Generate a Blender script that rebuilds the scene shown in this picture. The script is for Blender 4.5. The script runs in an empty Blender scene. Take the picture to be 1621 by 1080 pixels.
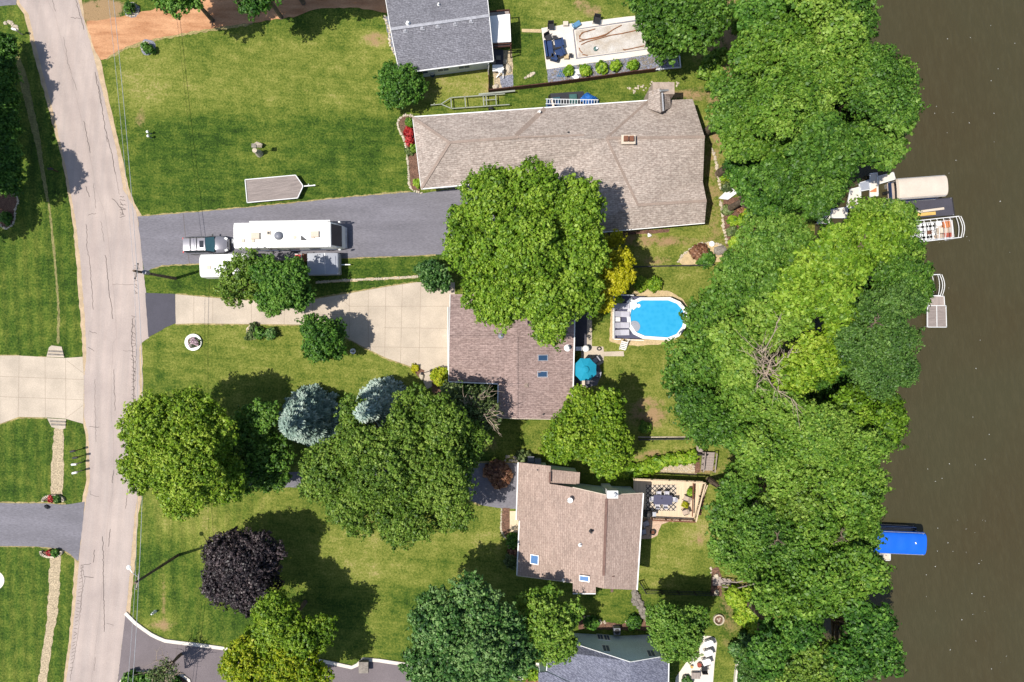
import bpy, bmesh, math, random
import numpy as np
from mathutils import Vector, Matrix
from mathutils.geometry import tessellate_polygon
R = math.radians
random.seed(7)
S = 0.068; CX, CY = 810.5, 540.0; FP = 1080.0; H = FP * S      # metres per pixel on the lawn, camera height
C = bpy.context.scene.collection
# ------------------------------------------------------------------ camera, sky, sun, exposure
sc = bpy.context.scene
cam = bpy.data.objects.new('camera', bpy.data.cameras.new('camera')); C.objects.link(cam)
cam.location = (0, 0, H); cam.rotation_euler = (0, 0, 0)
cam.data.sensor_width = 36.0; cam.data.lens = 36.0 * FP / 1621.0
cam.data.clip_start = 0.5; cam.data.clip_end = 3000
sc.camera = cam
SUN_EL, SUN_AZ = 65.0, 17.0                                    # shadows run east, a little to the north
d = Vector((math.cos(R(SUN_AZ)) * math.cos(R(SUN_EL)), math.sin(R(SUN_AZ)) * math.cos(R(SUN_EL)), -math.sin(R(SUN_EL))))
w = bpy.data.worlds.new('World'); sc.world = w; w.use_nodes = True
nt = w.node_tree; nt.nodes.clear()
sky = nt.nodes.new('ShaderNodeTexSky'); sky.sky_type = 'NISHITA'; sky.sun_disc = False
sky.sun_elevation = R(SUN_EL); sky.sun_rotation = math.atan2(-d.x, -d.y)
bg = nt.nodes.new('ShaderNodeBackground'); bg.inputs[1].default_value = 0.11
wo = nt.nodes.new('ShaderNodeOutputWorld')
nt.links.new(sky.outputs[0], bg.inputs[0]); nt.links.new(bg.outputs[0], wo.inputs[0])
sl = bpy.data.lights.new('sun', 'SUN'); sl.energy = 4.5; sl.angle = R(0.5); sl.color = (1.0, 0.95, 0.87)
so = bpy.data.objects.new('sun', sl); C.objects.link(so); so.rotation_euler = d.to_track_quat('-Z', 'Y').to_euler()
so.location = (-60, -20, 90)
sc.view_settings.view_transform = 'Standard'; sc.view_settings.look = 'None'
sc.view_settings.exposure = 0.36; sc.view_settings.gamma = 1.0
try: sc.cycles.max_bounces = 6; sc.cycles.transparent_max_bounces = 6
except Exception: pass

# ------------------------------------------------------------------ helpers
def P(px, py, z=0.0):
    k = (H - z) / H * S
    return Vector(((px - CX) * k, (CY - py) * k, z))
def gz(x, y=0):                                               # lawn level, the bank drops to the lake
    if x < 26.5: return 0.0
    if x < 36.0: t = (x - 26.5) / 9.5; return -1.3 * t * t * (3 - 2 * t)
    if x < 46.0: return -1.3 - (x - 36.0) * 0.2
    return -3.3
def srgb(r, g, b):
    f = lambda c: (c / 255 / 12.92) if c / 255 <= 0.04045 else ((c / 255 + 0.055) / 1.055) ** 2.4
    return (f(r), f(g), f(b), 1)
LIT = 1.32
def alb(r, g, b, k=1.0):                                      # real base colour from how it looks in full sun
    c = srgb(r, g, b); return (min(c[0] / LIT * k, .85), min(c[1] / LIT * k, .85), min(c[2] / LIT * k, .85), 1)
def nodes(name):
    m = bpy.data.materials.new(name); m.use_nodes = True; n = m.node_tree; n.nodes.clear()
    o = n.nodes.new('ShaderNodeOutputMaterial'); b = n.nodes.new('ShaderNodeBsdfPrincipled')
    n.links.new(b.outputs[0], o.inputs[0]); return m, n, b, o
def mth(n, op, a, b=None, c=None):
    q = n.nodes.new('ShaderNodeMath'); q.operation = op
    for i, v in enumerate((a, b, c)):
        if v is None: continue
        if isinstance(v, (int, float)): q.inputs[i].default_value = v
        else: n.links.new(v, q.inputs[i])
    return q.outputs[0]
def mixc(n, f, a, b, mode='MIX'):
    q = n.nodes.new('ShaderNodeMix'); q.data_type = 'RGBA'; q.blend_type = mode; q.clamp_factor = True
    for k, v in ((0, f), (6, a), (7, b)):
        if isinstance(v, (int, float)): q.inputs[k].default_value = v
        elif isinstance(v, tuple): q.inputs[k].default_value = v
        else: n.links.new(v, q.inputs[k])
    return q.outputs[2]
def vec(n, sx=1, sy=1, sz=1, rz=0, obj=False):
    t = n.nodes.new('ShaderNodeTexCoord' if obj else 'ShaderNodeNewGeometry')
    mp = n.nodes.new('ShaderNodeMapping'); mp.inputs['Scale'].default_value = (sx, sy, sz); mp.inputs['Rotation'].default_value = (0, 0, rz)
    if rz: # rotate first, then scale
        m0 = n.nodes.new('ShaderNodeMapping'); m0.inputs['Rotation'].default_value = (0, 0, rz); mp.inputs['Rotation'].default_value = (0, 0, 0)
        n.links.new(t.outputs['Object' if obj else 'Position'], m0.inputs[0]); n.links.new(m0.outputs[0], mp.inputs[0])
    else: n.links.new(t.outputs['Object' if obj else 'Position'], mp.inputs[0])
    return mp.outputs[0]
def noise(n, v, scale, detail=3, rough=.55):
    q = n.nodes.new('ShaderNodeTexNoise'); q.inputs['Scale'].default_value = scale
    q.inputs['Detail'].default_value = detail; q.inputs['Roughness'].default_value = rough
    n.links.new(v, q.inputs['Vector']); return q.outputs[0]
def ramp(n, f, lo, hi, a=0.0, b=1.0):
    q = n.nodes.new('ShaderNodeMapRange'); n.links.new(f, q.inputs[0])
    q.inputs[1].default_value = lo; q.inputs[2].default_value = hi; q.inputs[3].default_value = a; q.inputs[4].default_value = b
    return q.outputs[0]
def bump(n, b, h, strength=.3, dist=.05):
    q = n.nodes.new('ShaderNodeBump'); q.inputs['Strength'].default_value = strength; q.inputs['Distance'].default_value = dist
    n.links.new(h, q.inputs['Height']); n.links.new(q.outputs[0], b.inputs['Normal'])
def mat(name, col, rough=.7, var=.25, sc_=3.0, fine=.25, fsc=14.0, metal=0, bmp=.15, col2=None, stretch=(1, 1), rz=0, spec=.4, obj=False):
    m, n, b, o = nodes(name)
    v = vec(n, stretch[0], stretch[1], 1, rz, obj)
    a = noise(n, v, sc_ / 3, 4); f = noise(n, v, fsc, 2, .7)
    dk = tuple(c * (1 - var) for c in col[:3]) + (1,); lt = tuple(min(c * (1 + var), .9) for c in col[:3]) + (1,)
    c = mixc(n, ramp(n, a, .33, .67), dk, col2 or lt)
    g = ramp(n, f, .3, .7, 1 - fine, 1 + fine)
    cc = n.nodes.new('ShaderNodeVectorMath'); cc.operation = 'SCALE'
    n.links.new(c, cc.inputs[0]); n.links.new(g, cc.inputs['Scale'])
    n.links.new(cc.outputs[0], b.inputs['Base Color'])
    b.inputs['Roughness'].default_value = rough; b.inputs['Metallic'].default_value = metal
    b.inputs['Specular IOR Level'].default_value = spec
    if bmp: bump(n, b, f, bmp, .03)
    return m

class MB:
    def __init__(s): s.v = []; s.f = []; s.mi = []; s.cur = 0
    def add(s, vs, fs):
        o = len(s.v); s.v += [tuple(q) for q in vs]; s.f += [tuple(i + o for i in q) for q in fs]; s.mi += [s.cur] * len(fs); return s
    def box(s, c, sz, rz=0, ry=0, rx=0, taper=1.0):
        m = Matrix.Translation(c) @ Matrix.Rotation(rz, 4, 'Z') @ Matrix.Rotation(ry, 4, 'Y') @ Matrix.Rotation(rx, 4, 'X')
        x, y, z = (q / 2 for q in sz); t = taper
        vs = [m @ Vector(q) for q in ((-x, -y, -z), (x, -y, -z), (x, y, -z), (-x, y, -z), (-x * t, -y * t, z), (x * t, -y * t, z), (x * t, y * t, z), (-x * t, y * t, z))]
        return s.add(vs, [(3, 2, 1, 0), (4, 5, 6, 7), (0, 1, 5, 4), (1, 2, 6, 5), (2, 3, 7, 6), (3, 0, 4, 7)])
    def beam(s, a, b, wd, ht):                                # straight bar of rectangular section
        a, b = Vector(a), Vector(b); dd = b - a; L = dd.length
        q = dd.to_track_quat('X', 'Z').to_matrix().to_4x4(); m = Matrix.Translation((a + b) / 2) @ q
        x, y, z = L / 2, wd / 2, ht / 2
        vs = [m @ Vector(p) for p in ((-x, -y, -z), (x, -y, -z), (x, y, -z), (-x, y, -z), (-x, -y, z), (x, -y, z), (x, y, z), (-x, y, z))]
        return s.add(vs, [(3, 2, 1, 0), (4, 5, 6, 7), (0, 1, 5, 4), (1, 2, 6, 5), (2, 3, 7, 6), (3, 0, 4, 7)])
    def tube(s, pts, r, n=7, cap=True):
        pts = [Vector(p) for p in pts]; rr = r if isinstance(r, (list, tuple)) else [r] * len(pts)
        vs = []; fs = []
        for i, p in enumerate(pts):
            t = (pts[min(i + 1, len(pts) - 1)] - pts[max(i - 1, 0)])
            if t.length < 1e-9: t = Vector((0, 0, 1))
            q = t.to_track_quat('Z', 'Y')
            for k in range(n):
                a = 2 * math.pi * k / n; vs.append(p + q @ Vector((math.cos(a) * rr[i], math.sin(a) * rr[i], 0)))
        for i in range(len(pts) - 1):
            for k in range(n):
                a = i * n + k; b = i * n + (k + 1) % n; fs.append((a, b, b + n, a + n))
        if cap: fs.append(tuple(range(n - 1, -1, -1))); fs.append(tuple(range((len(pts) - 1) * n, len(pts) * n)))
        return s.add(vs, fs)
    def cyl(s, c, r, h, n=20, r2=None, squash=1.0):
        r2 = r if r2 is None else r2
        vs = []
        for (rr, z) in ((r, 0), (r2, h)):
            for k in range(n):
                a = 2 * math.pi * k / n; vs.append((c[0] + math.cos(a) * rr, c[1] + math.sin(a) * rr * squash, c[2] + z))
        fs = [(k, (k + 1) % n, (k + 1) % n + n, k + n) for k in range(n)]
        fs.append(tuple(range(n - 1, -1, -1))); fs.append(tuple(range(n, 2 * n)))
        return s.add(vs, fs)
    def lathe(s, c, prof, n=20, ax='Z'):
        vs = []; fs = []
        for (r, z) in prof:
            for k in range(n):
                a = 2 * math.pi * k / n; p = (math.cos(a) * r, math.sin(a) * r, z)
                if ax == 'Y': p = (p[0], p[2], p[1])
                if ax == 'X': p = (p[2], p[0], p[1])
                vs.append((c[0] + p[0], c[1] + p[1], c[2] + p[2]))
        for i in range(len(prof) - 1):
            for k in range(n):
                a = i * n + k; b = i * n + (k + 1) % n; fs.append((a, b, b + n, a + n))
        return s.add(vs, fs)
    def prism(s, poly, z0, z1):                               # poly: [(x,y)] extruded z0..z1
        n = len(poly); tri = tessellate_polygon([[Vector((p[0], p[1], 0)) for p in poly]])
        ar = sum(poly[i][0] * poly[(i + 1) % n][1] - poly[(i + 1) % n][0] * poly[i][1] for i in range(n))
        if ar < 0: poly = poly[::-1]; tri = [tuple(n - 1 - i for i in t) for t in tri]
        vs = [(p[0], p[1], z0) for p in poly] + [(p[0], p[1], z1) for p in poly]; fs = []
        for t in tri:
            a, b, c = (Vector(vs[i]) for i in t)
            if (b - a).cross(c - a).z < 0: t = t[::-1]
            fs.append(tuple(i + n for i in t)); fs.append(tuple(t[::-1]))
        fs += [(i, (i + 1) % n, (i + 1) % n + n, i + n) for i in range(n)]
        return s.add(vs, fs)
    def sheet(s, poly, z, zf=None):
        n = len(poly); tri = tessellate_polygon([[Vector((p[0], p[1], 0)) for p in poly]])
        vs = [(p[0], p[1], z + (zf(p[0]) if zf else 0)) for p in poly]; fs = []
        for t in tri:
            a, b, c = (Vector(vs[i]) for i in t)
            fs.append(tuple(t) if (b - a).cross(c - a).z > 0 else tuple(t[::-1]))
        return s.add(vs, fs)
    def grid(s, fn, nu, nv):                                  # fn(u,v) in 0..1
        vs = [fn(i / nu, j / nv) for j in range(nv + 1) for i in range(nu + 1)]
        fs = [(j * (nu + 1) + i, j * (nu + 1) + i + 1, (j + 1) * (nu + 1) + i + 1, (j + 1) * (nu + 1) + i) for j in range(nv) for i in range(nu)]
        return s.add(vs, fs)
    def rock(s, c, r, sq=.6):
        t = (1 + 5 ** .5) / 2; base = [(-1, t, 0), (1, t, 0), (-1, -t, 0), (1, -t, 0), (0, -1, t), (0, 1, t), (0, -1, -t), (0, 1, -t), (t, 0, -1), (t, 0, 1), (-t, 0, -1), (-t, 0, 1)]
        fs = [(0, 11, 5), (0, 5, 1), (0, 1, 7), (0, 7, 10), (0, 10, 11), (1, 5, 9), (5, 11, 4), (11, 10, 2), (10, 7, 6), (7, 1, 8), (3, 9, 4), (3, 4, 2), (3, 2, 6), (3, 6, 8), (3, 8, 9), (4, 9, 5), (2, 4, 11), (6, 2, 10), (8, 6, 7), (9, 8, 1)]
        a = random.uniform(0, 6.28); ca, sa = math.cos(a), math.sin(a); e = random.uniform(.7, 1.3); vs = []
        for q in base:
            k = r / 1.9 * random.uniform(.75, 1.2); x, y, z = q[0] * k * e, q[1] * k / e, q[2] * k * sq
            vs.append((c[0] + x * ca - y * sa, c[1] + x * sa + y * ca, c[2] + z))
        return s.add(vs, fs)
    def build(s, name, m, parent=None, label=None, cat=None, group=None, kind=None, base=None, smooth=False):
        me = bpy.data.meshes.new(name)
        o = Vector((0, 0, 0))
        if parent is not None:
            q = parent
            while q is not None: o = o + q.location; q = q.parent
        elif base is not None: o = Vector(base)
        me.from_pydata([tuple(Vector(v) - o) for v in s.v], [], s.f); me.validate()
        ms = m if isinstance(m, (list, tuple)) else [m]
        for q in ms: me.materials.append(q)
        if len(ms) > 1: me.polygons.foreach_set('material_index', s.mi[:len(me.polygons)])
        if smooth: me.polygons.foreach_set('use_smooth', [True] * len(me.polygons))
        ob = bpy.data.objects.new(name, me); C.objects.link(ob)
        if parent is not None: ob.parent = parent
        elif base is not None: ob.location = base
        return tag(ob, label, cat, group, kind)
def tag(o, label=None, cat=None, group=None, kind=None):
    if label: o['label'] = label
    if cat: o['category'] = cat
    if group: o['group'] = group
    if kind: o['kind'] = kind
    return o
def thing(name, label, cat, loc=(0, 0, 0), rz=0, group=None):
    o = bpy.data.objects.new(name, None); C.objects.link(o); o.empty_display_size = .3
    o.location = loc; o.rotation_euler = (0, 0, rz); return tag(o, label, cat, group)
def kids(o): return [c for c in bpy.data.objects if c.parent is o]
def dup(root, loc, rz=None, label=None, group=None):
    def cp(o, par):
        c = o.copy(); C.objects.link(c)
        if par is not None: c.parent = par
        for k in kids(o): cp(k, c)
        return c
    r = cp(root, None); r.location = loc
    if rz is not None: r.rotation_euler = (0, 0, rz)
    if label: r['label'] = label
    if group: r['group'] = group
    return r
def place(o, px, py, z=0, rz=0): o.location = P(px, py, z); o.rotation_euler = (0, 0, rz); return o
def rough_poly(pts, amp=1.0, step=7, closed=True):
    out = []; n = len(pts)
    for i in range(n if closed else n - 1):
        a, b = pts[i], pts[(i + 1) % n]; L = math.hypot(b[0] - a[0], b[1] - a[1]); k = max(1, int(L / step))
        for j in range(k):
            t = j / k; out.append((a[0] + (b[0] - a[0]) * t + random.uniform(-amp, amp), a[1] + (b[1] - a[1]) * t + random.uniform(-amp, amp)))
    if not closed: out.append(pts[-1])
    return out
def pxy(pts, z=0): return [P(a, b, z).xy for a, b in pts]
def ground_sheet(name, pts, z, m, amp=0, kind='structure', parent=None, step=7):
    if amp: pts = rough_poly(pts, amp, step)
    return MB().sheet([tuple(q) for q in pxy(pts)], z, lambda x: gz(x)).build(name, m, parent, kind=kind)
def line_strip(mb, pts, wd, z):                               # flat ribbon along pixel points
    q = [P(a, b).xy for a, b in pts]
    for i in range(len(q) - 1):
        a, b = q[i], q[i + 1]; t = (b - a)
        if t.length < 1e-5: continue
        t.normalize(); nn = Vector((-t.y, t.x)) * wd / 2; e = t * wd * .3
        mb.add([(*(a - nn - e), z), (*(b - nn + e), z), (*(b + nn + e), z), (*(a + nn - e), z)], [(0, 1, 2, 3)])
def disc(px, py, rpx, n=28, sq=1.0, amp=0, ang=0):
    o = []
    for k in range(n):
        a = 2 * math.pi * k / n; r = rpx * (1 + random.uniform(-amp, amp)); x, y = r * math.cos(a), r * sq * math.sin(a)
        o.append((px + x * math.cos(ang) - y * math.sin(ang), py + x * math.sin(ang) + y * math.cos(ang)))
    return o

# ------------------------------------------------------------------ materials
def lawn_mat():
    m, n, b, o = nodes('lawn')
    at = n.nodes.new('ShaderNodeAttribute'); at.attribute_name = 'dry'
    dr = n.nodes.new('ShaderNodeAttribute'); dr.attribute_name = 'dirt'
    st = n.nodes.new('ShaderNodeAttribute'); st.attribute_name = 'stripe'
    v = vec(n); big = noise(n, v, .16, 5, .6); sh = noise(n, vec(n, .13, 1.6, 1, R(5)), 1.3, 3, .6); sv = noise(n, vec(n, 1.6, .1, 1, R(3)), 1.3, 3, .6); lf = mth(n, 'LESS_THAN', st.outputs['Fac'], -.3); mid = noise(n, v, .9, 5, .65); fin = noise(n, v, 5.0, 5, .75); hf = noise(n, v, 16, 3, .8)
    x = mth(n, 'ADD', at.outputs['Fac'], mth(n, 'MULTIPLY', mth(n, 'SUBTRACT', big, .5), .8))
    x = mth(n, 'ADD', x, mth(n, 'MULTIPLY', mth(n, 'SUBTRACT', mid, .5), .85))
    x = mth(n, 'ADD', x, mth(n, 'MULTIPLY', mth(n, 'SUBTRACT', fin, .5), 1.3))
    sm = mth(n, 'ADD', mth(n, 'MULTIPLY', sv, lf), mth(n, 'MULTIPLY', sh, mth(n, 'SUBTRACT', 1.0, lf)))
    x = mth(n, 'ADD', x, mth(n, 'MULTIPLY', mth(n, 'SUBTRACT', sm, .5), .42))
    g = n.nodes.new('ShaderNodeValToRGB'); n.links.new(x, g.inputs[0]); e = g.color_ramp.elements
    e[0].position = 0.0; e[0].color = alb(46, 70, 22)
    e[1].position = 1.0; e[1].color = alb(184, 168, 112)
    for p, c in ((.2, alb(70, 98, 30)), (.45, alb(112, 126, 48)), (.7, alb(146, 150, 70))):
        q = e.new(p); q.color = c
    sp = n.nodes.new('ShaderNodeSeparateXYZ'); n.links.new(v, sp.inputs[0])
    ph = mth(n, 'ADD', mth(n, 'MULTIPLY', sp.outputs[1], .99), mth(n, 'MULTIPLY', sp.outputs[0], -.09))
    ph2 = mth(n, 'ADD', sp.outputs[0], mth(n, 'MULTIPLY', sp.outputs[1], .06))
    s1 = mth(n, 'SINE', mth(n, 'MULTIPLY', ph, 5.2)); s2 = mth(n, 'SINE', mth(n, 'MULTIPLY', ph2, 5.0))
    a1 = mth(n, 'MULTIPLY', s1, mth(n, 'MAXIMUM', st.outputs['Fac'], 0.0)); a2 = mth(n, 'MULTIPLY', s2, mth(n, 'MAXIMUM', mth(n, 'MULTIPLY', st.outputs['Fac'], -1.0), 0.0))
    stripes = mth(n, 'MULTIPLY', mth(n, 'ADD', a1, a2), .11)
    gain = mth(n, 'ADD', mth(n, 'ADD', ramp(n, hf, .28, .72, .62, 1.38), stripes), ramp(n, fin, .3, .7, -.14, .14))
    c = n.nodes.new('ShaderNodeVectorMath'); c.operation = 'SCALE'; n.links.new(g.outputs[0], c.inputs[0]); n.links.new(gain, c.inputs['Scale'])
    df = mth(n, 'MULTIPLY', dr.outputs['Fac'], ramp(n, mth(n, 'ADD', mid, mth(n, 'MULTIPLY', fin, .5)), .5, .85))
    df = ramp(n, df, .18, .5)
    c2 = mixc(n, df, c.outputs[0], alb(176, 146, 108))
    n.links.new(c2, b.inputs['Base Color']); b.inputs['Roughness'].default_value = .9; b.inputs['Specular IOR Level'].default_value = .15
    bump(n, b, mth(n, 'ADD', hf, mth(n, 'MULTIPLY', fin, 1.5)), .9, .07)
    return m
def road_mat():
    m, n, b, o = nodes('road_chip_seal')
    v = vec(n); lw = vec(n, 1.2, .06, 1, R(4)); big = noise(n, v, .25, 5, .6); st = noise(n, lw, 1.6, 4, .6); hf = noise(n, v, 13, 3, .8)
    c = mixc(n, ramp(n, big, .35, .65), alb(182, 166, 158), alb(198, 181, 171))
    c = mixc(n, ramp(n, st, .42, .7, 0, .5), c, alb(172, 161, 155))
    uvn = n.nodes.new('ShaderNodeUVMap'); uvn.uv_map = 'uv'; sp = n.nodes.new('ShaderNodeSeparateXYZ'); n.links.new(uvn.outputs[0], sp.inputs[0]); u = mth(n, 'ADD', sp.outputs[0], mth(n, 'MULTIPLY', mth(n, 'SUBTRACT', big, .5), .12))
    lane = mth(n, 'MULTIPLY', mth(n, 'ADD', mth(n, 'COSINE', mth(n, 'MULTIPLY', u, 25.1)), 1.0), .032)
    seam = mth(n, 'MULTIPLY', mth(n, 'LESS_THAN', mth(n, 'ABSOLUTE', mth(n, 'SUBTRACT', sp.outputs[0], .49)), .006), .10)
    pt = noise(n, vec(n, .5, .12, 1), 1.0, 2, .4); patch = ramp(n, pt, .56, .6, 0, .05)
    gain = mth(n, 'SUBTRACT', mth(n, 'SUBTRACT', mth(n, 'SUBTRACT', ramp(n, hf, .3, .7, .86, 1.16), lane), seam), patch)
    q = n.nodes.new('ShaderNodeVectorMath'); q.operation = 'SCALE'; n.links.new(c, q.inputs[0]); n.links.new(gain, q.inputs['Scale'])
    n.links.new(q.outputs[0], b.inputs['Base Color']); b.inputs['Roughness'].default_value = .9; bump(n, b, hf, .3, .02); return m
def shingle_mat(name, ca, cb, rz=0, worm=5.0, amt=.35):
    m, n, b, o = nodes(name)
    v = vec(n, 1, 1, 1, rz); v2 = vec(n, 1, 2.2, 1, rz); a = noise(n, v2, worm, 2, .5); f = noise(n, v, 11, 2, .7); big = noise(n, v, .35, 5, .65)
    br = n.nodes.new('ShaderNodeTexBrick'); n.links.new(v, br.inputs['Vector']); br.inputs['Scale'].default_value = 1.0
    br.inputs['Brick Width'].default_value = .55; br.inputs['Row Height'].default_value = .19; br.inputs['Mortar Size'].default_value = .02
    br.inputs['Color1'].default_value = (.88, .88, .88, 1); br.inputs['Color2'].default_value = (1.12, 1.12, 1.12, 1); br.inputs['Mortar'].default_value = (.72, .72, .72, 1)
    c = mixc(n, ramp(n, a, .4, .6), ca, cb); c = mixc(n, 1.0, c, br.outputs[0], 'MULTIPLY')
    g = mth(n, 'MULTIPLY', ramp(n, f, .3, .7, 1 - amt * .6, 1 + amt * .6), ramp(n, big, .3, .7, .9, 1.1))
    q = n.nodes.new('ShaderNodeVectorMath'); q.operation = 'SCALE'; n.links.new(c, q.inputs[0]); n.links.new(g, q.inputs['Scale'])
    n.links.new(q.outputs[0], b.inputs['Base Color']); b.inputs['Roughness'].default_value = .92; b.inputs['Specular IOR Level'].default_value = .2
    bump(n, b, br.outputs[1], .3, -.02); return m
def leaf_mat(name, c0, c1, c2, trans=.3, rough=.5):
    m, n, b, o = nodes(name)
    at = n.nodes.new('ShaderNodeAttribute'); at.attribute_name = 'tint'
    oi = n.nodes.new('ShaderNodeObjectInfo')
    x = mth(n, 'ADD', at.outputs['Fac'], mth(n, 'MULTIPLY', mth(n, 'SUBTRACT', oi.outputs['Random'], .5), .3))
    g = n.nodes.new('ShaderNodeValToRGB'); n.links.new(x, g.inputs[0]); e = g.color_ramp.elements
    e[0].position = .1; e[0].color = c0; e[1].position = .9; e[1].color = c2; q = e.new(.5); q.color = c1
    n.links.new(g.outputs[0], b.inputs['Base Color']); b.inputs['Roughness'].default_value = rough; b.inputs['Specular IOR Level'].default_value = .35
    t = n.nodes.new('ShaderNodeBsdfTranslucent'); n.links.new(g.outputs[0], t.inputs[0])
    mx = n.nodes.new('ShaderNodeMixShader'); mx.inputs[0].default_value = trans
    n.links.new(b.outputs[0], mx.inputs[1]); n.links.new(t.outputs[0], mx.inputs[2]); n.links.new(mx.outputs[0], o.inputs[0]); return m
def glass_mat(name, col, rough=.08):
    m, n, b, o = nodes(name); v = vec(n); a = noise(n, v, 2.0, 2)
    n.links.new(mixc(n, a, tuple(c * .7 for c in col[:3]) + (1,), col), b.inputs['Base Color'])
    b.inputs['Roughness'].default_value = rough; b.inputs['Specular IOR Level'].default_value = .8; return m
def water_mat():
    m, n, b, o = nodes('lake_water'); v = vec(n, 1, 1, 1); st = vec(n, 1.6, .42, 1, R(-8)); a = noise(n, st, 1.6, 4, .65); big = noise(n, v, .06, 3); f = noise(n, st, 5, 3, .7)
    c = mixc(n, ramp(n, big, .35, .65), alb(74, 66, 44), alb(74, 70, 48)); c = mixc(n, ramp(n, a, .45, .75, 0, .45), c, alb(86, 80, 57))
    n.links.new(c, b.inputs['Base Color']); b.inputs['Roughness'].default_value = .12; b.inputs['IOR'].default_value = 1.33; b.inputs['Specular IOR Level'].default_value = .5
    bump(n, b, mth(n, 'ADD', a, mth(n, 'MULTIPLY', f, .5)), .55, .12); return m
def pool_mat():
    m, n, b, o = nodes('pool_water'); v = vec(n); vo = n.nodes.new('ShaderNodeTexVoronoi'); vo.feature = 'SMOOTH_F1'; vo.inputs['Scale'].default_value = 2.4; n.links.new(v, vo.inputs[0]); a = noise(n, v, 3, 3)
    c = mixc(n, ramp(n, mth(n, 'ADD', vo.outputs[0], mth(n, 'MULTIPLY', a, .4)), .3, 1.0), alb(52, 168, 220), alb(66, 180, 228))
    n.links.new(c, b.inputs['Base Color']); b.inputs['Roughness'].default_value = .06; b.inputs['IOR'].default_value = 1.33; bump(n, b, a, .12, .05); return m
M = {}
M['lawn'] = lawn_mat(); M['road'] = road_mat(); M['water'] = water_mat(); M['pool'] = pool_mat()
M['shoulder'] = mat('sandy_shoulder', alb(196, 172, 140), .95, .15, 4, .25)
M['dirt'] = mat('orange_dirt', alb(198, 140, 98), .95, .2, 2.2, .22, 10, stretch=(.5, 2), col2=alb(216, 164, 122))
M['asphalt'] = mat('grey_asphalt', alb(124, 121, 128), .85, .13, 1.6, .24, 15, stretch=(.22, 1.1))
M['asphalt_new'] = mat('fresh_asphalt', alb(78, 76, 86), .8, .08, 2, .18, 15)
M['asphalt_brown'] = mat('brownish_asphalt', alb(122, 112, 114), .85, .1, 1.2, .2, 15)
M['concrete'] = mat('concrete', alb(200, 185, 166), .85, .13, 1.1, .14, 12)
M['concrete_white'] = mat('white_concrete', alb(236, 226, 212), .8, .05, 1.5, .06, 12)
M['joint'] = mat('dark_joint', alb(162, 146, 129), .9, .1)
M['crack'] = mat('crack_sealant', alb(104, 94, 88), .8, .2)
M['gravel'] = mat('tan_gravel', alb(186, 168, 138), .95, .12, 6, .5, 7, bmp=.5)
M['track'] = mat('worn_dry_track', alb(138, 132, 82), .95, .25, 6, .35, 8)
M['gravel_grey'] = mat('slate_gravel', alb(134, 136, 148), .95, .15, 6, .6, 7, bmp=.6)
M['mulch'] = mat('brown_mulch', alb(118, 88, 72), .95, .25, 6, .5, 8, bmp=.5)
M['sand'] = mat('sandy_soil', alb(206, 182, 140), .95, .12, 5, .25, 9)
M['stone'] = mat('pale_stone', alb(204, 190, 168), .9, .2, 8, .25, 9, bmp=.4)
M['stone_grey'] = mat('grey_stone', alb(142, 134, 124), .9, .25, 8, .3, 9, bmp=.4)
M['white'] = mat('white_paint', (.78, .77, .74, 1), .45, .04, 3, .04, 9, bmp=.03)
M['cream'] = mat('cream_paint', alb(222, 206, 186), .6, .06, 3, .06, 9, bmp=.03)
M['metal'] = mat('galvanised_metal', (.52, .52, .53, 1), .4, .12, 6, .12, 10, metal=.6, bmp=.05)
M['metal_dull'] = mat('dull_galvanised', alb(160, 164, 150), .6, .12)
M['metal_white'] = mat('white_metal', (.66, .66, .65, 1), .4, .06, 6, .06, 10, bmp=.02)
M['black'] = mat('black_plastic', (.02, .02, .023, 1), .5, .2)
M['black_metal'] = mat('black_metal', (.028, .026, .026, 1), .5, .2)
M['rubber'] = mat('rubber', (.022, .022, .022, 1), .85, .2)
M['bark'] = mat('bark', (.14, .10, .07, 1), .95, .3, 8, .4, 8, bmp=.6)
M['bark_pale'] = mat('pale_dead_bark', alb(176, 158, 138), .9, .2, 8, .3, 8, bmp=.4)
M['blue_fabric'] = mat('navy_fabric', alb(44, 66, 108), .9, .12, 6, .15, 12)
M['blue_tarp'] = mat('blue_tarp', alb(44, 112, 190), .45, .25, 9, .15, 12, bmp=.5)
M['blue_canopy'] = mat('blue_canopy_fabric', alb(10, 104, 226), .55, .05, 3, .05, 12)
M['teal'] = mat('teal_canopy_fabric', alb(20, 152, 184), .8, .05, 3, .06, 12)
M['grey_fabric'] = mat('pale_grey_fabric', alb(196, 194, 204), .85, .06, 5, .1, 12)
M['tan_canopy'] = mat('tan_canopy_fabric', alb(222, 208, 192), .8, .06, 2, .06, 12)
M['wood'] = mat('pale_deck_wood', alb(228, 204, 172), .75, .1, 3, .15, 12, stretch=(7, .5))
M['wood_grey'] = mat('weathered_wood', alb(168, 154, 146), .85, .14, 4, .22, 9, stretch=(8, .6))
M['wood_grey_x'] = mat('weathered_planks', alb(150, 138, 132), .85, .22, 4, .25, 9, stretch=(.5, 8), rz=R(-4), obj=True)
M['wood_brown'] = mat('brown_wood', alb(128, 84, 62), .8, .2, 5, .25, 9)
M['wood_dark'] = mat('dark_fence_wood', alb(84, 50, 38), .85, .2, 5, .25, 9)
M['slate_deck'] = mat('slate_composite', alb(84, 84, 108), .7, .06, 4, .1, 10)
M['dark_deck'] = mat('charcoal_composite', alb(76, 74, 84), .8, .08, 4, .12, 10)
M['roof_tan'] = shingle_mat('tan_shingles', alb(166, 151, 141), alb(194, 180, 169), R(-4.5), 3.2, .28)
M['roof_tan_cap'] = mat('tan_ridge_shingles', alb(160, 142, 130), .9, .1, 5, .2)
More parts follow.
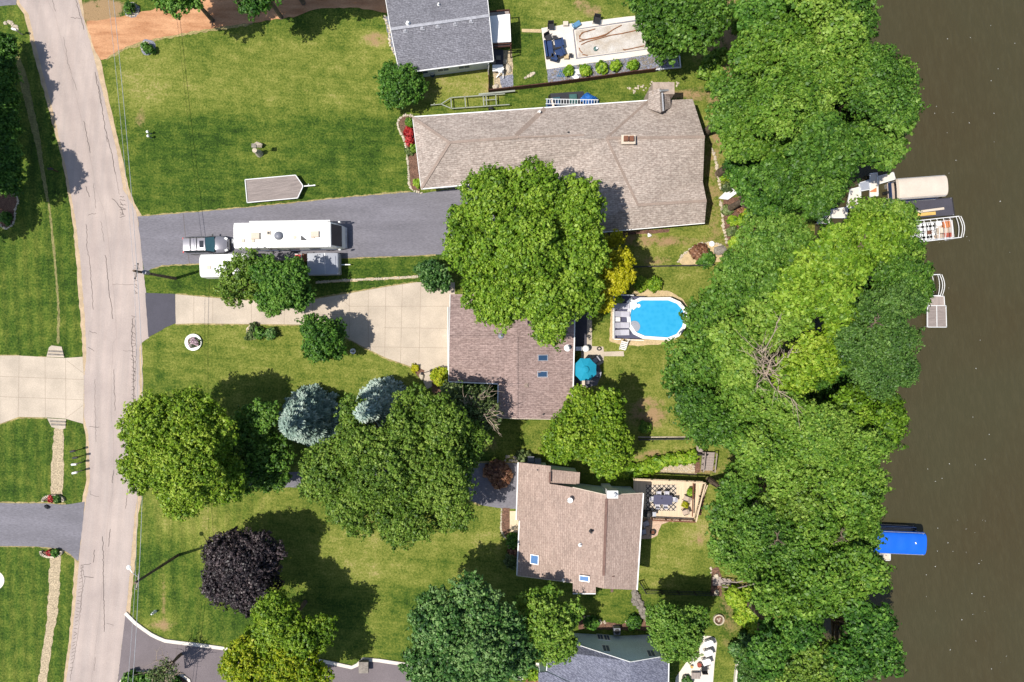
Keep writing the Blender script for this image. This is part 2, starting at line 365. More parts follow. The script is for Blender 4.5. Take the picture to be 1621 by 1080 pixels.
M['roof_grey'] = shingle_mat('grey_shingles', alb(118, 117, 124), alb(146, 145, 152), R(8), 5)
M['roof_grey_cap'] = mat('pale_ridge_shingles', alb(172, 172, 178), .9, .15, 9, .25)
M['roof_mauve'] = shingle_mat('mauve_brown_shingles', alb(152, 130, 124), alb(178, 155, 148), R(0), 3)
M['roof_pink'] = shingle_mat('pinkish_brown_shingles', alb(172, 149, 137), alb(188, 166, 153), R(90), 5, .2)
M['roof_pink_cap'] = mat('brown_ridge_vent', alb(128, 100, 90), .9, .15, 8, .3)
M['roof_blue'] = shingle_mat('slate_blue_shingles', alb(104, 106, 122), alb(138, 140, 156), R(30), 4, .25)
M['siding_blue'] = mat('blue_grey_siding', (.26, .36, .42, 1), .6, .08)
M['siding_green'] = mat('sage_siding', (.62, .72, .64, 1), .6, .06)
M['siding_grey'] = mat('grey_siding', (.64, .72, .74, 1), .6, .05)
M['siding_white'] = mat('white_siding', (.62, .64, .66, 1), .6, .05)
M['siding_tan'] = mat('tan_brick', (.34, .27, .22, 1), .8, .15, 6, .2)
M['window'] = glass_mat('window_glass', (.03, .07, .17, 1), .5)
M['skyglass'] = glass_mat('skylight_glass', (.10, .22, .45, 1), .12)
M['skyglass_dark'] = glass_mat('dark_skylight_glass', (.03, .07, .14, 1), .12)
M['silver'] = mat('silver_car_paint', alb(146, 144, 152), .3, .04, 3, .02, 9, metal=.25, bmp=0, spec=.6)
M['windscreen'] = glass_mat('car_glass', (.04, .10, .12, 1))
M['carglass'] = glass_mat('dark_car_glass', (.015, .018, .025, 1))
M['red'] = mat('red_plastic', (.55, .03, .03, 1), .5, .1)
M['rust'] = mat('red_rust', alb(168, 84, 66), .8, .25, 6, .3)
M['orange'] = mat('orange_mat', alb(206, 130, 84), .8, .15, 6, .15)
M['yellow_plank'] = mat('yellow_lumber', alb(226, 186, 104), .7, .1, 5, .1)
M['tan_cushion'] = mat('tan_cushion', alb(196, 176, 158), .85, .1, 6, .1)
M['cover'] = mat('dusty_pool_cover', alb(200, 186, 168), .8, .14, 2.4, .16, 8, col2=alb(214, 208, 200))
M['paver'] = mat('grey_pavers', alb(142, 140, 146), .9, .2, 14, .2)
M['dark_tube'] = mat('brown_water_tube', alb(150, 96, 54), .6, .3, 6, .2)
M['rug'] = None
M['green_box'] = mat('dark_green_paint', (.03, .09, .08, 1), .5, .2)
M['pipe_blue'] = mat('blue_grey_plastic', alb(92, 140, 176), .5, .08)
M['greybox'] = mat('grey_sheet_metal', alb(166, 170, 180), .45, .06, 3, .05, 9, bmp=.03)
M['dome'] = mat('grey_dome', alb(134, 136, 146), .4, .05)
M['foam'] = mat('white_foam_fleck', (.8, .8, .78, 1), .9, .05)
def rug_mat():
    m, n, b, o = nodes('black_lattice_rug'); v = vec(n, 1, 1, 1, R(45), True); br = n.nodes.new('ShaderNodeTexChecker')
    sp = n.nodes.new('ShaderNodeSeparateXYZ'); n.links.new(v, sp.inputs[0])
    a = mth(n, 'LESS_THAN', mth(n, 'FRACT', mth(n, 'MULTIPLY', sp.outputs[0], 2.9)), .26); c = mth(n, 'LESS_THAN', mth(n, 'FRACT', mth(n, 'MULTIPLY', sp.outputs[1], 2.9)), .26)
    n.links.new(mixc(n, mth(n, 'MAXIMUM', a, c), alb(216, 200, 180), (.025, .025, .03, 1)), b.inputs['Base Color']); b.inputs['Roughness'].default_value = .95; return m
M['rug'] = rug_mat()
g_ = alb
LM = {
 'maple': leaf_mat('leaf_maple', g_(78, 114, 20), g_(124, 166, 38), g_(178, 208, 74)),
 'lime': leaf_mat('leaf_lime', g_(94, 132, 24), g_(146, 182, 42), g_(194, 214, 80)),
 'oak': leaf_mat('leaf_oak', g_(62, 102, 30), g_(104, 150, 48), g_(150, 186, 78)),
 'oaklight': leaf_mat('leaf_light_oak', g_(80, 122, 32), g_(124, 166, 52), g_(170, 200, 84)),
 'fine': leaf_mat('leaf_fine_dark', g_(62, 98, 36), g_(94, 134, 52), g_(132, 168, 80), .2),
 'olive': leaf_mat('leaf_olive', g_(76, 110, 28), g_(120, 156, 50), g_(170, 196, 86)),
 'green': leaf_mat('leaf_green', g_(52, 96, 28), g_(90, 140, 44), g_(136, 180, 72)),
 'dark': leaf_mat('leaf_dark', g_(46, 86, 34), g_(86, 134, 56), g_(150, 184, 108), .2),
 'purple': leaf_mat('leaf_purple', g_(34, 29, 32), g_(60, 50, 54), g_(112, 98, 98), .08, .45),
 'yellow': leaf_mat('leaf_yellow', g_(160, 164, 14), g_(206, 204, 22), g_(232, 222, 60)),
 'yellowgreen': leaf_mat('leaf_yellow_green', g_(120, 154, 20), g_(176, 194, 34), g_(222, 220, 64)),
 'blue': leaf_mat('needle_blue', g_(104, 130, 116), g_(156, 182, 166), g_(206, 222, 208), .08, .7),
 'hedge': leaf_mat('leaf_hedge', g_(96, 140, 26), g_(152, 190, 44), g_(196, 218, 76)),
 'tangle': leaf_mat('leaf_grey_green', g_(64, 82, 42), g_(100, 122, 62), g_(146, 160, 98), .15),
 'brown': leaf_mat('dead_brown_leaf', g_(96, 60, 42), g_(140, 96, 70), g_(178, 134, 102), .1),
 'flower': leaf_mat('petal_red', g_(150, 20, 26), g_(196, 40, 44), g_(220, 110, 100), .1),
 'pink': leaf_mat('petal_pink', g_(150, 110, 130), g_(200, 170, 180), g_(236, 220, 220), .1),
}

# ------------------------------------------------------------------ foliage (numpy leaf clouds)
def leaf_object(name, pos, nrm, size, tint, m, parent=None, elong=1.35, tdir=None, **kw):
    n = len(pos); rng = np.random.default_rng(n + 3)
    nrm = nrm / (np.linalg.norm(nrm, axis=1, keepdims=True) + 1e-9)
    rnd = tdir if tdir is not None else rng.normal(size=(n, 3))
    t = rnd - nrm * np.sum(rnd * nrm, 1, keepdims=True); t /= (np.linalg.norm(t, axis=1, keepdims=True) + 1e-9)
    b = np.cross(nrm, t); L = size[:, None] * elong * .5; W = size[:, None] * .5
    bend = nrm * (size[:, None] * .14)
    v = np.empty((n, 4, 3)); v[:, 0] = pos - t * L - bend; v[:, 1] = pos + b * W * .9 - t * L * .1 + bend; v[:, 2] = pos + t * L - bend; v[:, 3] = pos - b * W * .9 - t * L * .1 + bend
    o = Vector((0, 0, 0)); q = parent
    while q is not None: o = o + q.location; q = q.parent
    if parent is None and kw.get('base') is not None: o = Vector(kw['base'])
    v = (v - np.array(o)).reshape(-1, 3).astype(np.float32)
    me = bpy.data.meshes.new(name); me.vertices.add(4 * n); me.vertices.foreach_set('co', v.ravel())
    me.loops.add(4 * n); me.loops.foreach_set('vertex_index', np.arange(4 * n, dtype=np.int32))
    me.polygons.add(n); me.polygons.foreach_set('loop_start', np.arange(0, 4 * n, 4, dtype=np.int32))
    at = me.attributes.new('tint', 'FLOAT', 'FACE'); at.data.foreach_set('value', tint.astype(np.float32))
    me.materials.append(m); me.update(calc_edges=True)
    ob = bpy.data.objects.new(name, me); C.objects.link(ob)
    if parent is not None: ob.parent = parent
    elif kw.get('base') is not None: ob.location = kw['base']
    return tag(ob, kw.get('label'), kw.get('cat'), kw.get('group'), kw.get('kind'))
def cloud(lobes, seed, clump=.8, leaf=.24, dens=1.0, keep=1.0, low=-.45, rag=.14):
    """lobes: (x,y,z,r,rz). Clumps sit on the lobes' skins, leaves on the clumps."""
    rng = np.random.default_rng(seed); A = np.array(lobes, float); P_, N_, S_, T_ = [], [], [], []
    lt = rng.uniform(-.17, .17, len(A))
    for li, (x, y, z, r, rz) in enumerate(A):
        for shell, cs, lf, mul, tsh in ((1.0, clump, leaf, 1.0, 0), (.7, clump * 1.5, leaf * 1.7, .5, -.1), (1.1, clump * .62, leaf, .5, .04)):  # inner shell gets a darker tint, painting extra shade into the crown gaps
            rr, rrz = r * shell, rz * shell
            n = int(4 * math.pi * rr * (rr + rrz) / 2 / (cs * cs * (.74 if tsh == 0 else .6))) + 3
            i = np.arange(n) + .5; ph = np.arccos(1 - 2 * i / n); th = math.pi * (1 + 5 ** .5) * i + rng.uniform(0, 6.28)
            u = np.stack([np.cos(th) * np.sin(ph), np.sin(th) * np.sin(ph), np.cos(ph)], 1) + rng.normal(0, .16 / max(r, .5), (n, 3))
            u /= np.linalg.norm(u, axis=1, keepdims=True); u = u[u[:, 2] > low]
            u = u[rng.random(len(u)) < keep * (.92 if tsh == 0 else (1 if tsh < 0 else .26))]
            k = 1 + rng.normal(0, rag, len(u)).clip(-.35, .24)
            c = np.array([x, y, z]) + u * np.array([rr, rr, rrz]) * k[:, None]
            inside = np.zeros(len(c), bool)
            for lj, (x2, y2, z2, r2, rz2) in enumerate(A):
                if lj == li: continue
                q = (c - np.array([x2, y2, z2])) / np.array([r2, r2, rz2]); inside |= (np.sum(q * q, 1) < (.72 * shell) ** 2)
            c, u = c[~inside], u[~inside]
            if not len(c): continue
            m_ = max(6, int(38 * dens * mul * (cs / leaf / 3.3) ** 2 * (leaf / lf) ** 1.2)); cnt = len(c)
            cr = cs * rng.uniform(.34, .7, cnt); K = max(3, m_ // 11); m_ = K * 11
            td = rng.normal(size=(cnt, K, 3)); td /= np.linalg.norm(td, axis=2, keepdims=True); td = td + u[:, None, :] * .45 + np.array([0, 0, .3])
            tc = c[:, None, :] + td * rng.uniform(.5, 1.0, (cnt, K, 1)) * cr[:, None, None] * np.array([1.1, 1.1, .8])
            idx = np.arange(m_) % K; off = rng.normal(size=(cnt, m_, 3)); off /= np.linalg.norm(off, axis=2, keepdims=True)
            pos = tc[:, idx] + off * rng.uniform(.2, 1.0, (cnt, m_, 1)) * (min(.15, leaf * .8) + .09 * cs) * (1 if tsh >= 0 else 1.8)
            nr = off * .85 + td[:, idx] * .4 + np.array([0, 0, .35]) + rng.normal(0, .36, (cnt, m_, 3))
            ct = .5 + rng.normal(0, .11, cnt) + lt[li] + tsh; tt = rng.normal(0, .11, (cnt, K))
            P_.append(pos.reshape(-1, 3)); N_.append(nr.reshape(-1, 3)); S_.append((lf * rng.uniform(.5, 1.4, (cnt, m_))).ravel())
            T_.append((ct[:, None] + tt[:, idx] + rng.normal(0, .16, (cnt, m_))).ravel())
    return np.concatenate(P_), np.concatenate(N_), np.concatenate(S_), np.concatenate(T_).clip(0, 1)
def auto_lobes(x, y, zt, Rr, asp, rng, n=None):
    """one dome split into a crown of unequal sub-lobes; zt = top of the dome"""
    hz = Rr * asp; zc = zt - hz
    out = [(x, y, zc + hz * .38, Rr * .52, hz * .56)]
    n = n or (6 if Rr < 2.6 else (9 if Rr < 3.8 else 12)); a0 = rng.uniform(0, 6.28)
    for k in range(n):
        a = a0 + 2 * math.pi * k / n + rng.uniform(-.25, .25); dd = Rr * rng.uniform(.52, .68); r = Rr * rng.uniform(.25, .42)
        out.append((x + dd * math.cos(a), y + dd * math.sin(a), zc + hz * rng.uniform(-.12, .42), r, r * asp * .9))
    if Rr > 2.4:
        for k in range(n // 2 + 1):
            a = rng.uniform(0, 6.28); dd = Rr * rng.uniform(.15, .45); r = Rr * rng.uniform(.22, .34)
            out.append((x + dd * math.cos(a), y + dd * math.sin(a), zc + hz * rng.uniform(.55, .8), r, r * asp * .8))
    return out
def limb(mb, a, b, r0, r1, rng, seg=4, wob=.12):
    a, b = Vector(a), Vector(b); L = (b - a).length; pts = [a]
    for i in range(1, seg):
        t = i / seg; pts.append(a.lerp(b, t) + Vector(rng.normal(0, wob * L / 4, 3)))
    pts.append(b); mb.tube(pts, [r0 + (r1 - r0) * i / seg for i in range(seg + 1)], 6); return pts
NT = [0]
def tree(label, sp, blobs, ztop, asp=.8, clump=.8, leaf=.24, dens=1.0, keep=1.0, cat='tree', name='broadleaf_tree', group=None, rag=.14, nlobe=None, trunk=True, bark='bark', th=.24):
    """blobs: (px,py,r_px[,ztop]) as seen in the photograph; placed at their real height"""
    NT[0] += 1; rng = np.random.default_rng(100 + NT[0]); lobes = []; cs = []
    for q in blobs:
        zt = q[3] if len(q) > 3 else ztop; zz = zt - q[2] * S * asp * .55; p = P(q[0], q[1], zz); r = q[2] * .93 * S * (H - zz) / H
        lobes += auto_lobes(p.x, p.y, zt, r, asp, rng, nlobe); cs.append((p.x, p.y, zz, r))
    wsum = sum(c[3] ** 2 for c in cs); bx = sum(c[0] * c[3] ** 2 for c in cs) / wsum; by = sum(c[1] * c[3] ** 2 for c in cs) / wsum
    base = Vector((bx, by, gz(bx))); t = thing(name, label, cat, base, 0, group)
    if trunk:
        mb = MB(); top = max(c[2] for c in cs); zf = base.z + (top - base.z) * .42; rt = th * (.5 + top / 14)
        mb.tube([(bx, by, base.z - .1), (bx, by, base.z + .35), (bx + .05, by, zf)], [rt * 1.35, rt, rt * .72], 9)
        for c in lobes[:26]:
            limb(mb, (bx, by, zf - .1), (c[0], c[1], c[2] - c[4] * .1), rt * .42, .035, rng)
        mb.build('trunk', M[bark], t)
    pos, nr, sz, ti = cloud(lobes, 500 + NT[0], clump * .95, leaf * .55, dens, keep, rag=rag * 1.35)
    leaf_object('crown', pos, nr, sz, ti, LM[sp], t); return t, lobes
def spruce(label, px, py, rpx, ztop, base_h=.6, sp='blue', leaf=.2):
    NT[0] += 1; rng = np.random.default_rng(300 + NT[0]); zz = ztop * .35; p = P(px, py, zz); Rr = rpx * S * (H - zz) / H
    t = thing('spruce_tree', label, 'tree', (p.x, p.y, 0)); MB().tube([(p.x, p.y, -.1), (p.x, p.y, ztop * .9)], [.22, .03], 8).build('trunk', M['bark'], t)
    Ps, Ns, Ss, Ts, Td = [], [], [], [], []
    tiers = 11
    for i in range(tiers):
        f = i / (tiers - 1); z = base_h + (ztop - base_h) * f; rr = Rr * (1 - f) ** .72 + .12; nb = max(5, int(2 * math.pi * rr / .42))
        for k in range(nb):
            a = 2 * math.pi * (k + rng.uniform(-.3, .3)) / nb + i * .7; L = rr * rng.uniform(.86, 1.08); tb = rng.normal(.5, .15)
            m_ = int(34 * L) + 16; u = rng.random(m_) ** .6; wd = .24 * (1 - u * .45)
            r_ = u * L; sx = rng.normal(0, 1, m_) * wd; zz_ = z - .28 * r_ + rng.normal(0, .09, m_) + .12 * u
            x = p.x + r_ * math.cos(a) - sx * math.sin(a); y = p.y + r_ * math.sin(a) + sx * math.cos(a)
            Ps.append(np.stack([x, y, zz_], 1)); dv = np.array([math.cos(a), math.sin(a), -.15]); sd = np.array([-math.sin(a), math.cos(a), 0])
            Td.append(dv[None] + sd[None] * (sx / .2)[:, None] * .6 + rng.normal(0, .25, (m_, 3)))
            Ns.append(np.array([0, 0, 1])[None] + rng.normal(0, .45, (m_, 3))); Ss.append(leaf * rng.uniform(.5, 1, m_)); Ts.append((tb + .25 * (u - .5) + rng.normal(0, .1, m_)).clip(0, 1))
    leaf_object('crown', np.concatenate(Ps), np.concatenate(Ns), np.concatenate(Ss), np.concatenate(Ts), LM[sp], t, elong=2.2, tdir=np.concatenate(Td)); return t
def shrub(label, sp, px, py, rpx, h=1.0, name='shrub', cat='shrub', group=None, leaf=.13, clump=.34, sq=1.0, dens=.7, parent=None, z0=0, keep=1.0, kind=None, blobs=None):
    NT[0] += 1; rng = np.random.default_rng(900 + NT[0]); lobes = []
    for (bx, by, br) in (blobs or [(px, py, rpx)]):
        p = P(bx, by, z0 + h * .5); r = br * S
        lobes.append((p.x, p.y, z0 + gz(p.x) + h * .45, r * .85, h * .5))
        for k in range(4): a = rng.uniform(0, 6.28); lobes.append((p.x + r * .5 * math.cos(a), p.y + r * .5 * math.sin(a), z0 + gz(p.x) + h * rng.uniform(.3, .5), r * .5, h * .38))
    pos, nr, sz, ti = cloud(lobes, 900 + NT[0], clump, leaf, dens, keep, low=-.2)
    b = Vector((lobes[0][0], lobes[0][1], z0 + gz(lobes[0][0])))
    return leaf_object(name, pos, nr, sz, ti, LM[sp], parent, base=None if parent else b, label=label, cat=cat, group=group, kind=kind)
def dead_limbs(t, px, py, z, targets, r0=.14, name='bare_branch', m='bark_pale', sub=5):
    rng = np.random.default_rng(int(px * 7 + py)); mb = MB(); a = P(px, py, z)
    for (qx, qy, qz) in targets:
        b = P(qx, qy, qz); pts = limb(mb, a, b, r0 * .8, .022, rng, 6, .3)
        for k in range(sub):
            i = 1 + k % 5; q0 = pts[i]; dr = (b - a).normalized(); L = (b - a).length * rng.uniform(.15, .35)
            q1 = q0 + dr * L * .8 + Vector((rng.normal(0, .6) * L, rng.normal(0, .6) * L, rng.uniform(-.1, .3) * L)); pp = limb(mb, q0, q1, .035, .012, rng, 3, .3)
            for kk in range(2): limb(mb, pp[1 + kk], pp[1 + kk] + (q1 - q0) * .6 + Vector(rng.normal(0, .35, 3)) * L, .02, .009, rng, 2, .2)
    return mb.build(name, M[m], t)

# ================================================================== GROUND
def build_ground():
    xs = [-420, -160, -80] + list(np.arange(-62, 62.01, .5)) + [80, 160, 420]; ys = [-420, -160, -70] + list(np.arange(-44, 44.01, .5)) + [70, 160, 420]
    X, Y = np.meshgrid(np.array(xs, float), np.array(ys, float)); nx, ny = len(xs), len(ys)
    Z = np.vectorize(lambda a: gz(a))(X); PX = X / S + CX; PY = CY - Y / S
    dry = np.full(X.shape, .38); dirt = np.zeros(X.shape); stripe = np.zeros(X.shape)
    def box(arr, x0, y0, x1, y1, val, soft=14, w=1.0):
        f = 1 / (1 + np.exp(-(PX - x0) / soft * 2.2)) * 1 / (1 + np.exp((PX - x1) / soft * 2.2)) * 1 / (1 + np.exp(-(PY - y0) / soft * 2.2)) * 1 / (1 + np.exp((PY - y1) / soft * 2.2))
        arr += (val - arr) * f * w
    def blob(arr, x, y, rx, ry, val, w=1.0, ang=0):
        c, s_ = math.cos(ang), math.sin(ang); dx, dy = PX - x, PY - y; u = (dx * c + dy * s_) / rx; v = (-dx * s_ + dy * c) / ry
        arr += (val - arr) * np.exp(-(u * u + v * v)) * w
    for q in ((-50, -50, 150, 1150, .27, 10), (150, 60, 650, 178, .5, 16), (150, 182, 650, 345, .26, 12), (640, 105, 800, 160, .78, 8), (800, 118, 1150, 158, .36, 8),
              (790, -40, 1120, 60, .5, 20), (805, 50, 865, 135, .34, 8), (220, 400, 700, 470, .26, 8), (215, 510, 730, 625, .52, 10), (215, 600, 480, 790, .42, 10),
              (215, 780, 830, 930, .52, 20), (205, 870, 420, 1010, .24, 12), (430, 900, 660, 1060, .36, 20), (780, 660, 870, 735, .5, 10), (1000, 360, 1140, 420, .64, 10),
              (1000, 420, 1120, 470, .58, 10), (925, 530, 1130, 700, .56, 14), (1000, 700, 1110, 750, .55, 8), (1110, 190, 1150, 380, .82, 8), (1120, 190, 1330, 1100, .5, 20),
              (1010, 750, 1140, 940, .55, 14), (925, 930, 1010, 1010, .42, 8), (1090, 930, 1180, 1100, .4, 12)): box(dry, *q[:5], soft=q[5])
    for q in ((230, 120, 34, 60, .75, .7), (520, 150, 90, 26, .66, .6), (330, 140, 60, 30, .7, .5), (595, 62, 26, 16, .9, .9), (450, 60, 60, 20, .6, .5), (600, 235, 40, 30, .12, .8), (350, 210, 70, 20, .16, .8),
              (425, 250, 24, 12, .45, .6), (620, 270, 20, 40, .55, .6), (560, 100, 50, 18, .7, .5), (620, 905, 130, 26, .74, .8), (560, 870, 120, 20, .7, .7), (640, 945, 60, 20, .2, .8), (260, 930, 8, 60, .6, .6),
              (252, 985, 30, 20, .75, .8), (290, 935, 6, 40, .5, .5), (760, 855, 25, 12, .8, .7), (700, 890, 60, 20, .3, .6), (600, 975, 20, 40, .55, .6), (320, 540, 60, 20, .6, .5), (420, 590, 120, 16, .6, .5),
              (255, 560, 10, 60, .3, .7), (1100, 845, 26, 20, .9, .8), (1080, 870, 20, 30, .7, .6), (1110, 895, 16, 20, .25, .5), (825, 700, 16, 10, .2, .8), (1000, 590, 50, 40, .6, .5), (240, 850, 10, 50, .35, .7),
              (310, 820, 50, 24, .66, .7), (230, 350, 60, 12, .45, .5), (130, 610, 20, 60, .2, .5), (1050, 140, 40, 10, .55, .7)): blob(dry, *q[:4], q[4], q[5])
    for q in ((594, 62, 20, 12, .7), (1030, 655, 20, 16, 1.6), (1022, 650, 30, 26, .6), (222, 190, 10, 30, .45), (1040, 412, 30, 8, .55), (940, 18, 14, 10, .7), (919, 8, 16, 12, .6), (1085, 150, 60, 10, .75), (1128, 300, 12, 120, .5), (1140, 180, 14, 60, .75), (1105, 855, 12, 10, .6),
              (1040, 720, 60, 8, .6), (258, 990, 26, 9, .6), (258, 950, 5, 60, .45), (1040, 382, 70, 9, .7), (952, 375, 50, 6, .8), (1115, 745, 20, 8, .7), (150, 20, 30, 14, 1.6), (170, 15, 22, 16, 1.4), (1150, 960, 10, 60, .5), (1200, 500, 60, 700, .55),
              (830, 722, 30, 5, .6), (625, 165, 60, 3, .3), (475, 145, 40, 5, .3), (1150, 50, 60, 60, .8), (760, 700, 40, 20, .45)): blob(dirt, *q[:4], q[4])
    for q in ((-50, -50, 150, 1150, -1.0), (215, 780, 430, 1010, -.8), (160, 180, 650, 345, .35), (225, 600, 260, 520, -.6)): box(stripe, *q[:5], soft=10)
    vs = np.stack([X.ravel(), Y.ravel(), Z.ravel()], 1).astype(np.float32); i = np.arange(nx * ny).reshape(ny, nx)
    f = np.stack([i[:-1, :-1].ravel(), i[:-1, 1:].ravel(), i[1:, 1:].ravel(), i[1:, :-1].ravel()], 1)
    me = bpy.data.meshes.new('ground'); me.from_pydata(vs.tolist(), [], f.tolist())
    for nm, a in (('dry', dry), ('dirt', dirt), ('stripe', stripe)):
        at = me.attributes.new(nm, 'FLOAT', 'POINT'); at.data.foreach_set('value', a.ravel().astype(np.float32))
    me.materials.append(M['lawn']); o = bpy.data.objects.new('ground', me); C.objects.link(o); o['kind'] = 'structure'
build_ground()
MB().grid(lambda u, v: (30 + u * 420, -420 + v * 840, -1.0), 4, 8).build('lake_water', M['water'], kind='structure')
fl = MB()
for k in range(60):
    px, py = random.choice([(random.uniform(1460, 1610), random.uniform(20, 1070)), (random.uniform(1460, 1560), random.uniform(720, 980))]); p = P(px, py, -.985)
    r = random.uniform(.025, .065); a = random.uniform(0, 3.1); fl.add([(p.x + math.cos(a + t) * r * (1 if t % 3.1 < 1 else .5), p.y + math.sin(a + t) * r * (1 if t % 3.1 < 1 else .5), -.985) for t in (0, 1.57, 3.14, 4.71)], [(0, 1, 2, 3)])
fl.build('floating_flecks', M['foam'], kind='stuff', label='tiny white flecks of cottonwood fluff floating on the brown lake')

ROADL = [(22, -20), (33, 8), (45, 22), (60, 85), (85, 180), (105, 268), (118, 340), (127, 410), (134, 500), (137, 560), (133, 600), (133, 660), (140, 690), (142, 760), (135, 800), (130, 830), (125, 890), (119, 960), (111, 1030), (102, 1100)]
ROADR = [(184, 1100), (192, 1030), (200, 968), (207, 890), (213, 815), (219, 780), (221, 700), (221, 600), (221, 545), (236, 535), (232, 470), (227, 430), (222, 380), (216, 335), (195, 300), (184, 235), (161, 140), (141, 60), (128, 15), (118, -20)]
sh_l = [(x - 5.5 - 2 * math.sin(y / 60), y) for x, y in ROADL]; sh_r = [(x + 10 + 2.5 * math.sin(y / 45), y) for x, y in ROADR if not 330 < y < 540]
ground_sheet('road_shoulder', sh_l + [(184, 1100), (130, 1100), (130, -20)][0:0] + [(140, 1100), (170, 600), (70, -20)], .006, M['shoulder'], 1.0)
ground_sheet('road_shoulder', rough_poly([(210, 1100)][0:0] + [(203, 1000), (208, 950), (214, 890), (219, 815), (224, 790), (226, 700), (226, 600), (225, 543), (226, 430)] + [(226, 345), (213, 322), (203, 295), (190, 235), (168, 140), (160, 98), (133, 30), (128, -20), (100, -20), (120, 300), (180, 700), (160, 1000)], .8, 8), .007, M['shoulder'])
def build_road():
    L = sorted((y, x) for x, y in ROADL); Q = sorted((y, x) for x, y in ROADR); ys = np.arange(-20, 1100, 3.0); rg = np.random.default_rng(4)
    xl = np.interp(ys, [a for a, b in L], [b for a, b in L]) + rg.normal(0, .35, len(ys)); xr = np.interp(ys, [a for a, b in Q], [b for a, b in Q]) + rg.normal(0, .35, len(ys)); nu = 12
    vs = []; uv = []
    for y, a, b in zip(ys, xl, xr):
        for k in range(nu + 1): vs.append(tuple(P(a + (b - a) * k / nu, y, .012))); uv.append((k / nu, y * S))
    fs = [(i * (nu + 1) + k, (i + 1) * (nu + 1) + k, (i + 1) * (nu + 1) + k + 1, i * (nu + 1) + k + 1) for i in range(len(ys) - 1) for k in range(nu)]
    me = bpy.data.meshes.new('road'); me.from_pydata(vs, [], fs); u = me.uv_layers.new(name='uv')
    for lp in me.loops: u.data[lp.index].uv = uv[lp.vertex_index]
    me.materials.append(M['road']); o = bpy.data.objects.new('road', me); C.objects.link(o); o['kind'] = 'structure'; return o
road = build_road()
ck = MB()
def crack(pts, wd=.05, jit=.9, step=3):
    line_strip(ck, rough_poly(pts, jit, step, False), wd, .017)
for pts in ([(83, 0), (88, 18)], [(101, 60), (108, 100), (122, 143)], [(133, 192), (143, 242)], [(120, 0), (128, 28), (133, 47)], [(150, 115), (158, 150), (166, 200), (176, 240), (183, 275)], [(153, 120), (157, 135), (161, 165)],
            [(184, 275), (189, 308)], [(148, 290), (152, 330)], [(137, 355), (138, 390), (143, 420), (145, 455), (148, 490)], [(160, 350), (165, 383)], [(167, 405), (174, 470), (179, 505)], [(168, 215), (170, 225)], [(180, 585), (182, 640), (182, 650)], [(180, 745), (178, 765)],
            [(202, 775), (199, 805)], [(210, 505), (209, 540), (212, 590), (211, 640), (209, 655)], [(214, 505), (216, 560), (213, 620), (216, 640)], [(140, 550), (149, 556)], [(141, 675), (148, 676), (157, 676)], [(143, 777), (143, 783), (157, 786)], [(174, 838), (172, 865)], [(150, 870), (148, 890)],
            [(128, 895), (131, 925), (127, 965), (124, 1000), (118, 1040), (111, 1078)], [(130, 895), (134, 915), (130, 940), (128, 970)], [(128, 895), (144, 892)], [(134, 913), (148, 914)], [(151, 1040), (149, 1062)], [(170, 987), (180, 990)], [(178, 450), (212, 451)], [(178, 315), (190, 327), (196, 340)],
            [(141, 525), (153, 528)], [(195, 555), (208, 556)], [(136, 295), (142, 312)], [(113, 28), (128, 30)], [(140, 340), (152, 338)], [(150, 600), (152, 700)], [(163, 850), (165, 1000)][0:2]):
    crack(pts, random.choice([.03, .045, .06]))
for k in range(26): y = 500 + k * 6.2; crack([(208 + random.uniform(-1, 1), y), (214 + random.uniform(-1, 1.5), y + random.uniform(-4, 5))], .04, .5, 2)
for k in range(10): y = 420 + k * 5; crack([(213, y), (218 + random.uniform(-2, 4), y + random.uniform(-5, 5))], .045, .8, 2)
for k in range(9): y = 312 + k * 4; crack([(190, y), (196 + random.uniform(-2, 4), y + random.uniform(-5, 5))], .05, .8, 2)
for k in range(30): y = 900 + k * 5.6; x = 130 - (y - 900) * .11; crack([(x - 2, y), (x + 3, y + random.uniform(-4, 4))], .04, .5, 2)
ck.build('road_cracks', M['crack'], kind='structure')
ground_sheet('dirt_drive', rough_poly([(136, 34), (170, 30), (210, 22), (245, 15), (262, -20), (640, -20), (620, 8), (612, 20), (560, 12), (500, 14), (470, 26), (400, 36), (330, 46), (260, 58), (225, 66), (200, 74), (168, 92), (160, 96), (148, 74)], 1.2, 7), .018, M['dirt'])
ground_sheet('grey_driveway', rough_poly([(218, 343), (297, 337), (400, 328), (537, 314), (650, 304), (668, 306), (735, 296), (860, 284), (900, 330), (880, 392), (760, 399), (690, 403), (562, 408), (400, 414), (300, 418), (258, 420), (240, 426), (228, 433), (222, 380)], .6, 8), .018, M['asphalt'])
ground_sheet('asphalt_apron', [(230, 464), (277, 465.5), (278.5, 512), (263, 518), (247, 528), (235, 534)], .022, M['asphalt_new'], .3)
cd = ground_sheet('concrete_driveway', [(277.6, 466), (330, 471), (400, 476), (480, 478), (497, 474), (550, 465), (612, 454), (660, 447), (720, 447), (720, 590), (710, 584), (672, 587), (647, 579), (612, 567), (575, 549), (540, 530), (510, 518), (480, 514), (310, 512), (278, 513)], .019, M['concrete'])
jn = MB()
for a, b in (((307, 470), (307, 512)), ((337, 472), (337, 513)), ((398, 476), (398, 514)), ((450, 477), (450, 514)), ((495, 474), (494, 516)), ((553, 464), (553, 540)), ((583, 459), (583, 552)), ((611, 454), (609, 566)), ((637, 450), (634, 575)), ((666, 447), (663, 585)), ((553, 485), (712, 485)), ((608, 519), (712, 520)), ((553, 484), (537, 471)), ((495, 498), (553, 498)), ((575, 549), (711, 551))): line_strip(jn, [a, b], .035, .0225)
jn.build('joint_lines', M['joint'], kind='structure')
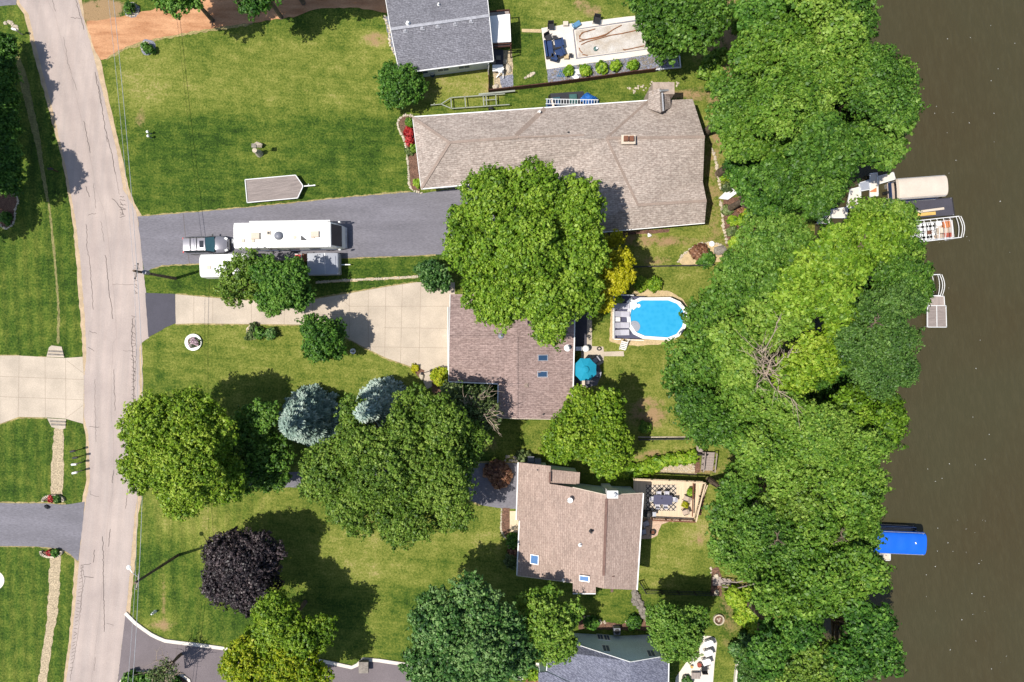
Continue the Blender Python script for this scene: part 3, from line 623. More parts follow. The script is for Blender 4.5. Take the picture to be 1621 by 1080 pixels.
ground_sheet('asphalt_patch', [(738, 733), (822, 733), (818, 806), (795, 805), (760, 799), (740, 790), (600, 780), (486, 772), (330, 770), (222, 772), (221, 742), (330, 744), (450, 748), (600, 740)], .018, M['asphalt'], .5)
ground_sheet('concrete_driveway', [(-60, 563), (28, 563), (102, 567), (131, 565), (133, 600), (132, 671), (104, 663), (74, 661), (30, 660), (0, 671), (-60, 684)], .019, M['concrete'])
jn = MB()
for a, b in (((30.5, 563), (29, 660)), ((71.5, 566), (72, 661)), ((104, 567), (104.5, 664)), ((-50, 594), (133, 601)), ((-50, 626), (133, 633)), ((106, 571), (131, 590)), ((106, 661), (131, 642)), ((0, 563), (0, 671))): line_strip(jn, [a, b], .035, .0225)
jn.build('joint_lines', M['joint'], kind='structure')
ground_sheet('grey_driveway', [(-60, 796), (70, 797), (104, 799), (134, 794), (131, 830), (124, 889), (112, 878), (98, 869), (60, 865), (-60, 864)], .018, M['asphalt'], .4)
ground_sheet('grey_driveway', [(-30, -20), (26, -20), (26, 8), (8, 9), (-30, 14)], .018, M['asphalt'], .4)
ground_sheet('asphalt_driveway', [(199, 970), (215, 986), (240, 1004), (262, 1014), (310, 1020), (355, 1026), (480, 1041), (557, 1056), (575, 1043), (640, 1051), (700, 1062), (700, 1120), (182, 1120), (192, 1030)], .018, M['asphalt_brown'])
jn = MB(); line_strip(jn, [(281, 1021), (278, 1056)], .04, .0225); line_strip(jn, [(290, 338), (294, 377), (300, 417)], .05, .0225); jn.build('joint_lines', M['crack'], kind='structure')
# gravel drainage strips on the left, with stone ends
ground_sheet('gravel_strip', [(86, 678), (101, 678), (101, 740), (99, 783), (80, 783), (81, 740)], .008, M['gravel'], 1.2, step=5)
ground_sheet('gravel_strip', [(79, 878), (96, 878), (95, 930), (91, 970), (84, 1010), (78, 1050), (72, 1100), (58, 1100), (66, 1040), (74, 980), (77, 930)], .008, M['gravel'], 1.2, step=5)
ground_sheet('worn_track', [(76, 322), (79, 322), (86, 380), (91, 440), (95, 500), (94, 545), (90, 545), (91, 490), (86, 420), (80, 360)], .007, M['track'], .9, step=4)
ground_sheet('worn_track', [(18, 60), (22, 60), (45, 130), (62, 210), (78, 320), (74, 320), (56, 230), (36, 150)], .007, M['track'], .9, step=4)
ground_sheet('concrete_circle', disc(-8, 919, 15, 32), .018, M['concrete_white'])
ground_sheet('dark_gravel_circle', disc(0, 0, 1), -.5, M['mulch'])
bpy.data.objects.remove(bpy.data.objects['dark_gravel_circle'])

es = MB()
def edge(pts, w0=.04, w1=.3):
    q = [P(a, b).xy for a, b in rough_poly(pts, .35, 4, False)]; vs = []
    for i, p in enumerate(q):
        t = (q[min(i + 1, len(q) - 1)] - q[max(i - 1, 0)]).normalized(); nn = Vector((-t.y, t.x)) * random.uniform(w0, w1) * .5; vs += [(*(p + nn), .0095), (*(p - nn), .0095)]
    es.add(vs, [(2 * i, 2 * i + 1, 2 * i + 3, 2 * i + 2) for i in range(len(q) - 1)])
edge([(222, 342), (297, 336.5), (400, 327.5), (537, 313.5), (650, 303)]); edge([(240, 426.5), (258, 420.5), (300, 418.5), (400, 414.5), (562, 408.5), (690, 403.5)]); edge([(278, 465.5), (330, 470), (400, 475)]); edge([(495, 473.5), (550, 464), (612, 453), (660, 446.5)])
edge([(278, 513.5), (310, 513), (480, 515)]); edge([(545, 533), (575, 550), (612, 568), (647, 580), (672, 588)]); edge([(0, 796), (70, 796), (104, 798)]); edge([(0, 864.5), (60, 865.5), (98, 870), (112, 879), (124, 890)]); edge([(0, 671), (30, 661), (74, 662)]); edge([(0, 562.5), (74, 566)])
edge([(168, 93), (200, 75), (260, 59), (330, 47), (400, 37)], .2, .6); edge([(737, 732), (820, 732)]); edge([(486, 773), (600, 781), (740, 791), (760, 800)])
es.build('bare_soil_edges', mat('dry_grass_edge', alb(160, 146, 96), .95, .3, 6, .35, 8), kind='structure')

def curb(name, pts, wd, h, m, label, z0=0, cat='curb'):
    mb = MB(); q = [P(a, b).xy for a, b in pts]
    L, Rr = [], []
    for i, p in enumerate(q):
        t = (q[min(i + 1, len(q) - 1)] - q[max(i - 1, 0)]).normalized(); nn = Vector((-t.y, t.x)) * wd / 2; L.append(p + nn); Rr.append(p - nn)
    vs = []; fs = []
    for a, b in zip(L, Rr): vs += [(a.x, a.y, z0), (a.x, a.y, z0 + h), (b.x, b.y, z0 + h), (b.x, b.y, z0)]
    for i in range(len(q) - 1):
        for k in range(3): fs.append((4 * i + k, 4 * i + k + 1, 4 * i + 5 + k, 4 * i + 4 + k)[::-1])
    fs += [(0, 1, 2, 3), tuple(4 * (len(q) - 1) + k for k in (3, 2, 1, 0))]
    mb.add(vs, fs); return mb.build(name, m, label=label, cat=cat, base=(q[0].x, q[0].y, 0))
curb('concrete_curb', [(199, 970), (207, 978), (215, 986), (227, 995), (240, 1004), (250, 1009), (262, 1014), (285, 1017), (310, 1020), (355, 1026), (420, 1033), (480, 1041), (520, 1048), (557, 1056), (566, 1052), (575, 1043), (600, 1045), (640, 1051), (700, 1061)], .36, .14, M['concrete_white'], 'long white concrete curb bending along the brown asphalt driveway at the bottom')
curb('concrete_curb', [(190, 1090), (192, 1078), (200, 1069), (212, 1064), (240, 1063), (270, 1065), (290, 1069), (300, 1076), (303, 1090)], .26, .14, M['concrete_white'], 'curved white curb round the planted island at the bottom left')
ground_sheet('island_bed', [(194, 1110), (195, 1078), (205, 1069), (225, 1066), (262, 1067), (286, 1071), (297, 1079), (300, 1110)], .03, M['mulch'])

def stones(name, pts, r, label, m='stone', jit=1.0, gap=1.0, kind=None, z=0.03, cat='stone edging', double=0):
    mb = MB()
    for i in range(len(pts) - 1):
        a, b = pts[i], pts[i + 1]; L = math.hypot(b[0] - a[0], b[1] - a[1]) * S; k = max(1, int(L / (r * 1.7 * gap)))
        for j in range(k):
            for dd in range(1 + double):
                t = (j + random.uniform(.2, .8)) / k; q = P(a[0] + (b[0] - a[0]) * t + random.uniform(-jit, jit), a[1] + (b[1] - a[1]) * t + random.uniform(-jit, jit)); mb.rock((q.x, q.y, gz(q.x) + z), r * random.uniform(.7, 1.25))
    p = P(*pts[0]); return mb.build(name, M[m], label=label, cat=cat, kind=kind, base=(p.x, p.y, gz(p.x)))
def scatter(name, poly, n, r, label, m='stone', z=.03, kind='stuff', cat=None):
    xs = [p[0] for p in poly]; ys = [p[1] for p in poly]; mb = MB(); c = 0
    def ins(x, y):
        k = False
        for i in range(len(poly)):
            (x1, y1), (x2, y2) = poly[i], poly[i - 1]
            if (y1 > y) != (y2 > y) and x < (x2 - x1) * (y - y1) / (y2 - y1) + x1: k = not k
        return k
    while c < n:
        x, y = random.uniform(min(xs), max(xs)), random.uniform(min(ys), max(ys))
        if ins(x, y): q = P(x, y); mb.rock((q.x, q.y, gz(q.x) + z), r * random.uniform(.6, 1.3)); c += 1
    return mb.build(name, M[m], label=label, kind=kind, cat=cat)
def bed(name, pts, m, z=.02, amp=.8): return ground_sheet(name, pts, z, M[m], amp, step=4)

# ================================================================== HOUSES
CAMP = Vector((0, 0, H))
class House:
    def __init__(s, name, label, cx, cy, cat='house'):
        s.t = thing(name, label, cat, P(cx, cy)); s.pl = []
    def roof(s, vd, faces, m, name='roof', th=.16):
        V = {k: P(*v) for k, v in vd.items()}; mb = MB(); edges = {}
        for f in faces:
            pts = [V[k] for k in f]; c = (pts[1] - pts[0]).cross(pts[2] - pts[0])
            if c.z < 0: f = f[::-1]; pts = pts[::-1]
            for i in range(1, len(pts) - 1): s.pl.append((pts[0], pts[i], pts[i + 1]))
            n = len(pts); mb.add(pts + [p - Vector((0, 0, th)) for p in pts], [tuple(range(n)), tuple(range(2 * n - 1, n - 1, -1))])
            for i in range(n): edges[(f[i], f[(i + 1) % n])] = 1
        for (a, b) in edges:
            if (b, a) not in edges:
                dz = Vector((0, 0, th)); mb.add([V[a], V[b], V[b] - dz, V[a] - dz], [(0, 3, 2, 1)])
        o = mb.build(name, m, s.t); s.V = V; return o
    def fascia(s, loop, m, wd=.1, ht=.14, name='gutter', off=.06):
        mb = MB(); pts = [s.V[k] for k in loop]; cen = sum(pts, Vector()) / len(pts)
        for a, b in zip(pts[:-1], pts[1:]):
            t = (b - a).normalized(); nn = Vector((t.y, -t.x, 0)).normalized()
            if nn.dot((a + b) / 2 - s.C) < 0: nn = -nn
            mb.beam(a + nn * off - Vector((0, 0, .045)), b + nn * off - Vector((0, 0, .045)), wd, ht)
        return mb.build(name, m, s.t)
    def cap(s, segs, m, wd=.3, name='ridge_cap', extra=.03):
        for a, b in segs: o = MB().beam(s.V[a] + Vector((0, 0, extra)), s.V[b] + Vector((0, 0, extra)), wd, .05).build(name, m, s.t)
        return o
    def walls(s, loop, m, inset=.4, drop=.17, name='wall'):
        pts = [s.V[k].copy() for k in loop]; n = len(pts); ar = sum(pts[i].x * pts[(i + 1) % n].y - pts[(i + 1) % n].x * pts[i].y for i in range(n)); sg = 1 if ar > 0 else -1
        q = []
        for i in range(n):
            a, b, c = pts[i - 1].xy, pts[i].xy, pts[(i + 1) % n].xy; d1 = (b - a).normalized(); d2 = (c - b).normalized(); n1 = Vector((-d1.y, d1.x)) * sg; n2 = Vector((-d2.y, d2.x)) * sg
            k = n1 + n2; k = k / max(.35, k.dot(k) / 2); q.append((b.x + k.x * inset, b.y + k.y * inset, pts[i].z - drop))
        mb = MB()
        for i in range(n):
            a, b = q[i], q[(i + 1) % n]; mb.add([(a[0], a[1], 0), (b[0], b[1], 0), b, a], [(0, 1, 2, 3)])
        s.W = q; return mb.build(name, m, s.t)
    def hit(s, px, py):
        dr = (P(px, py) - CAMP).normalized(); best = None
        for a, b, c in s.pl:
            nn = (b - a).cross(c - a).normalized(); dn = dr.dot(nn)
            if abs(dn) < 1e-6: continue
            t = (a - CAMP).dot(nn) / dn; p = CAMP + dr * t
            ok = all(((v - u).cross(p - u)).dot(nn) > -1e-2 for u, v in ((a, b), (b, c), (c, a)))
            if ok and (best is None or p.z > best[0].z): best = (p, nn)
        return best or (P(px, py, 3.5), Vector((0, 0, 1)))
    def skylight(s, px, py, wpx, hpx, gm='skyglass', label=None, ang=0):
        p, nn = s.hit(px, py); q = Vector((0, 0, 1)).rotation_difference(nn).to_matrix().to_4x4(); m = Matrix.Translation(p) @ q @ Matrix.Rotation(ang, 4, 'Z'); w_, h_ = wpx * S / 2 * .95, hpx * S / 2 * .95
        f = MB(); fw = .065
        for (cx, cy, sx, sy) in ((0, h_ - fw / 2, 2 * w_, fw), (0, -h_ + fw / 2, 2 * w_, fw), (w_ - fw / 2, 0, fw, 2 * h_ - 2 * fw), (-w_ + fw / 2, 0, fw, 2 * h_ - 2 * fw)):
            b = MB().box((cx, cy, .06), (sx, sy, .16)); f.add([m @ Vector(v) for v in b.v], b.f)
        fr = f.build('skylight', M['metal'], s.t); g = MB().box((0, 0, .07), (2 * w_ - 2 * fw, 2 * h_ - 2 * fw, .08)); MB().add([m @ Vector(v) for v in g.v], g.f).build('pane', M[gm], fr); return fr
    def vent(s, px, py, kind='pipe', r=.12, h=.4, m='white'):
        p, nn = s.hit(px, py); mb = MB()
        if kind == 'pipe': mb.cyl((p.x, p.y, p.z - .05), r * .7, h, 10); mb.cyl((p.x, p.y, p.z + h - .05), r, .1, 12, r * .8); mb.cyl((p.x, p.y, p.z - .02), r * 1.7, .06, 12, r)
        elif kind == 'box': mb.box((p.x, p.y, p.z + h / 2 - .02), (r * 2, r * 1.8, h), taper=.75); mb.box((p.x, p.y, p.z + .02), (r * 3, r * 2.8, .05))
        elif kind == 'fan': mb.lathe((p.x, p.y, p.z - .1), [(r * .6, 0), (r * .6, .2), (r, .22), (r * .95, .3), (r * .5, .38), (0, .4)], 18)
        return mb.build('roof_vent', M[m], s.t)
def wall_window(s, a, b, t, z0, z1, wd, name='window', out=.03):
    """window on the wall running from W[a] to W[b] at fraction t"""
    A, B = Vector(s.W[a]), Vector(s.W[b]); A.z = B.z = 0; dd = (B - A).normalized(); c = A.lerp(B, t); nn = Vector((dd.y, -dd.x, 0))
    if nn.dot(c - s.C) < 0: nn = -nn
    f = MB(); e = .06; zc = (z0 + z1) / 2
    for (u, z, su, szz) in ((0, z1, wd + e, e), (0, z0, wd + e, e), (-wd / 2, zc, e, z1 - z0 - e), (wd / 2, zc, e, z1 - z0 - e), (0, zc, .04, z1 - z0 - e)):
        f.box(tuple(c + dd * u + nn * out + Vector((0, 0, z))), (su, .08, szz), math.atan2(dd.y, dd.x))
    w_ = f.build(name, M['white'], s.t); MB().box(tuple(c + nn * (out - .01) + Vector((0, 0, zc))), (wd - e, .05, z1 - z0 - e), math.atan2(dd.y, dd.x)).build('pane', M['window'], w_); return w_

# --- House A: grey roof at the top
hA = House('house', 'grey shingled house cut by the top edge, with a row of roof vents', 700, 40); hA.C = P(700, 20)
hA.roof({'a': (632.5, 115.5, 3), 'b': (781, 96, 3), 'r1': (774, 25, 4.5), 'r0': (618.5, 46.5, 4.5), 'c': (766, -52, 3), 'd': (606, -30, 3)}, [('a', 'b', 'r1', 'r0'), ('r0', 'r1', 'c', 'd')], M['roof_grey'])
hA.walls(['a', 'b', 'r1', 'c', 'd', 'r0'], M['siding_white'], .45); hA.cap([('r0', 'r1')], M['roof_grey_cap'], .3)
hA.fascia(['a', 'b'], M['white']); hA.fascia(['a', 'r0', 'd'], M['white'], .06, .14, 'fascia', .03); hA.fascia(['b', 'r1', 'c'], M['white'], .06, .14, 'fascia', .03)
for x, y in ((642, 49), (669, 45), (693, 42), (721, 38), (746, 34)): hA.vent(x, y, 'box', .15, .2, 'roof_grey_cap')
hA.vent(646, 38, 'pipe', .16, .35); hA.vent(694.5, 8, 'pipe', .1, .3)
for t in (.2, .45, .7): wall_window(hA, 0, 1, t, 1.0, 2.2, 1.2)
MB().tube([P(773, 100, 2.8), P(774, 104, 2.2), P(773, 112, .8), P(774, 124, .12)], .05, 6).build('downspout', M['white'], hA.t)
# porch off House A
hp = thing('covered_porch', 'white flat patio roof on posts attached to the grey house', 'porch', P(792, 45))
c0 = [P(772, 26, 2.5), P(807, 22, 2.5), P(809, 66, 2.5), P(777, 68, 2.5)]
mb = MB(); mb.add([q for q in c0] + [q - Vector((0, 0, .12)) for q in c0], [(3, 2, 1, 0), (4, 5, 6, 7), (0, 1, 5, 4), (1, 2, 6, 5), (2, 3, 7, 6), (3, 0, 4, 7)]); mb.build('roof', M['white'], hp)
for q in (c0[1], c0[2], c0[3], P(806, 20, 2.4), P(808.5, 74, 2.4)): MB().box((q.x * .995, q.y * .995, 1.2), (.12, .12, 2.4)).build('post', M['wood_dark'], hp)
for a, b in (((778, 75), (809, 73)), ((778, 71), (808, 69)), ((808, 68), (808.5, 75)), ((771, 19), (807, 16)), ((806, 16), (808, 30))): MB().beam(P(*a, 2.3), P(*b, 2.3), .1, .2).build('beam', M['wood_dark'], hp)
MB().prism([tuple(q) for q in pxy([(775, 20), (806, 17), (808, 75), (779, 78)])], .1, .22).build('floor', M['wood_grey'], hp)
# garden corner south of the porch
bed('garden_bed', [(782, 96), (797, 80), (810, 80), (812, 110), (812, 138), (783, 141), (781, 120)], 'gravel')
bed('stone_patch', [(790, 122), (812, 118), (812, 138), (795, 140)], 'gravel_grey', .024)
ground_sheet('dark_patio', [(778, 78), (797, 79), (797, 106), (781, 108)], .03, M['asphalt_new'])

def fence(label, pts, h, m='wood_dark', name='fence', step=2.4, solid=True, rail=False, th=.05):
    t = thing(name, label, 'fence', P(*pts[0])); t.location.z = gz(t.location.x)
    pn = MB(); i = 0
    for a, b in zip(pts[:-1], pts[1:]):
        A, B = P(*a), P(*b); A.z, B.z = gz(A.x), gz(B.x); n = max(1, round((B - A).length / step))
        for k in range(n + (1 if b == pts[-1] else 0)):
            q = A.lerp(B, k / n); MB().box((q.x, q.y, q.z + h / 2 + .03), (.1, .1, h + .08)).build('post', M[m], t)
        up = Vector((0, 0, 1)); dd = (B - A).normalized()
        if solid: pn.beam(A + up * (h * .52), B + up * (h * .52), th, h * .92)
        else:
            for z in (.08, h * .5, h - .04): pn.beam(A + up * z, B + up * z, .045, .05)
            L = (B - A).length; kk = int(L / .16)
            for k in range(kk): q = A.lerp(B, (k + .5) / kk); pn.box((q.x, q.y, q.z + h * .5), (.022, .022, h * .9))
        if rail: pn.beam(A + up * (h + .06), B + up * (h + .06), .14, .04)
    pn.build('panel', M[m], t); return t
fence('dark brown wooden fence below the covered pool and gravel bed', [(774, 147), (870, 136), (960, 124), (1000, 118), (1035, 114)], .95, th=.09)
fence('short dark fence running down from the grey house corner', [(773, 104), (774, 125), (774, 146)], .95)
curb('landscape_timber', [(1005, 113), (1040, 111), (1077, 107.5), (1074, 80), (1069, 52)], .12, .22, M['metal_white'], 'pale rail running round the corner under the tree by the covered pool', cat='edging')

# --- House B: large tan roof
hB = House('house', 'long tan shingled house with hips and a brick chimney', 890, 260); hB.C = P(900, 260)
vB = {'A': (653.5, 186, 2.9), 'B': (1026, 160, 2.9), 'C': (1096.5, 157, 2.9), 'D': (1115.5, 217, 5.0), 'E': (1112.5, 288, 3.7), 'F': (1118.5, 318, 4.3), 'G': (1115.5, 352.5, 2.9), 'Hh': (872, 374, 2.9), 'I': (852, 282, 2.9), 'J': (667, 298.5, 2.9), 'K': (712, 226, 4.7), 'L': (960, 219, 5.2), 'M': (1010, 325, 4.3), 'U': (820, 217.5, 4.9)}
hB.roof(vB, [('A', 'B', 'L', 'K'), ('A', 'K', 'J'), ('J', 'K', 'L', 'I'), ('B', 'C', 'D', 'L'), ('L', 'D', 'E', 'M'), ('E', 'F', 'M'), ('F', 'G', 'Hh', 'M'), ('L', 'M', 'Hh'), ('I', 'L', 'Hh')], M['roof_tan'])
hB.V['N1'], hB.V['N2'] = hB.hit(818, 216)[0], hB.hit(864, 173)[0]; hB.V['U2'] = hB.hit(925, 214)[0]; hB.V['X1'] = hB.hit(880, 258)[0]
hB.cap([('A', 'K'), ('J', 'K'), ('K', 'U'), ('L', 'D'), ('M', 'F')], M['roof_tan_cap'], .28); hB.cap([('B', 'L'), ('L', 'M')], M['roof_tan_cap'], .22)
hB.cap([('N1', 'N2')], M['roof_tan_cap'], .62, 'valley_strip', .02); hB.cap([('U', 'U2')], M['roof_tan_cap'], .16, 'ridge_cap', .03)
hB.walls(['A', 'B', 'C', 'D', 'E', 'F', 'G', 'Hh', 'I', 'J'], M['siding_blue'], .5)
hB.fascia(['A', 'B'], M['white']); hB.fascia(['J', 'I'], M['white']); hB.fascia(['G', 'Hh'], M['white'], .08); hB.fascia(['A', 'J'], M['white'], .05, .14, 'fascia', .03)
for t in (.2, .42, .62, .85): wall_window(hB, 6, 7, t, .9, 2.1, 1.3)
p = P(1043, 163, 4.4)
ch = MB().box((P(1043, 160, 2.4).x, P(1043, 152, 2.4).y, 2.3), (2.2, 1.2, 4.6)); chm = ch.build('chimney', M['siding_tan'], hB.t)
dm = House.__new__(House); dm.t = hB.t; dm.pl = []; dm.roof({'a': (1026, 172, 3.6), 'b': (1027, 144, 4.2), 'c': (1044, 140, 5.2), 'd': (1046, 178, 4.9), 'e': (1060, 143, 4.2), 'f': (1062, 170, 3.5)}, [('a', 'b', 'c', 'd'), ('d', 'c', 'e', 'f')], M['roof_tan'], 'chimney_roof')
mb = MB(); mb.beam(P(1045, 144, 5.3), P(1058, 143, 4.6), .18, .12); mb.beam(P(1048, 147, 5.2), P(1050, 176, 4.7), .14, .1); mb.build('flashing', M['metal'], hB.t)
p, n_ = hB.hit(993, 224); cb = MB().box((p.x, p.y, p.z + .25), (1.25, .75, .7)).box((p.x, p.y, p.z + .64), (1.4, .9, .08)).build('chimney', M['cream'], hB.t)
MB().box((p.x - .27, p.y + .02, p.z + .85), (.42, .5, .36)).build('flue', M['wood_brown'], cb); MB().box((p.x + .27, p.y + .02, p.z + .85), (.42, .5, .36)).build('flue', M['wood_brown'], cb)
hB.vent(854, 179, 'pipe', .14, .45); hB.vent(900, 210, 'box', .07, .12, 'black'); hB.vent(1035, 325, 'box', .05, .1, 'metal')
p = P(690, 298, 0); gd = MB(); q0, q1 = Vector(hB.W[9]), Vector(hB.W[8]); dd = (q1 - q0); dd.z = 0; dd.normalize(); nn = Vector((dd.y, -dd.x, 0))
for k in range(1):
    c = Vector((q0.x, q0.y, 0)) + dd * 3.6; gd.box(tuple(c + nn * .02 + Vector((0, 0, 1.1))), (4.8, .06, 2.15), math.atan2(dd.y, dd.x))
gd.build('garage_door', M['white'], hB.t)
# --- House C: mauve roof
hC = House('house', 'mauve brown shingled house beside the round pool, with two small skylights', 820, 560); hC.C = P(810, 555)
vC = {'a': (713, 466, 2.7), 'b': (710.5, 603.5, 2.7), 'c': (789.5, 607, 2.7), 'd': (788.5, 661, 2.7), 'e': (818, 662.5, 3.5), 'f': (905, 664, 2.9), 'g': (910, 470, 2.9), 'h': (820, 466, 3.8), 'r0': (711.5, 534, 4.0), 'r1': (818, 533, 4.0)}
hC.roof(vC, [('a', 'r0', 'r1', 'h'), ('r0', 'b', 'c', 'r1'), ('r1', 'c', 'd', 'e'), ('e', 'f', 'g', 'r1'), ('r1', 'g', 'h')], M['roof_mauve'])
hC.cap([('r0', 'r1')], M['roof_mauve'], .24); hC.cap([('r1', 'e')], M['roof_mauve'], .24)
hC.walls(['a', 'r0', 'b', 'c', 'd', 'e', 'f', 'g', 'h'], M['siding_tan'], .5)
hC.fascia(['b', 'c'], M['white']); hC.fascia(['c', 'd'], M['white']); hC.fascia(['f', 'g'], M['white'], .12); hC.fascia(['b', 'r0', 'a'], M['white'], .06, .15, 'fascia', .03); hC.fascia(['d', 'e', 'f'], M['cream'], .06, .15, 'fascia', .03)
hC.skylight(859, 566.5, 16.5, 10, 'skyglass_dark'); hC.skylight(858.5, 592.5, 16.5, 10, 'skyglass_dark')
hC.vent(897, 551, 'pipe', .24, .75); hC.vent(793, 532, 'fan', .3, .4, 'dome'); hC.vent(833, 610, 'box', .14, .14, 'roof_tan_cap'); hC.vent(860, 656, 'pipe', .07, .3, 'black')
MB().box(tuple(P(711.5, 536, 1.2) + Vector((-.05, 0, 0))), (.08, 6.6, 2.2)).build('garage_door', M['white'], hC.t)
# --- House D: pinkish roof
hD = House('house', 'pinkish brown shingled house with two blue skylights and a wooden deck beside it', 915, 840); hD.C = P(915, 840)
vD = {'a': (821, 732, 2.8), 'a2': (818, 823, 2.8), 'a3': (823, 824.5, 2.8), 'b': (819, 911, 2.8), 'r1': (956, 932, 6.0), 'k1': (907, 922, 4.85), 'k2': (907, 939, 4.85), 'k3': (943, 939, 5.6), 'k4': (943, 929, 5.6), 'c': (1007.5, 934, 4.9), 'd': (1017.5, 781, 4.9), 'r0': (960, 784, 6.0), 'e': (907, 772, 4.3), 'f': (870, 766, 3.9), 'g': (872, 738, 3.9)}
hD.roof(vD, [('a', 'a2', 'f', 'g'), ('a2', 'a3', 'b', 'k1', 'e', 'f'), ('k1', 'k2', 'k3', 'k4'), ('k1', 'k4', 'r1', 'r0', 'e'), ('r0', 'r1', 'c', 'd')], M['roof_pink'])
hD.walls(['a', 'b', 'r1', 'c', 'd', 'r0', 'e', 'f', 'g'], M['siding_green'], .35)
d2 = House.__new__(House); d2.t = hD.t; d2.pl = []; d2.C = hD.C
d2.roof({'a': (868, 743, 3.6), 'b': (918, 748, 3.3), 'c': (917, 767, 3.3), 'd': (868, 766, 3.6)}, [('a', 'd', 'c', 'b')], M['roof_pink'], 'porch_roof'); d2.walls(['a', 'b', 'c', 'd'], M['siding_green'], .2, name='porch_wall')
hD.V['v0'], hD.V['v1'] = hD.hit(960, 790)[0], hD.hit(955.5, 911)[0]; hD.V['v2'], hD.V['v3'] = hD.hit(970.5, 912)[0], hD.hit(968.5, 937)[0]; hD.V['v4'], hD.V['v5'] = hD.hit(870.5, 748)[0], hD.hit(870, 764)[0]
hD.cap([('v0', 'v1'), ('v2', 'v3')], M['roof_pink_cap'], .26, 'ridge_vent', .06); hD.cap([('v4', 'v5')], M['roof_pink_cap'], .2, 'ridge_vent', .05)
hD.fascia(['a', 'a2'], M['white'], .11); hD.fascia(['a3', 'b'], M['white'], .11); hD.fascia(['c', 'd'], M['white'], .12); hD.fascia(['k2', 'k3'], M['white'], .08); hD.fascia(['d', 'r0', 'e'], M['cream'], .06, .15, 'fascia', .03); hD.fascia(['b', 'k1'], M['cream'], .06, .15, 'fascia', .03)
hD.skylight(846, 886, 14, 15); hD.skylight(925.5, 915.5, 16, 9)
hD.vent(935.5, 841, 'pipe', .12, .5, 'black'); hD.vent(918.5, 863, 'pipe', .12, .2); hD.vent(892, 919, 'pipe', .1, .25); hD.vent(851, 744, 'box', .05, .08, 'black')
p, _ = hD.hit(968, 784); cm = MB().box((p.x, p.y + .25, p.z + .2), (1.05, .75, 1.3)).build('chimney', M['white'], hD.t); MB().lathe((p.x + .15, p.y + .25, p.z + .85), [(.14, 0), (.14, .25), (.22, .26), (.2, .34), (0, .36)], 14).build('flue', M['metal'], cm)
MB().box((P(958, 762).x, P(958, 768).y, 2.6), (.9, .35, 5.2)).build('chimney_chase', M['white'], hD.t)
p, _ = hD.hit(903, 790); mb = MB(); mb.lathe((p.x - .1, p.y, p.z + .55), [(0, 0), (.15, .03), (.26, .1), (.28, .11)], 18); mb.tube([(p.x, p.y, p.z), (p.x, p.y, p.z + .5)], .03, 6); mb.tube([(p.x - .1, p.y, p.z + .55), (p.x - .45, p.y - .05, p.z + .8)], .02, 5); mb.build('satellite_dish', M['white'], hD.t)
mb = MB().box((P(819, 770, 1.2).x + .32, P(819, 768).y, 1.15), (.08, 4.9, 2.2)); mb.build('garage_door', M['white'], hD.t)
# --- House E: slate blue roof at the bottom
hE = House('house', 'two storey grey sided house with slate blue roof at the bottom edge', 960, 1060); hE.C = P(965, 1062)
vE = {'a': (911, 1019, 2.9), 'a0': (869, 1030, 2.9), 'b': (866, 1062, 2.9), 'p': (998, 1048.5, 6.3), 'c': (1058, 1038, 5.2), 'd': (1056, 1150, 5.2), 'q': (998, 1160, 6.3), 'f': (905, 1150, 2.9), 'g': (905, 1082, 2.9)}
vE['a'] = (911, 1020, 3.0); vE['b2'] = (935, 1095, 3.9)
hE.roof(vE, [('a', 'p', 'q', 'b2', 'b', 'a0'), ('p', 'c', 'd', 'q')], M['roof_blue'])
hE.walls(['a', 'p', 'c', 'd', 'q', 'b2', 'b', 'a0'], M['siding_grey'], .12); hE.fascia(['a', 'p', 'c'], M['white'], .05, .14, 'fascia', .03); hE.fascia(['c', 'd'], M['white'], .1); hE.fascia(['a0', 'b'], M['white'], .08)
l2 = House.__new__(House); l2.t = hE.t; l2.pl = []; l2.C = hE.C; l2.roof({'a': (852.5, 1065, 2.5), 'b': (866, 1064, 2.7), 'c': (905, 1082, 2.7), 'd': (905, 1130, 2.5), 'e': (851, 1130, 2.5)}, [('a', 'e', 'd', 'c', 'b')], M['roof_blue'], 'lower_roof'); l2.walls(['a', 'b', 'c', 'd', 'e'], M['siding_grey'], .15, name='lower_wall')
def ewin(px, py0, py1, wpx):                                  # find heights on the sloping-in-view north wall
    A, B = Vector(hE.W[0]), Vector(hE.W[1]); 
    if px > 998: A, B = Vector(hE.W[1]), Vector(hE.W[2])
    best = None
    for k in range(400):
        z = k * .015
        for t in np.linspace(0, 1, 60):
            c = A.lerp(B, t); ix = CX + c.x / S * H / (H - z); iy = CY - c.y / S * H / (H - z); e = (ix - px) ** 2 + (iy - (py0 + py1) / 2) ** 2
            if best is None or e < best[0]: best = (e, t, z)
    _, t, z = best; hh = (py1 - py0) / ((py0 + py1) / 2 - CY) * (H - z) / 2
    i = 0 if px <= 998 else 1; wall_window(hE, i, i + 1, t, z - hh, z + hh, wpx * S * (H - z) / H)
ewin(950, 1005, 1013, 9); ewin(961, 1006, 1014, 9); ewin(960, 1022, 1032, 11); ewin(1031, 1030, 1040, 11)

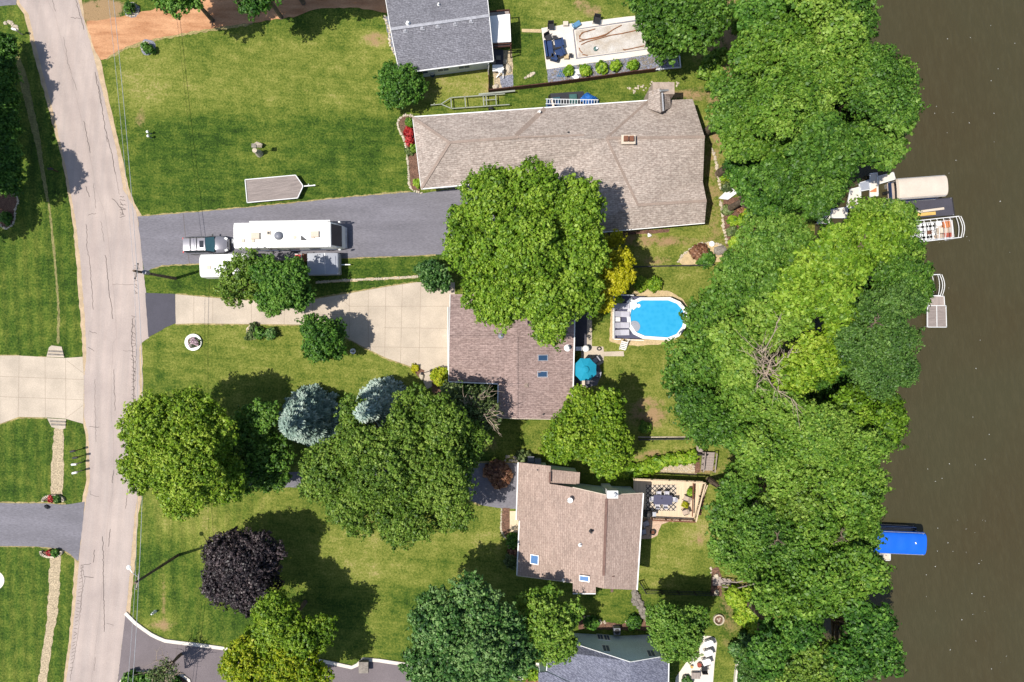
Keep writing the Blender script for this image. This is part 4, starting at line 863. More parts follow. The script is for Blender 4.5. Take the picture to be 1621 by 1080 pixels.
# ================================================================== VEHICLES
def wheel(t, x, y, r=.34, wd=.24):
    tr = MB().lathe((x, y, r), [(r * .55, -wd / 2), (r * .93, -wd / 2), (r, -wd * .35), (r, wd * .35), (r * .93, wd / 2), (r * .55, wd / 2)], 22, 'Y').build('wheel', M['rubber'], t)
    MB().lathe((x, y, r), [(0, -wd * .4), (r * .58, -wd * .4), (r * .6, wd * .4), (0, wd * .4)], 16, 'Y').build('rim', M['metal'], tr)
def loft(sts, n_half):                                        # sts: list of (x, [(y,z) half profile from bottom to top centre])
    mb = MB(); vs = []; fs = []; k = None
    for x, pr in sts:
        ring = [(x, -y, z) for y, z in pr] + [(x, y, z) for y, z in pr[::-1][(1 if pr[-1][0] == 0 else 0):]]; k = len(ring); vs += ring
    for i in range(len(sts) - 1):
        for j in range(k): a = i * k + j; b = i * k + (j + 1) % k; fs.append((a, b, b + k, a + k))
    fs.append(tuple(range(k - 1, -1, -1))); fs.append(tuple(range((len(sts) - 1) * k, len(sts) * k)))
    return mb.add(vs, [f[::-1] for f in fs])
def make_wagon():
    t = thing('parked_car', 'silver estate car with roof bars and a sunroof, parked behind the white motorhome', 'car')
    st = []
    for x, w_, zl, zt, zc in ((-2.42, .72, .5, .72, .74), (-2.36, .84, .36, .86, .9), (-2.1, .91, .3, .95, .98), (-1.2, .93, .28, .97, 1.0), (0, .93, .28, .96, .99), (.9, .93, .28, .94, 1.0), (1.3, .92, .28, .9, 1.0), (1.8, .89, .3, .82, .92), (2.2, .8, .34, .72, .8), (2.4, .62, .4, .6, .66), (2.46, .45, .46, .54, .56)):
        st.append((x, [(w_ * .9, zl), (w_, zl + .15), (w_, zt - .12), (w_ * .93, zt), (w_ * .5, zc), (0, zc + .02)]))
    loft(st, 6).build('body', M['silver'], t, smooth=True)
    cab = [(-2.3, .62, .95, .97), (-2.05, .7, .95, 1.36), (-1.7, .73, .95, 1.42), (-.2, .74, .95, 1.43), (.2, .72, .95, 1.4), (.62, .76, .95, 1.2), (1.12, .8, .95, .98)]
    loft([(x, [(w_ + .13 * (1 if z1 > 1.1 else .2), zb), (w_ + .05, (zb + z1) / 2), (w_ - .02, z1 - .04), (w_ * .6, z1 - .01), (0, z1)]) for x, w_, zb, z1 in cab], 5).build('side_windows', M['carglass'], t, smooth=True)
    mb = MB(); mb.grid(lambda u, v: (-2.12 + u * 2.32, (v - .5) * 1.34, 1.415 + .035 * (1 - (2 * v - 1) ** 2) + .02 * math.sin(u * 3.1)), 8, 6); mb.v = [(*q[:2], q[2]) for q in mb.v]; lo = [(a, b, c - .05) for a, b, c in mb.v]; mb.add(lo, [f[::-1] for f in mb.f]); mb.build('roof', M['silver'], t, smooth=True)
    MB().grid(lambda u, v: (.24 + u * .84 - .1 * (2 * v - 1) ** 2 * u, (v - .5) * (1.34 + .24 * u), 1.425 - .4 * u + .02 * (1 - (2 * v - 1) ** 2)), 4, 6).build('windscreen', M['windscreen'], t, smooth=True)
    MB().box((-.16, 0, 1.475), (.42, .72, .03)).build('sunroof', M['carglass'], t)
    for y in (-.66, .66): MB().box((-.95, y, 1.48), (2.1, .05, .05)).build('roof_rail', M['black'], t)
    for x in (-1.35, -.68): MB().box((x, 0, 1.53), (.05, 1.36, .03)).build('roof_bar', M['black'], t)
    for s_ in (-1, 1):
        MB().box((.82, s_ * 1.02, 1.0), (.14, .2, .13), taper=.8).build('wing_mirror', M['black'], t)
        MB().box((2.16, s_ * .62, .79), (.3, .24, .08), rz=-s_ * .5, ry=.25).build('headlight', M['metal_white'], t)
        MB().box((-2.36, s_ * .72, .82), (.1, .2, .2)).build('tail_light', M['red'], t)
        MB().box((-.3, s_ * .95, .6), (2.6, .05, .07)).build('side_trim', M['black'], t)
        wheel(t, 1.5, s_ * .82); wheel(t, -1.45, s_ * .82)
    MB().box((2.42, 0, .52), (.12, 1.2, .2), taper=.9).build('front_bumper', M['black'], t); MB().box((-2.42, 0, .5), (.14, 1.5, .2)).build('rear_bumper', M['black'], t)
    MB().box((2.3, 0, .74), (.08, .6, .05), ry=.5).build('grille', M['black'], t)
    return t
place(make_wagon(), 331, 389.5, 0, R(1.5))
def make_rv():
    t = thing('motorhome', 'long white motorhome with a grey satellite dome, parked on the grey driveway', 'motorhome')
    L, W_ = 5.3, 1.3
    sts = []
    for x, w_, zb, zt in ((-L, W_ * .9, .8, 3.05), (-L + .12, W_, .55, 3.25), (-L + .6, W_, .5, 3.3), (L - .9, W_, .5, 3.3), (L - .55, W_, .5, 3.24)): sts.append((x, [(w_ * .97, zb), (w_, zb + .2), (w_, zt - .2), (w_ * .95, zt - .05), (w_ * .7, zt), (0, zt + .03)]))
    for x, w_, zb, zt in ((L - .2, W_ * .97, .5, 2.6), (L + .25, W_ * .9, .5, 1.6), (L + .4, W_ * .86, .55, 1.1)): sts.append((x, [(w_ * .97, zb), (w_, zb + .2), (w_, zt - .2), (w_ * .95, zt - .05), (w_ * .7, zt), (0, zt + .01)]))
    loft(sts, 6).build('body', M['white'], t)
    MB().grid(lambda u, v: (L - .5 + .72 * u + .03, (v - .5) * 2.2, 3.12 - 1.42 * u + .05), 2, 6).build('windscreen', M['carglass'], t)
    for s_ in (-1, 1):
        for x in (-3.6, -1.6, .6, 2.8): MB().box((x, s_ * 1.3, 2.1), (1.1, .05, .7)).build('window', M['carglass'], t)
        MB().box((0, s_ * 1.31, 1.1), (9.6, .03, .28)).build('side_stripe', M['blue_fabric'], t)
        MB().box((L + .1, s_ * 1.45, 2.0), (.2, .14, .5)).build('wing_mirror', M['white'], t)
        for x in (-2.6, 3.9): wheel(t, x, s_ * 1.12, .46, .3)
    MB().tube([(-3.6, 1.42, 3.12), (4.7, 1.42, 3.12)], .09, 10).build('awning', M['white'], t)
    for x in (-3.4, 4.5): MB().beam((x, 1.4, 3.1), (x, 1.36, 1.0), .06, .05).build('awning_arm', M['metal'], t)
    MB().lathe((-.55, -.1, 3.32), [(.42, 0), (.44, .12), (.36, .26), (.2, .34), (0, .37)], 20).build('satellite_dome', M['dome'], t, smooth=True)
    MB().box((-1.55, .2, 3.38), (.4, .4, .12)).build('roof_hatch', M['cream'], t); MB().box((-1.55, .2, 3.45), (.22, .22, .03)).build('hatch_lid', M['black'], t)
    MB().add([(1.75, -.1, 3.42), (2.35, -.6, 3.42), (1.75, -.6, 3.42), (1.75, -.1, 3.34), (2.35, -.6, 3.34), (1.75, -.6, 3.34)], [(0, 2, 1), (3, 4, 5), (0, 1, 4, 3), (1, 2, 5, 4), (2, 0, 3, 5)]).build('solar_panel', M['black'], t)
    MB().box((2.6, -.25, 3.36), (.45, .4, .07)).build('roof_hatch', M['white'], t); MB().box((-2.5, .2, 3.35), (.06, .7, .06)).build('roof_vent', M['metal'], t)
    MB().box((4.35, .35, 3.35), (.06, .65, .06)).build('roof_vent', M['metal'], t); MB().box((3.4, .55, 3.33), (.5, .12, .05)).build('roof_vent', M['cream'], t)
    for x in (-4.2, -3.2, 1.1, 3.0): MB().box((x, -.55 + .3 * (x > 0), 3.36), (.36, .36, .08), taper=.8).build('roof_vent', M['cream'], t)
    MB().box((-2.9, -.1, 3.45), (1.0, .7, .22), taper=.85).build('air_conditioner', M['cream'], t); MB().box((3.2, 0, 3.45), (.95, .65, .2), taper=.85).build('air_conditioner', M['cream'], t)
    MB().tube([(.2, .9, 3.36), (1.4, .9, 3.38)], .03, 6).build('antenna', M['dome'], t)
    for y in (-1.24, 1.24): MB().box((-.3, y, 3.3), (9.6, .05, .04)).build('roof_trim', M['metal'], t)
    mb = MB()
    for y in (-.75, -.35): mb.tube([(-L - .08, y, .9), (-L - .08, y, 3.3), (-L + .2, y, 3.42)], .025, 6)
    for z in np.arange(1.1, 3.3, .3): mb.tube([(-L - .08, -.75, z), (-L - .08, -.35, z)], .02, 6)
    mb.build('ladder', M['metal'], t)
    mb = MB()
    for a in (1, -1): mb.tube([(-L - .05, a * 1.2, 3.15), (-L - .05, a * 1.2, 3.4)], .05, 6)
    mb.build('marker_lamp', M['white'], t) if False else None
    MB().box((L + .45, 0, .6), (.14, 2.2, .25)).build('bumper', M['metal'], t); return t
place(make_rv(), 458, 381, 0, R(.8)); bpy.data.objects['motorhome'].location = P(466, 379.5) 
def trailer(name, label, L, W_, m_deck, z=.6, rail=.08, tongue=1.2, nose=.65):
    t = thing(name, label, 'trailer')
    hl = L / 2; poly = [(-hl, -W_ / 2), (hl - nose, -W_ / 2), (hl, -W_ * .04), (hl, W_ * .04), (hl - nose, W_ / 2), (-hl, W_ / 2)]
    MB().prism(poly, z, z + .06).build('deck', M[m_deck], t); mb = MB()
    for a, b in zip(poly, poly[1:] + poly[:1]): mb.beam((*a, z + .06), (*b, z + .06), rail, .16)
    mb.build('frame', M['metal_white'], t); mb = MB(); mb.beam((hl - .1, 0, z - .02), (hl + tongue, 0, z - .1), .1, .1); mb.box((hl + tongue, 0, z - .06), (.22, .12, .14)); mb.build('tongue', M['white'], t)
    MB().cyl((hl + tongue * .55, .1, .1), .05, .75, 8).build('jack', M['metal'], t)
    for s_ in (-1, 1):
        wheel(t, -hl * .12, s_ * (W_ / 2 - .2), .3, .2)
    return t
place(trailer('flatbed_trailer', 'flat wooden decked trailer with pale metal rim on the lawn', 6.05, 2.45, 'wood_grey_x'), 438, 301, 0, R(5.2))
t = thing('enclosed_trailer', 'low grey box trailer next to the front of the motorhome', 'trailer'); hl = 1.65
loft([(-hl, [(1.12, .45), (1.14, .6), (1.14, 1.6), (0, 1.66)]), (.25, [(1.12, .45), (1.14, .6), (1.14, 1.72), (0, 1.78)]), (hl - .12, [(1.12, .45), (1.12, .6), (1.12, 1.55), (0, 1.6)]), (hl, [(1.08, .5), (1.08, .6), (1.08, 1.35), (0, 1.4)])], 4).build('body', M['greybox'], t)
MB().box((.25, 0, 1.775), (.05, 2.2, .03)).build('roof_seam', M['metal'], t); MB().box((1.05, .3, 1.68), (.55, .95, .05), ry=.12).build('roof_hatch', M['greybox'], t)
MB().beam((hl, 0, .5), (hl + .95, 0, .45), .1, .1).build('tongue', M['white'], t); [wheel(t, 0, s_ * 1.05, .3, .2) for s_ in (-1, 1)]; place(t, 518, 420.5, 0, R(1))
t = thing('camper_trailer', 'white rounded camper trailer half hidden under the sparse olive tree', 'trailer'); hl = 2.6
loft([(-hl, [(1.0, .6), (1.05, .8), (1.0, 2.1), (.8, 2.2), (0, 2.24)]), (-hl + .2, [(1.12, .5), (1.2, .7), (1.18, 2.3), (1.0, 2.42), (0, 2.46)]), (hl - .2, [(1.12, .5), (1.2, .7), (1.18, 2.3), (1.0, 2.42), (0, 2.46)]), (hl, [(1.0, .6), (1.05, .8), (1.0, 2.1), (.8, 2.2), (0, 2.24)])], 5).build('body', M['white'], t)
MB().box((-1.5, -.2, 2.49), (.4, .4, .1)).build('roof_vent', M['cream'], t); MB().beam((hl, 0, .5), (hl + .9, 0, .45), .1, .1).build('tongue', M['metal'], t); [wheel(t, 0, s_ * 1.05, .32, .2) for s_ in (-1, 1)]; place(t, 369, 424, 0, R(1.5))
t = thing('storage_tote', 'red plastic bin beside the motorhome', 'bin'); MB().box((0, 0, .3), (.75, .6, .6), taper=1.1).build('tub', M['white'], t); MB().box((0, 0, .63), (.6, .5, .08)).build('lid', M['red'], t); place(t, 474.5, 408, 0, 0)
t = thing('utility_cart', 'small brown cart loaded with junk between the motorhome and the box trailer', 'cart'); MB().box((0, 0, .5), (1.1, .8, .35)).build('tray', M['wood_brown'], t); [wheel(t, 0, s_ * .4, .2, .1) for s_ in (-1, 1)]; MB().rock((.2, .1, .75), .3).build('load', M['blue_fabric'], t); place(t, 489, 409)

# metal frame trailer behind House B
t = thing('frame_trailer', 'open metal boat trailer frame on the grass above the tan roof', 'trailer'); mb = MB()
z = .55
for y in (-.55, .62): mb.beam((-3.2, y, z), (3.0 if y < 0 else 2.6, y, z), .09, .09)
mb.beam((-3.2, -.55, z), (-4.3, 0, z), .09, .09); mb.beam((-3.2, .62, z), (-4.3, 0, z), .09, .09)
for x in (-3.2, -1.7, .25, .55, 1.6): mb.beam((x, -.55, z), (x, .62, z), .09, .09)
mb.beam((.25, .1, z), (1.6, .1, z), .08, .08); mb.build('frame', M['metal_dull'], t)
MB().beam((-.2, .75, z + .05), (3.7, .86, z + .05), .16, .07).build('bunk', M['metal_dull'], t); MB().beam((-4.3, 0, z), (-5.4, 0, z - .05), .08, .08).build('tongue', M['metal_dull'], t)
MB().cyl((-5.0, .05, .1), .06, .6, 8).build('jack', M['metal_dull'], t); [wheel(t, 1.0, s_ * .78, .3, .18) for s_ in (-1, 1)]; place(t, 762, 163.5, 0, R(4))

# tarp heap and ladder at the eave of House B
t = thing('tarped_equipment', 'dark machinery under a crumpled bright blue tarp at the tan roof edge', 'tarp heap', P(905, 163))
mb = MB(); c = P(897, 165); mb.box((c.x, c.y, .6), (3.9, 1.9, 1.1), R(4), taper=.9); mb.build('equipment', M['black'], t); MB().box((c.x - 1.2, c.y - .2, 1.25), (.9, .9, .25), R(8)).build('hatch', M['windscreen'], t); MB().box((c.x + .6, c.y + .1, 1.25), (.8, 1.0, .2), R(4)).build('hatch', M['green_box'], t)
rng = np.random.default_rng(5); c = P(930, 160, .8)
def tarp(u, v):
    a, r = u * 2 * math.pi, v; n_ = .16 * math.sin(a * 5 + v * 7) + .1 * math.sin(a * 11 + v * 13) + rng.normal(0, .03); x = math.cos(a) * r * 1.25 * (1 + .12 * math.sin(a * 3)); y = math.sin(a) * r * 1.0 * (1 + .1 * math.cos(a * 4)); return (c.x + x, c.y + y, max(.05, 1.5 * (1 - r ** 3) + n_ * r))
MB().grid(tarp, 36, 10).build('tarp', M['blue_tarp'], t)
def make_ladder(name, label, L, wd=.42, rung=.28, m='metal_white', cat='ladder', n2='ladder'):
    t = thing(name, label, cat)
    for s_ in (-1, 1): MB().beam((-L / 2, s_ * wd / 2, 0), (L / 2, s_ * wd / 2, 0), .06, .09).build('rail', M[m], t)
    mb = MB(); k = int(L / rung)
    for i in range(k): x = -L / 2 + (i + .5) * L / k; mb.box((x, 0, 0), (.05, wd, .04))
    mb.build('rungs', M[m], t); return t
l_ = make_ladder('ladder', 'long white ladder lying over the tarp heap at the tan roof edge', 5.5, .5); l_.location = P(905.5, 161.5, 2.4); l_.rotation_euler = (0, 0, R(-1))
t = thing('blue_scaffold', 'small blue rack with a white board against the tan roof', 'rack', P(871, 168)); mb = MB(); q = [P(865.5, 159, 1.8), P(884, 158, 1.8), P(885, 176, 1.8), P(866, 178, 1.8)]
for a, b in zip(q, q[1:] + q[:1]): mb.beam(a, b, .07, .07)
for a in q: mb.beam(a, (a.x, a.y, 0), .07, .07)
mb.build('frame', M['pipe_blue'], t); MB().add([v - Vector((0, 0, .25)) for v in q], [(3, 2, 1, 0)]).build('platform', M['blue_fabric'], t); MB().beam(P(873, 156, 2.1), P(878, 177, 2.6), .22, .04).build('board', M['cream'], t)

# ================================================================== POOLS
# round-ended above-ground pool
WL = [(997.5, 499), (1000, 488), (1007, 479.5), (1016, 475.5), (1058, 475.5), (1072, 481), (1081, 491), (1083.5, 503), (1080, 517), (1071, 529), (1057, 534.5), (1021, 532), (1007, 526), (999, 514)]
t = thing('swimming_pool', 'bright blue above ground pool with white rim', 'pool', P(1040, 505)); zp = 1.25
cen = Vector((1040, 504.5)); OUT = [tuple(cen + (Vector(q) - cen) * 1.0 + (Vector(q) - cen).normalized() * 5.6) for q in WL]
wi = pxy(WL, zp); ou = pxy(OUT, zp); mb = MB(); n = len(wi)
for i in range(n):
    j = (i + 1) % n; a, b, c_, d_ = ou[i], ou[j], wi[j], wi[i]; mb.add([(*a, zp), (*b, zp), (*c_, zp), (*d_, zp), (*a, zp - .07), (*b, zp - .07), (*c_, zp - .12), (*d_, zp - .12)], [(3, 2, 1, 0), (0, 1, 5, 4), (2, 3, 7, 6)])
mb.build('rim', M['white'], t); mb = MB()
for i in range(n): j = (i + 1) % n; a, b = cen, cen; p0, p1 = Vector(ou[i]), Vector(ou[j]); mb.add([(*p0, 0), (*p1, 0), (*p1, zp - .07), (*p0, zp - .07)], [(0, 1, 2, 3), (3, 2, 1, 0)][:1])
mb.build('wall', M['pipe_blue'], t); MB().sheet([tuple(q) for q in wi], zp - .14).build('pool_water', M['pool'], t)
p = P(1004.5, 517, zp); MB().lathe((p.x, p.y, zp - .13), [(.62, 0), (.6, .05), (.42, .055), (.4, .1), (.22, .105), (.2, .15), (0, .16)], 24).build('pool_steps', M['greybox'], t)
p = P(1011, 484, zp); mb = MB().cyl((p.x, p.y, zp - .13), .2, .08, 14); mb.build('skimmer', M['white'], t)
# pool deck
t = thing('pool_deck', 'slate coloured raised deck with white rails on the left of the round pool', 'deck', P(985, 503)); zd = 1.1
poly = pxy([(971.5, 468.5), (1022, 470), (1012, 474), (1004, 477), (996, 486), (992.5, 500), (995, 514), (1004, 529), (1020, 537.5), (972, 536)], zd); MB().prism([tuple(q) for q in poly], zd - .1, zd).build('deck_boards', M['slate_deck'], t)
mb = MB()
for a, b in (((971, 467), (971, 537)), ((971, 467), (1002, 468)), ((971, 537), (982, 537.5)), ((992, 538), (1018, 539))):
    A, B = P(*a, zd + .5), P(*b, zd + .5)
    for z in (.15, .9): A.z = B.z = zd + z; mb.beam(A, B, .06, .06)
    k = int((B - A).length / .4) + 1
    for i in range(k + 1): q = A.lerp(B, i / k); mb.box((q.x, q.y, zd + .45), (.05, .05, .9))
mb.build('railing', M['white'], t)
for q in ((975, 470), (975, 534), (1000, 470), (1005, 536), (990, 503)): a = P(*q); MB().box((a.x, a.y, .5), (.12, .12, 1.0)).build('post', M['wood_grey'], t)
mb = MB(); 
for i in range(5): a, b = P(989 - i * .9, 542 + i * 2.7, zd - .2 - i * .2), P(989, 543, 0); mb.box((a.x, a.y, a.z), (.62, .12, .04), R(-14))
mb.build('tread', M['white'], t); mb = MB()
for dx in (-5, 5): mb.beam(P(989.5 + dx, 539, zd - .05), P(985.5 + dx, 553, .05), .06, .14)
mb.build('stair_rail', M['white'], t)
p = P(1001, 481, zp + .05); MB().box((p.x, p.y, zp + .05), (1.15, .72, .07), R(-48)).build('platform', M['white'], t)
def make_lounger():
    t = thing('sun_lounger', 'x', 'sun lounger', group='pale grey loungers by the round pool')
    mb = MB(); 
    for y in (-.27, .27): mb.beam((-.85, y, .3), (.85, y, .3), .05, .05)
    mb.build('frame', M['metal_white'], t)
    for x in (-.6, .6):
        for y in (-.27, .27): MB().box((x, y, .15), (.05, .05, .3)).build('leg', M['metal_white'], t)
    MB().box((.38, 0, .34), (.95, .56, .05)).build('seat', M['grey_fabric'], t); MB().box((-.42, 0, .47), (.78, .56, .05), ry=.35).build('backrest', M['grey_fabric'], t); MB().box((-.62, 0, .575), (.2, .4, .07), ry=.35).build('headrest', M['grey_fabric'], t); return t
lg = make_lounger(); lg['label'] = 'topmost of the four grey loungers by the pool'; place(lg, 983, 485, zd)
dup(lg, P(983, 497.5, zd), R(-2), 'grey lounger just above the small white side table'); dup(lg, P(982.5, 515, zd), 0, 'grey lounger just below the small white side table'); dup(lg, P(982.5, 526.5, zd), R(1), 'lowest of the four grey loungers by the pool steps')
def small_table(label, px, py, z, sx=.5, sy=.42, h=.42, m='white', name='side_table'):
    t = thing(name, label, 'table'); MB().box((0, 0, h), (sx, sy, .05)).build('tabletop', M[m], t)
    for x in (-1, 1):
        for y in (-1, 1): MB().box((x * (sx / 2 - .05), y * (sy / 2 - .05), h / 2 - .01), (.04, .04, h - .03)).build('leg', M[m], t)
    return place(t, px, py, z)
small_table('small white side table between the grey loungers', 977, 506, zd)
shrub('pale green potted plant at the corner of the pool deck', 'hedge', 977, 472.5, 5, .8, 'potted_plant', 'plant', z0=zd, leaf=.14)
t = thing('pool_float', 'white pool cleaner floating hose by the pool edge', 'pool float') if False else None
# pump, grill and bits above the pool deck
t = thing('pool_pump', 'dark pool pump and filter standing at the yellow tree', 'pump', P(985, 457)); c = P(980, 455); MB().cyl((c.x - .3, c.y, 0), .28, .8, 16).build('tank', M['green_box'], t); c = P(988, 461); MB().lathe((c.x - .1, c.y, 0), [(.26, 0), (.27, .5), (.2, .62), (.18, .58), (0, .58)], 16).build('filter', M['metal'], t); c = P(990, 451); MB().box((c.x, c.y, .3), (.6, .35, .6), R(10)).build('motor', M['black'], t)
MB().tube([P(980, 455, .8), P(986, 452, .9), P(989, 458, .6)], .05, 6).build('pipe', M['white'], t)
bed('sand_strip', [(967, 480), (965, 540), (980, 546), (1010, 548), (1050, 545), (1072, 538), (1060, 520), (975, 470)], 'sand'); bed('sand_strip', [(1000, 466), (1008, 458), (1030, 457), (1060, 461), (1082, 474), (1088, 486), (1060, 480), (1000, 475)], 'sand', .021)
for x, y, lb in ((1014.5, 450.5, 'left one of the two round clipped shrubs above the pool'), (1035.5, 450.5, 'right one of the two round clipped shrubs above the pool')): shrub(lb, 'hedge', x, y, 9.5, 1.1, 'round_shrub', 'shrub', leaf=.1, clump=.3)
# walk beside House C
ground_sheet('concrete_walk', [(929, 480), (937, 480), (937, 548), (955, 549), (956, 557), (987, 556), (988, 564), (956, 564), (955, 574), (947, 580), (920, 578), (920, 548), (929, 547)], .016, M['concrete'])
ground_sheet('slate_patio', [(909, 480), (929.5, 480), (929, 548), (909, 549)], .018, M['asphalt_new'])
ground_sheet('slate_patio', [(905, 578), (948, 578), (953, 590), (945, 610), (915, 616), (905, 616)], .02, M['asphalt'])
def umbrella(label, px, py, z, r, m='teal', top=.45, n=8, ang=R(22.5)):
    t = thing('patio_umbrella', label, 'umbrella'); vs = [(0, 0, z + top)]; fs = []
    for k in range(n): a = 2 * math.pi * k / n + ang; vs.append((r * math.cos(a), r * math.sin(a), z))
    for k in range(n): a = 2 * math.pi * (k + .5) / n + ang; vs.append((r * .9 * math.cos(a), r * .9 * math.sin(a), z + .0)) 
    for k in range(n): fs.append((0, 1 + k, 1 + n + k)); fs.append((0, 1 + n + k, 1 + (k + 1) % n))
    mb = MB().add(vs, fs); mb.add([(a, b, c - .02) for a, b, c in vs], [f[::-1] for f in fs]); mb.build('canopy', M[m], t)
    vs = []; k2 = 14; MB().lathe((0, 0, z + top - .02), [(.38, -.02), (.3, .04), (.12, .09), (0, .1)], 14).build('vent_cap', M[m], t)
    MB().tube([(0, 0, .05), (0, 0, z + top)], .03, 8).build('pole', M['black_metal'], t); MB().cyl((0, 0, 0), .28, .1, 18).build('base', M['black_metal'], t)
    mb = MB()
    for k in range(n): a = 2 * math.pi * k / n + ang; mb.tube([(0, 0, z + top - .06), (r * .97 * math.cos(a), r * .97 * math.sin(a), z - .03)], .012, 5)
    mb.build('ribs', M['black_metal'], t); return place(t, px, py, 0)
umbrella('teal octagonal parasol beside the mauve roofed house', 922.3, 583.5, 2.5, 1.27)
def pchair(name, label, px, py, z=0, rz=0, m='grey_fabric', fr='black_metal', group=None, w_=.6, cat='chair', z1=0):
    t = thing(name, label, cat, group=group)
    MB().box((0, 0, .42), (w_, w_, .07)).build('seat', M[m], t); MB().box((-w_ / 2, 0, .68), (.07, w_, .5), ry=-.2).build('backrest', M[m], t)
    for y in (-1, 1):
        MB().box((0, y * w_ / 2, .6), (w_ * .9, .05, .04)).build('armrest', M[fr], t)
        for x in (-1, 1): MB().box((x * w_ * .42, y * w_ * .5, .3), (.04, .04, .6)).build('leg', M[fr], t)
    return place(t, px, py, z, rz)
pchair('patio_chair', 'grey armchair in the parasol shadow, on its upper right', 942, 570, 0, R(215)); pchair('patio_chair', 'grey armchair in the parasol shadow, on its lower right', 944, 592, 0, R(170)); pchair('patio_chair', 'pale chair poking out below the teal parasol', 921, 606, 0, R(90), 'cream')
small_table('dark round patio table under the teal parasol', 925, 581, 0, .9, .9, .72, 'black_metal', 'patio_table')
t = thing('kettle_grill', 'round grill with white lid and side shelf between house and walk', 'grill'); MB().lathe((0, 0, .55), [(0, 0), (.25, .05), (.36, .3)], 20).build('bowl', M['black_metal'], t); MB().lathe((0, 0, .85), [(.37, 0), (.33, .12), (.2, .22), (0, .26)], 20).build('lid', M['white'], t); MB().box((-.75, 0, .8), (.7, .42, .04)).build('shelf', M['metal'], t)
for a in range(3): MB().tube([(0, 0, .6), (.3 * math.cos(a * 2.1), .3 * math.sin(a * 2.1), 0)], .02, 5).build('leg', M['black_metal'], t)
place(t, 926, 552)
t = thing('hose_reel', 'small coiled dark hose on the concrete walk', 'hose'); mb = MB()
for r in (.16, .21, .26): mb.tube([(r * math.cos(k * .45), r * .8 * math.sin(k * .45), .05 + .02 * k / 14) for k in range(15)], .022, 5)
mb.build('coil', M['black'], t); place(t, 948.5, 552)
# covered in-ground pool
t = thing('covered_pool', 'rectangular in ground pool under a dusty cover with brown water tubes', 'pool', P(968, 62))
ground_sheet('pool_patio', [(857, 45), (900, 38), (1032, 22), (1044, 84), (990, 92), (865, 110)], .03, M['concrete_white'], .2)
ground_sheet('paver_path', [(826, 46), (857, 46.5), (857, 52), (826, 51)], .02, M['sand'])
c4 = [(906.5, 47), (1016, 30.5), (1030, 78), (912, 94)]; i4 = [(910.5, 49), (1014, 34.5), (1027, 76), (915.5, 90.5)]; j4 = [(908.5, 48), (1015, 33), (1028, 77), (914, 92)]
mb = MB(); o_, i_ = pxy(c4), pxy(j4)
for k in range(4): j = (k + 1) % 4; mb.add([(*o_[k], .06), (*o_[j], .06), (*i_[j], .06), (*i_[k], .06)], [(3, 2, 1, 0)])
mb.build('coping', M['paver'], t); i_ = [tuple(q) for q in pxy(i4)]; A = [Vector(q) for q in i_]
MB().grid(lambda u, v: (*(A[0].lerp(A[1], u).lerp(A[3].lerp(A[2], u), v)), .058 - .02 * math.sin(u * 3.14) * math.sin(v * 3.14) + .01 * math.sin(u * 21) * math.sin(v * 13)), 20, 10).build('cover', M['cover'], t)
for pts in ([(918, 58), (921, 52), (935, 48), (942, 46)], [(918, 62), (917, 57), (924, 51), (934, 48.5)], [(917, 66), (930, 62), (945, 59), (960, 54), (972, 46), (984, 40)], [(917, 61), (924, 63), (940, 61), (958, 56), (964, 52)], [(920, 71), (930, 66), (945, 62), (966, 56), (985, 53), (1008, 48)], [(917, 76), (918, 80), (922, 84)], [(922, 86), (930, 88)], [(988, 79), (1000, 77), (1020, 72.5)], [(986, 78), (990, 79.5)]):
    MB().tube([P(a, b, .1) for a, b in pts], .05, 6).build('water_tube', M['dark_tube'], t)
p = P(943, 78); MB().lathe((p.x, p.y, .05), [(.26, 0), (.24, .1), (.1, .16), (0, .17)], 14).build('cover_pump', M['green_box'], t); MB().cyl((p.x + .1, p.y, .2), .12, .08, 10).build('pump_cap', M['white'], t)
bed('slate_gravel_bed', [(866, 110), (990, 92), (1046, 84), (1070, 84), (1075, 106), (1035, 113), (960, 123), (868, 135)], 'gravel_grey')
scatter('loose_slate', [(870, 111), (990, 94), (1040, 88), (1068, 100), (1035, 110), (960, 120), (872, 132)], 260, .12, 'loose grey slate pieces in the bed below the covered pool', 'stone_grey', .04)
for i, (x, y, r) in enumerate(((900.5, 113.5, 5.5), (926, 112.5, 6.5), (953, 108, 7), (975, 103.5, 6), (1001, 104, 6))): shrub(['leftmost small shrub in the slate bed, left of the white boards', 'small shrub in the slate bed just right of the white boards', 'largest shrub in the slate bed, the middle one of five', 'fourth shrub from the left in the slate bed', 'rightmost shrub in the slate bed, nearest the overhanging tree'][i], 'hedge', x, y, r, .7, group='shrubs in the slate bed')
for x, y, a, lb in ((913, 114, 2, 'white foam board on the slate bed, the level one'), (910, 121, -40, 'white foam board on the slate bed, the slanting one')):
    MB().box((0, 0, 0), (.85, .5, .06), R(a)).build('foam_board', M['white'], label=lb, cat='board'); bpy.context.view_layer.objects  # board
    o = [q for q in bpy.data.objects if q.name.startswith('foam_board')][-1]; o.location = P(x, y, .12 if a > 0 else .2)
t = thing('folding_rack', 'blue folded rack lying on the slate gravel', 'rack', P(888, 117)); mb = MB()
for k in range(5): mb.beam(P(882 + k * 3, 122, .12), P(887 + k * 3, 111, .12), .05, .05)
mb.beam(P(881, 120, .12), P(895, 121, .12), .05, .05); mb.beam(P(885, 113, .12), P(899, 113, .12), .05, .05); mb.build('frame', M['pipe_blue'], t)
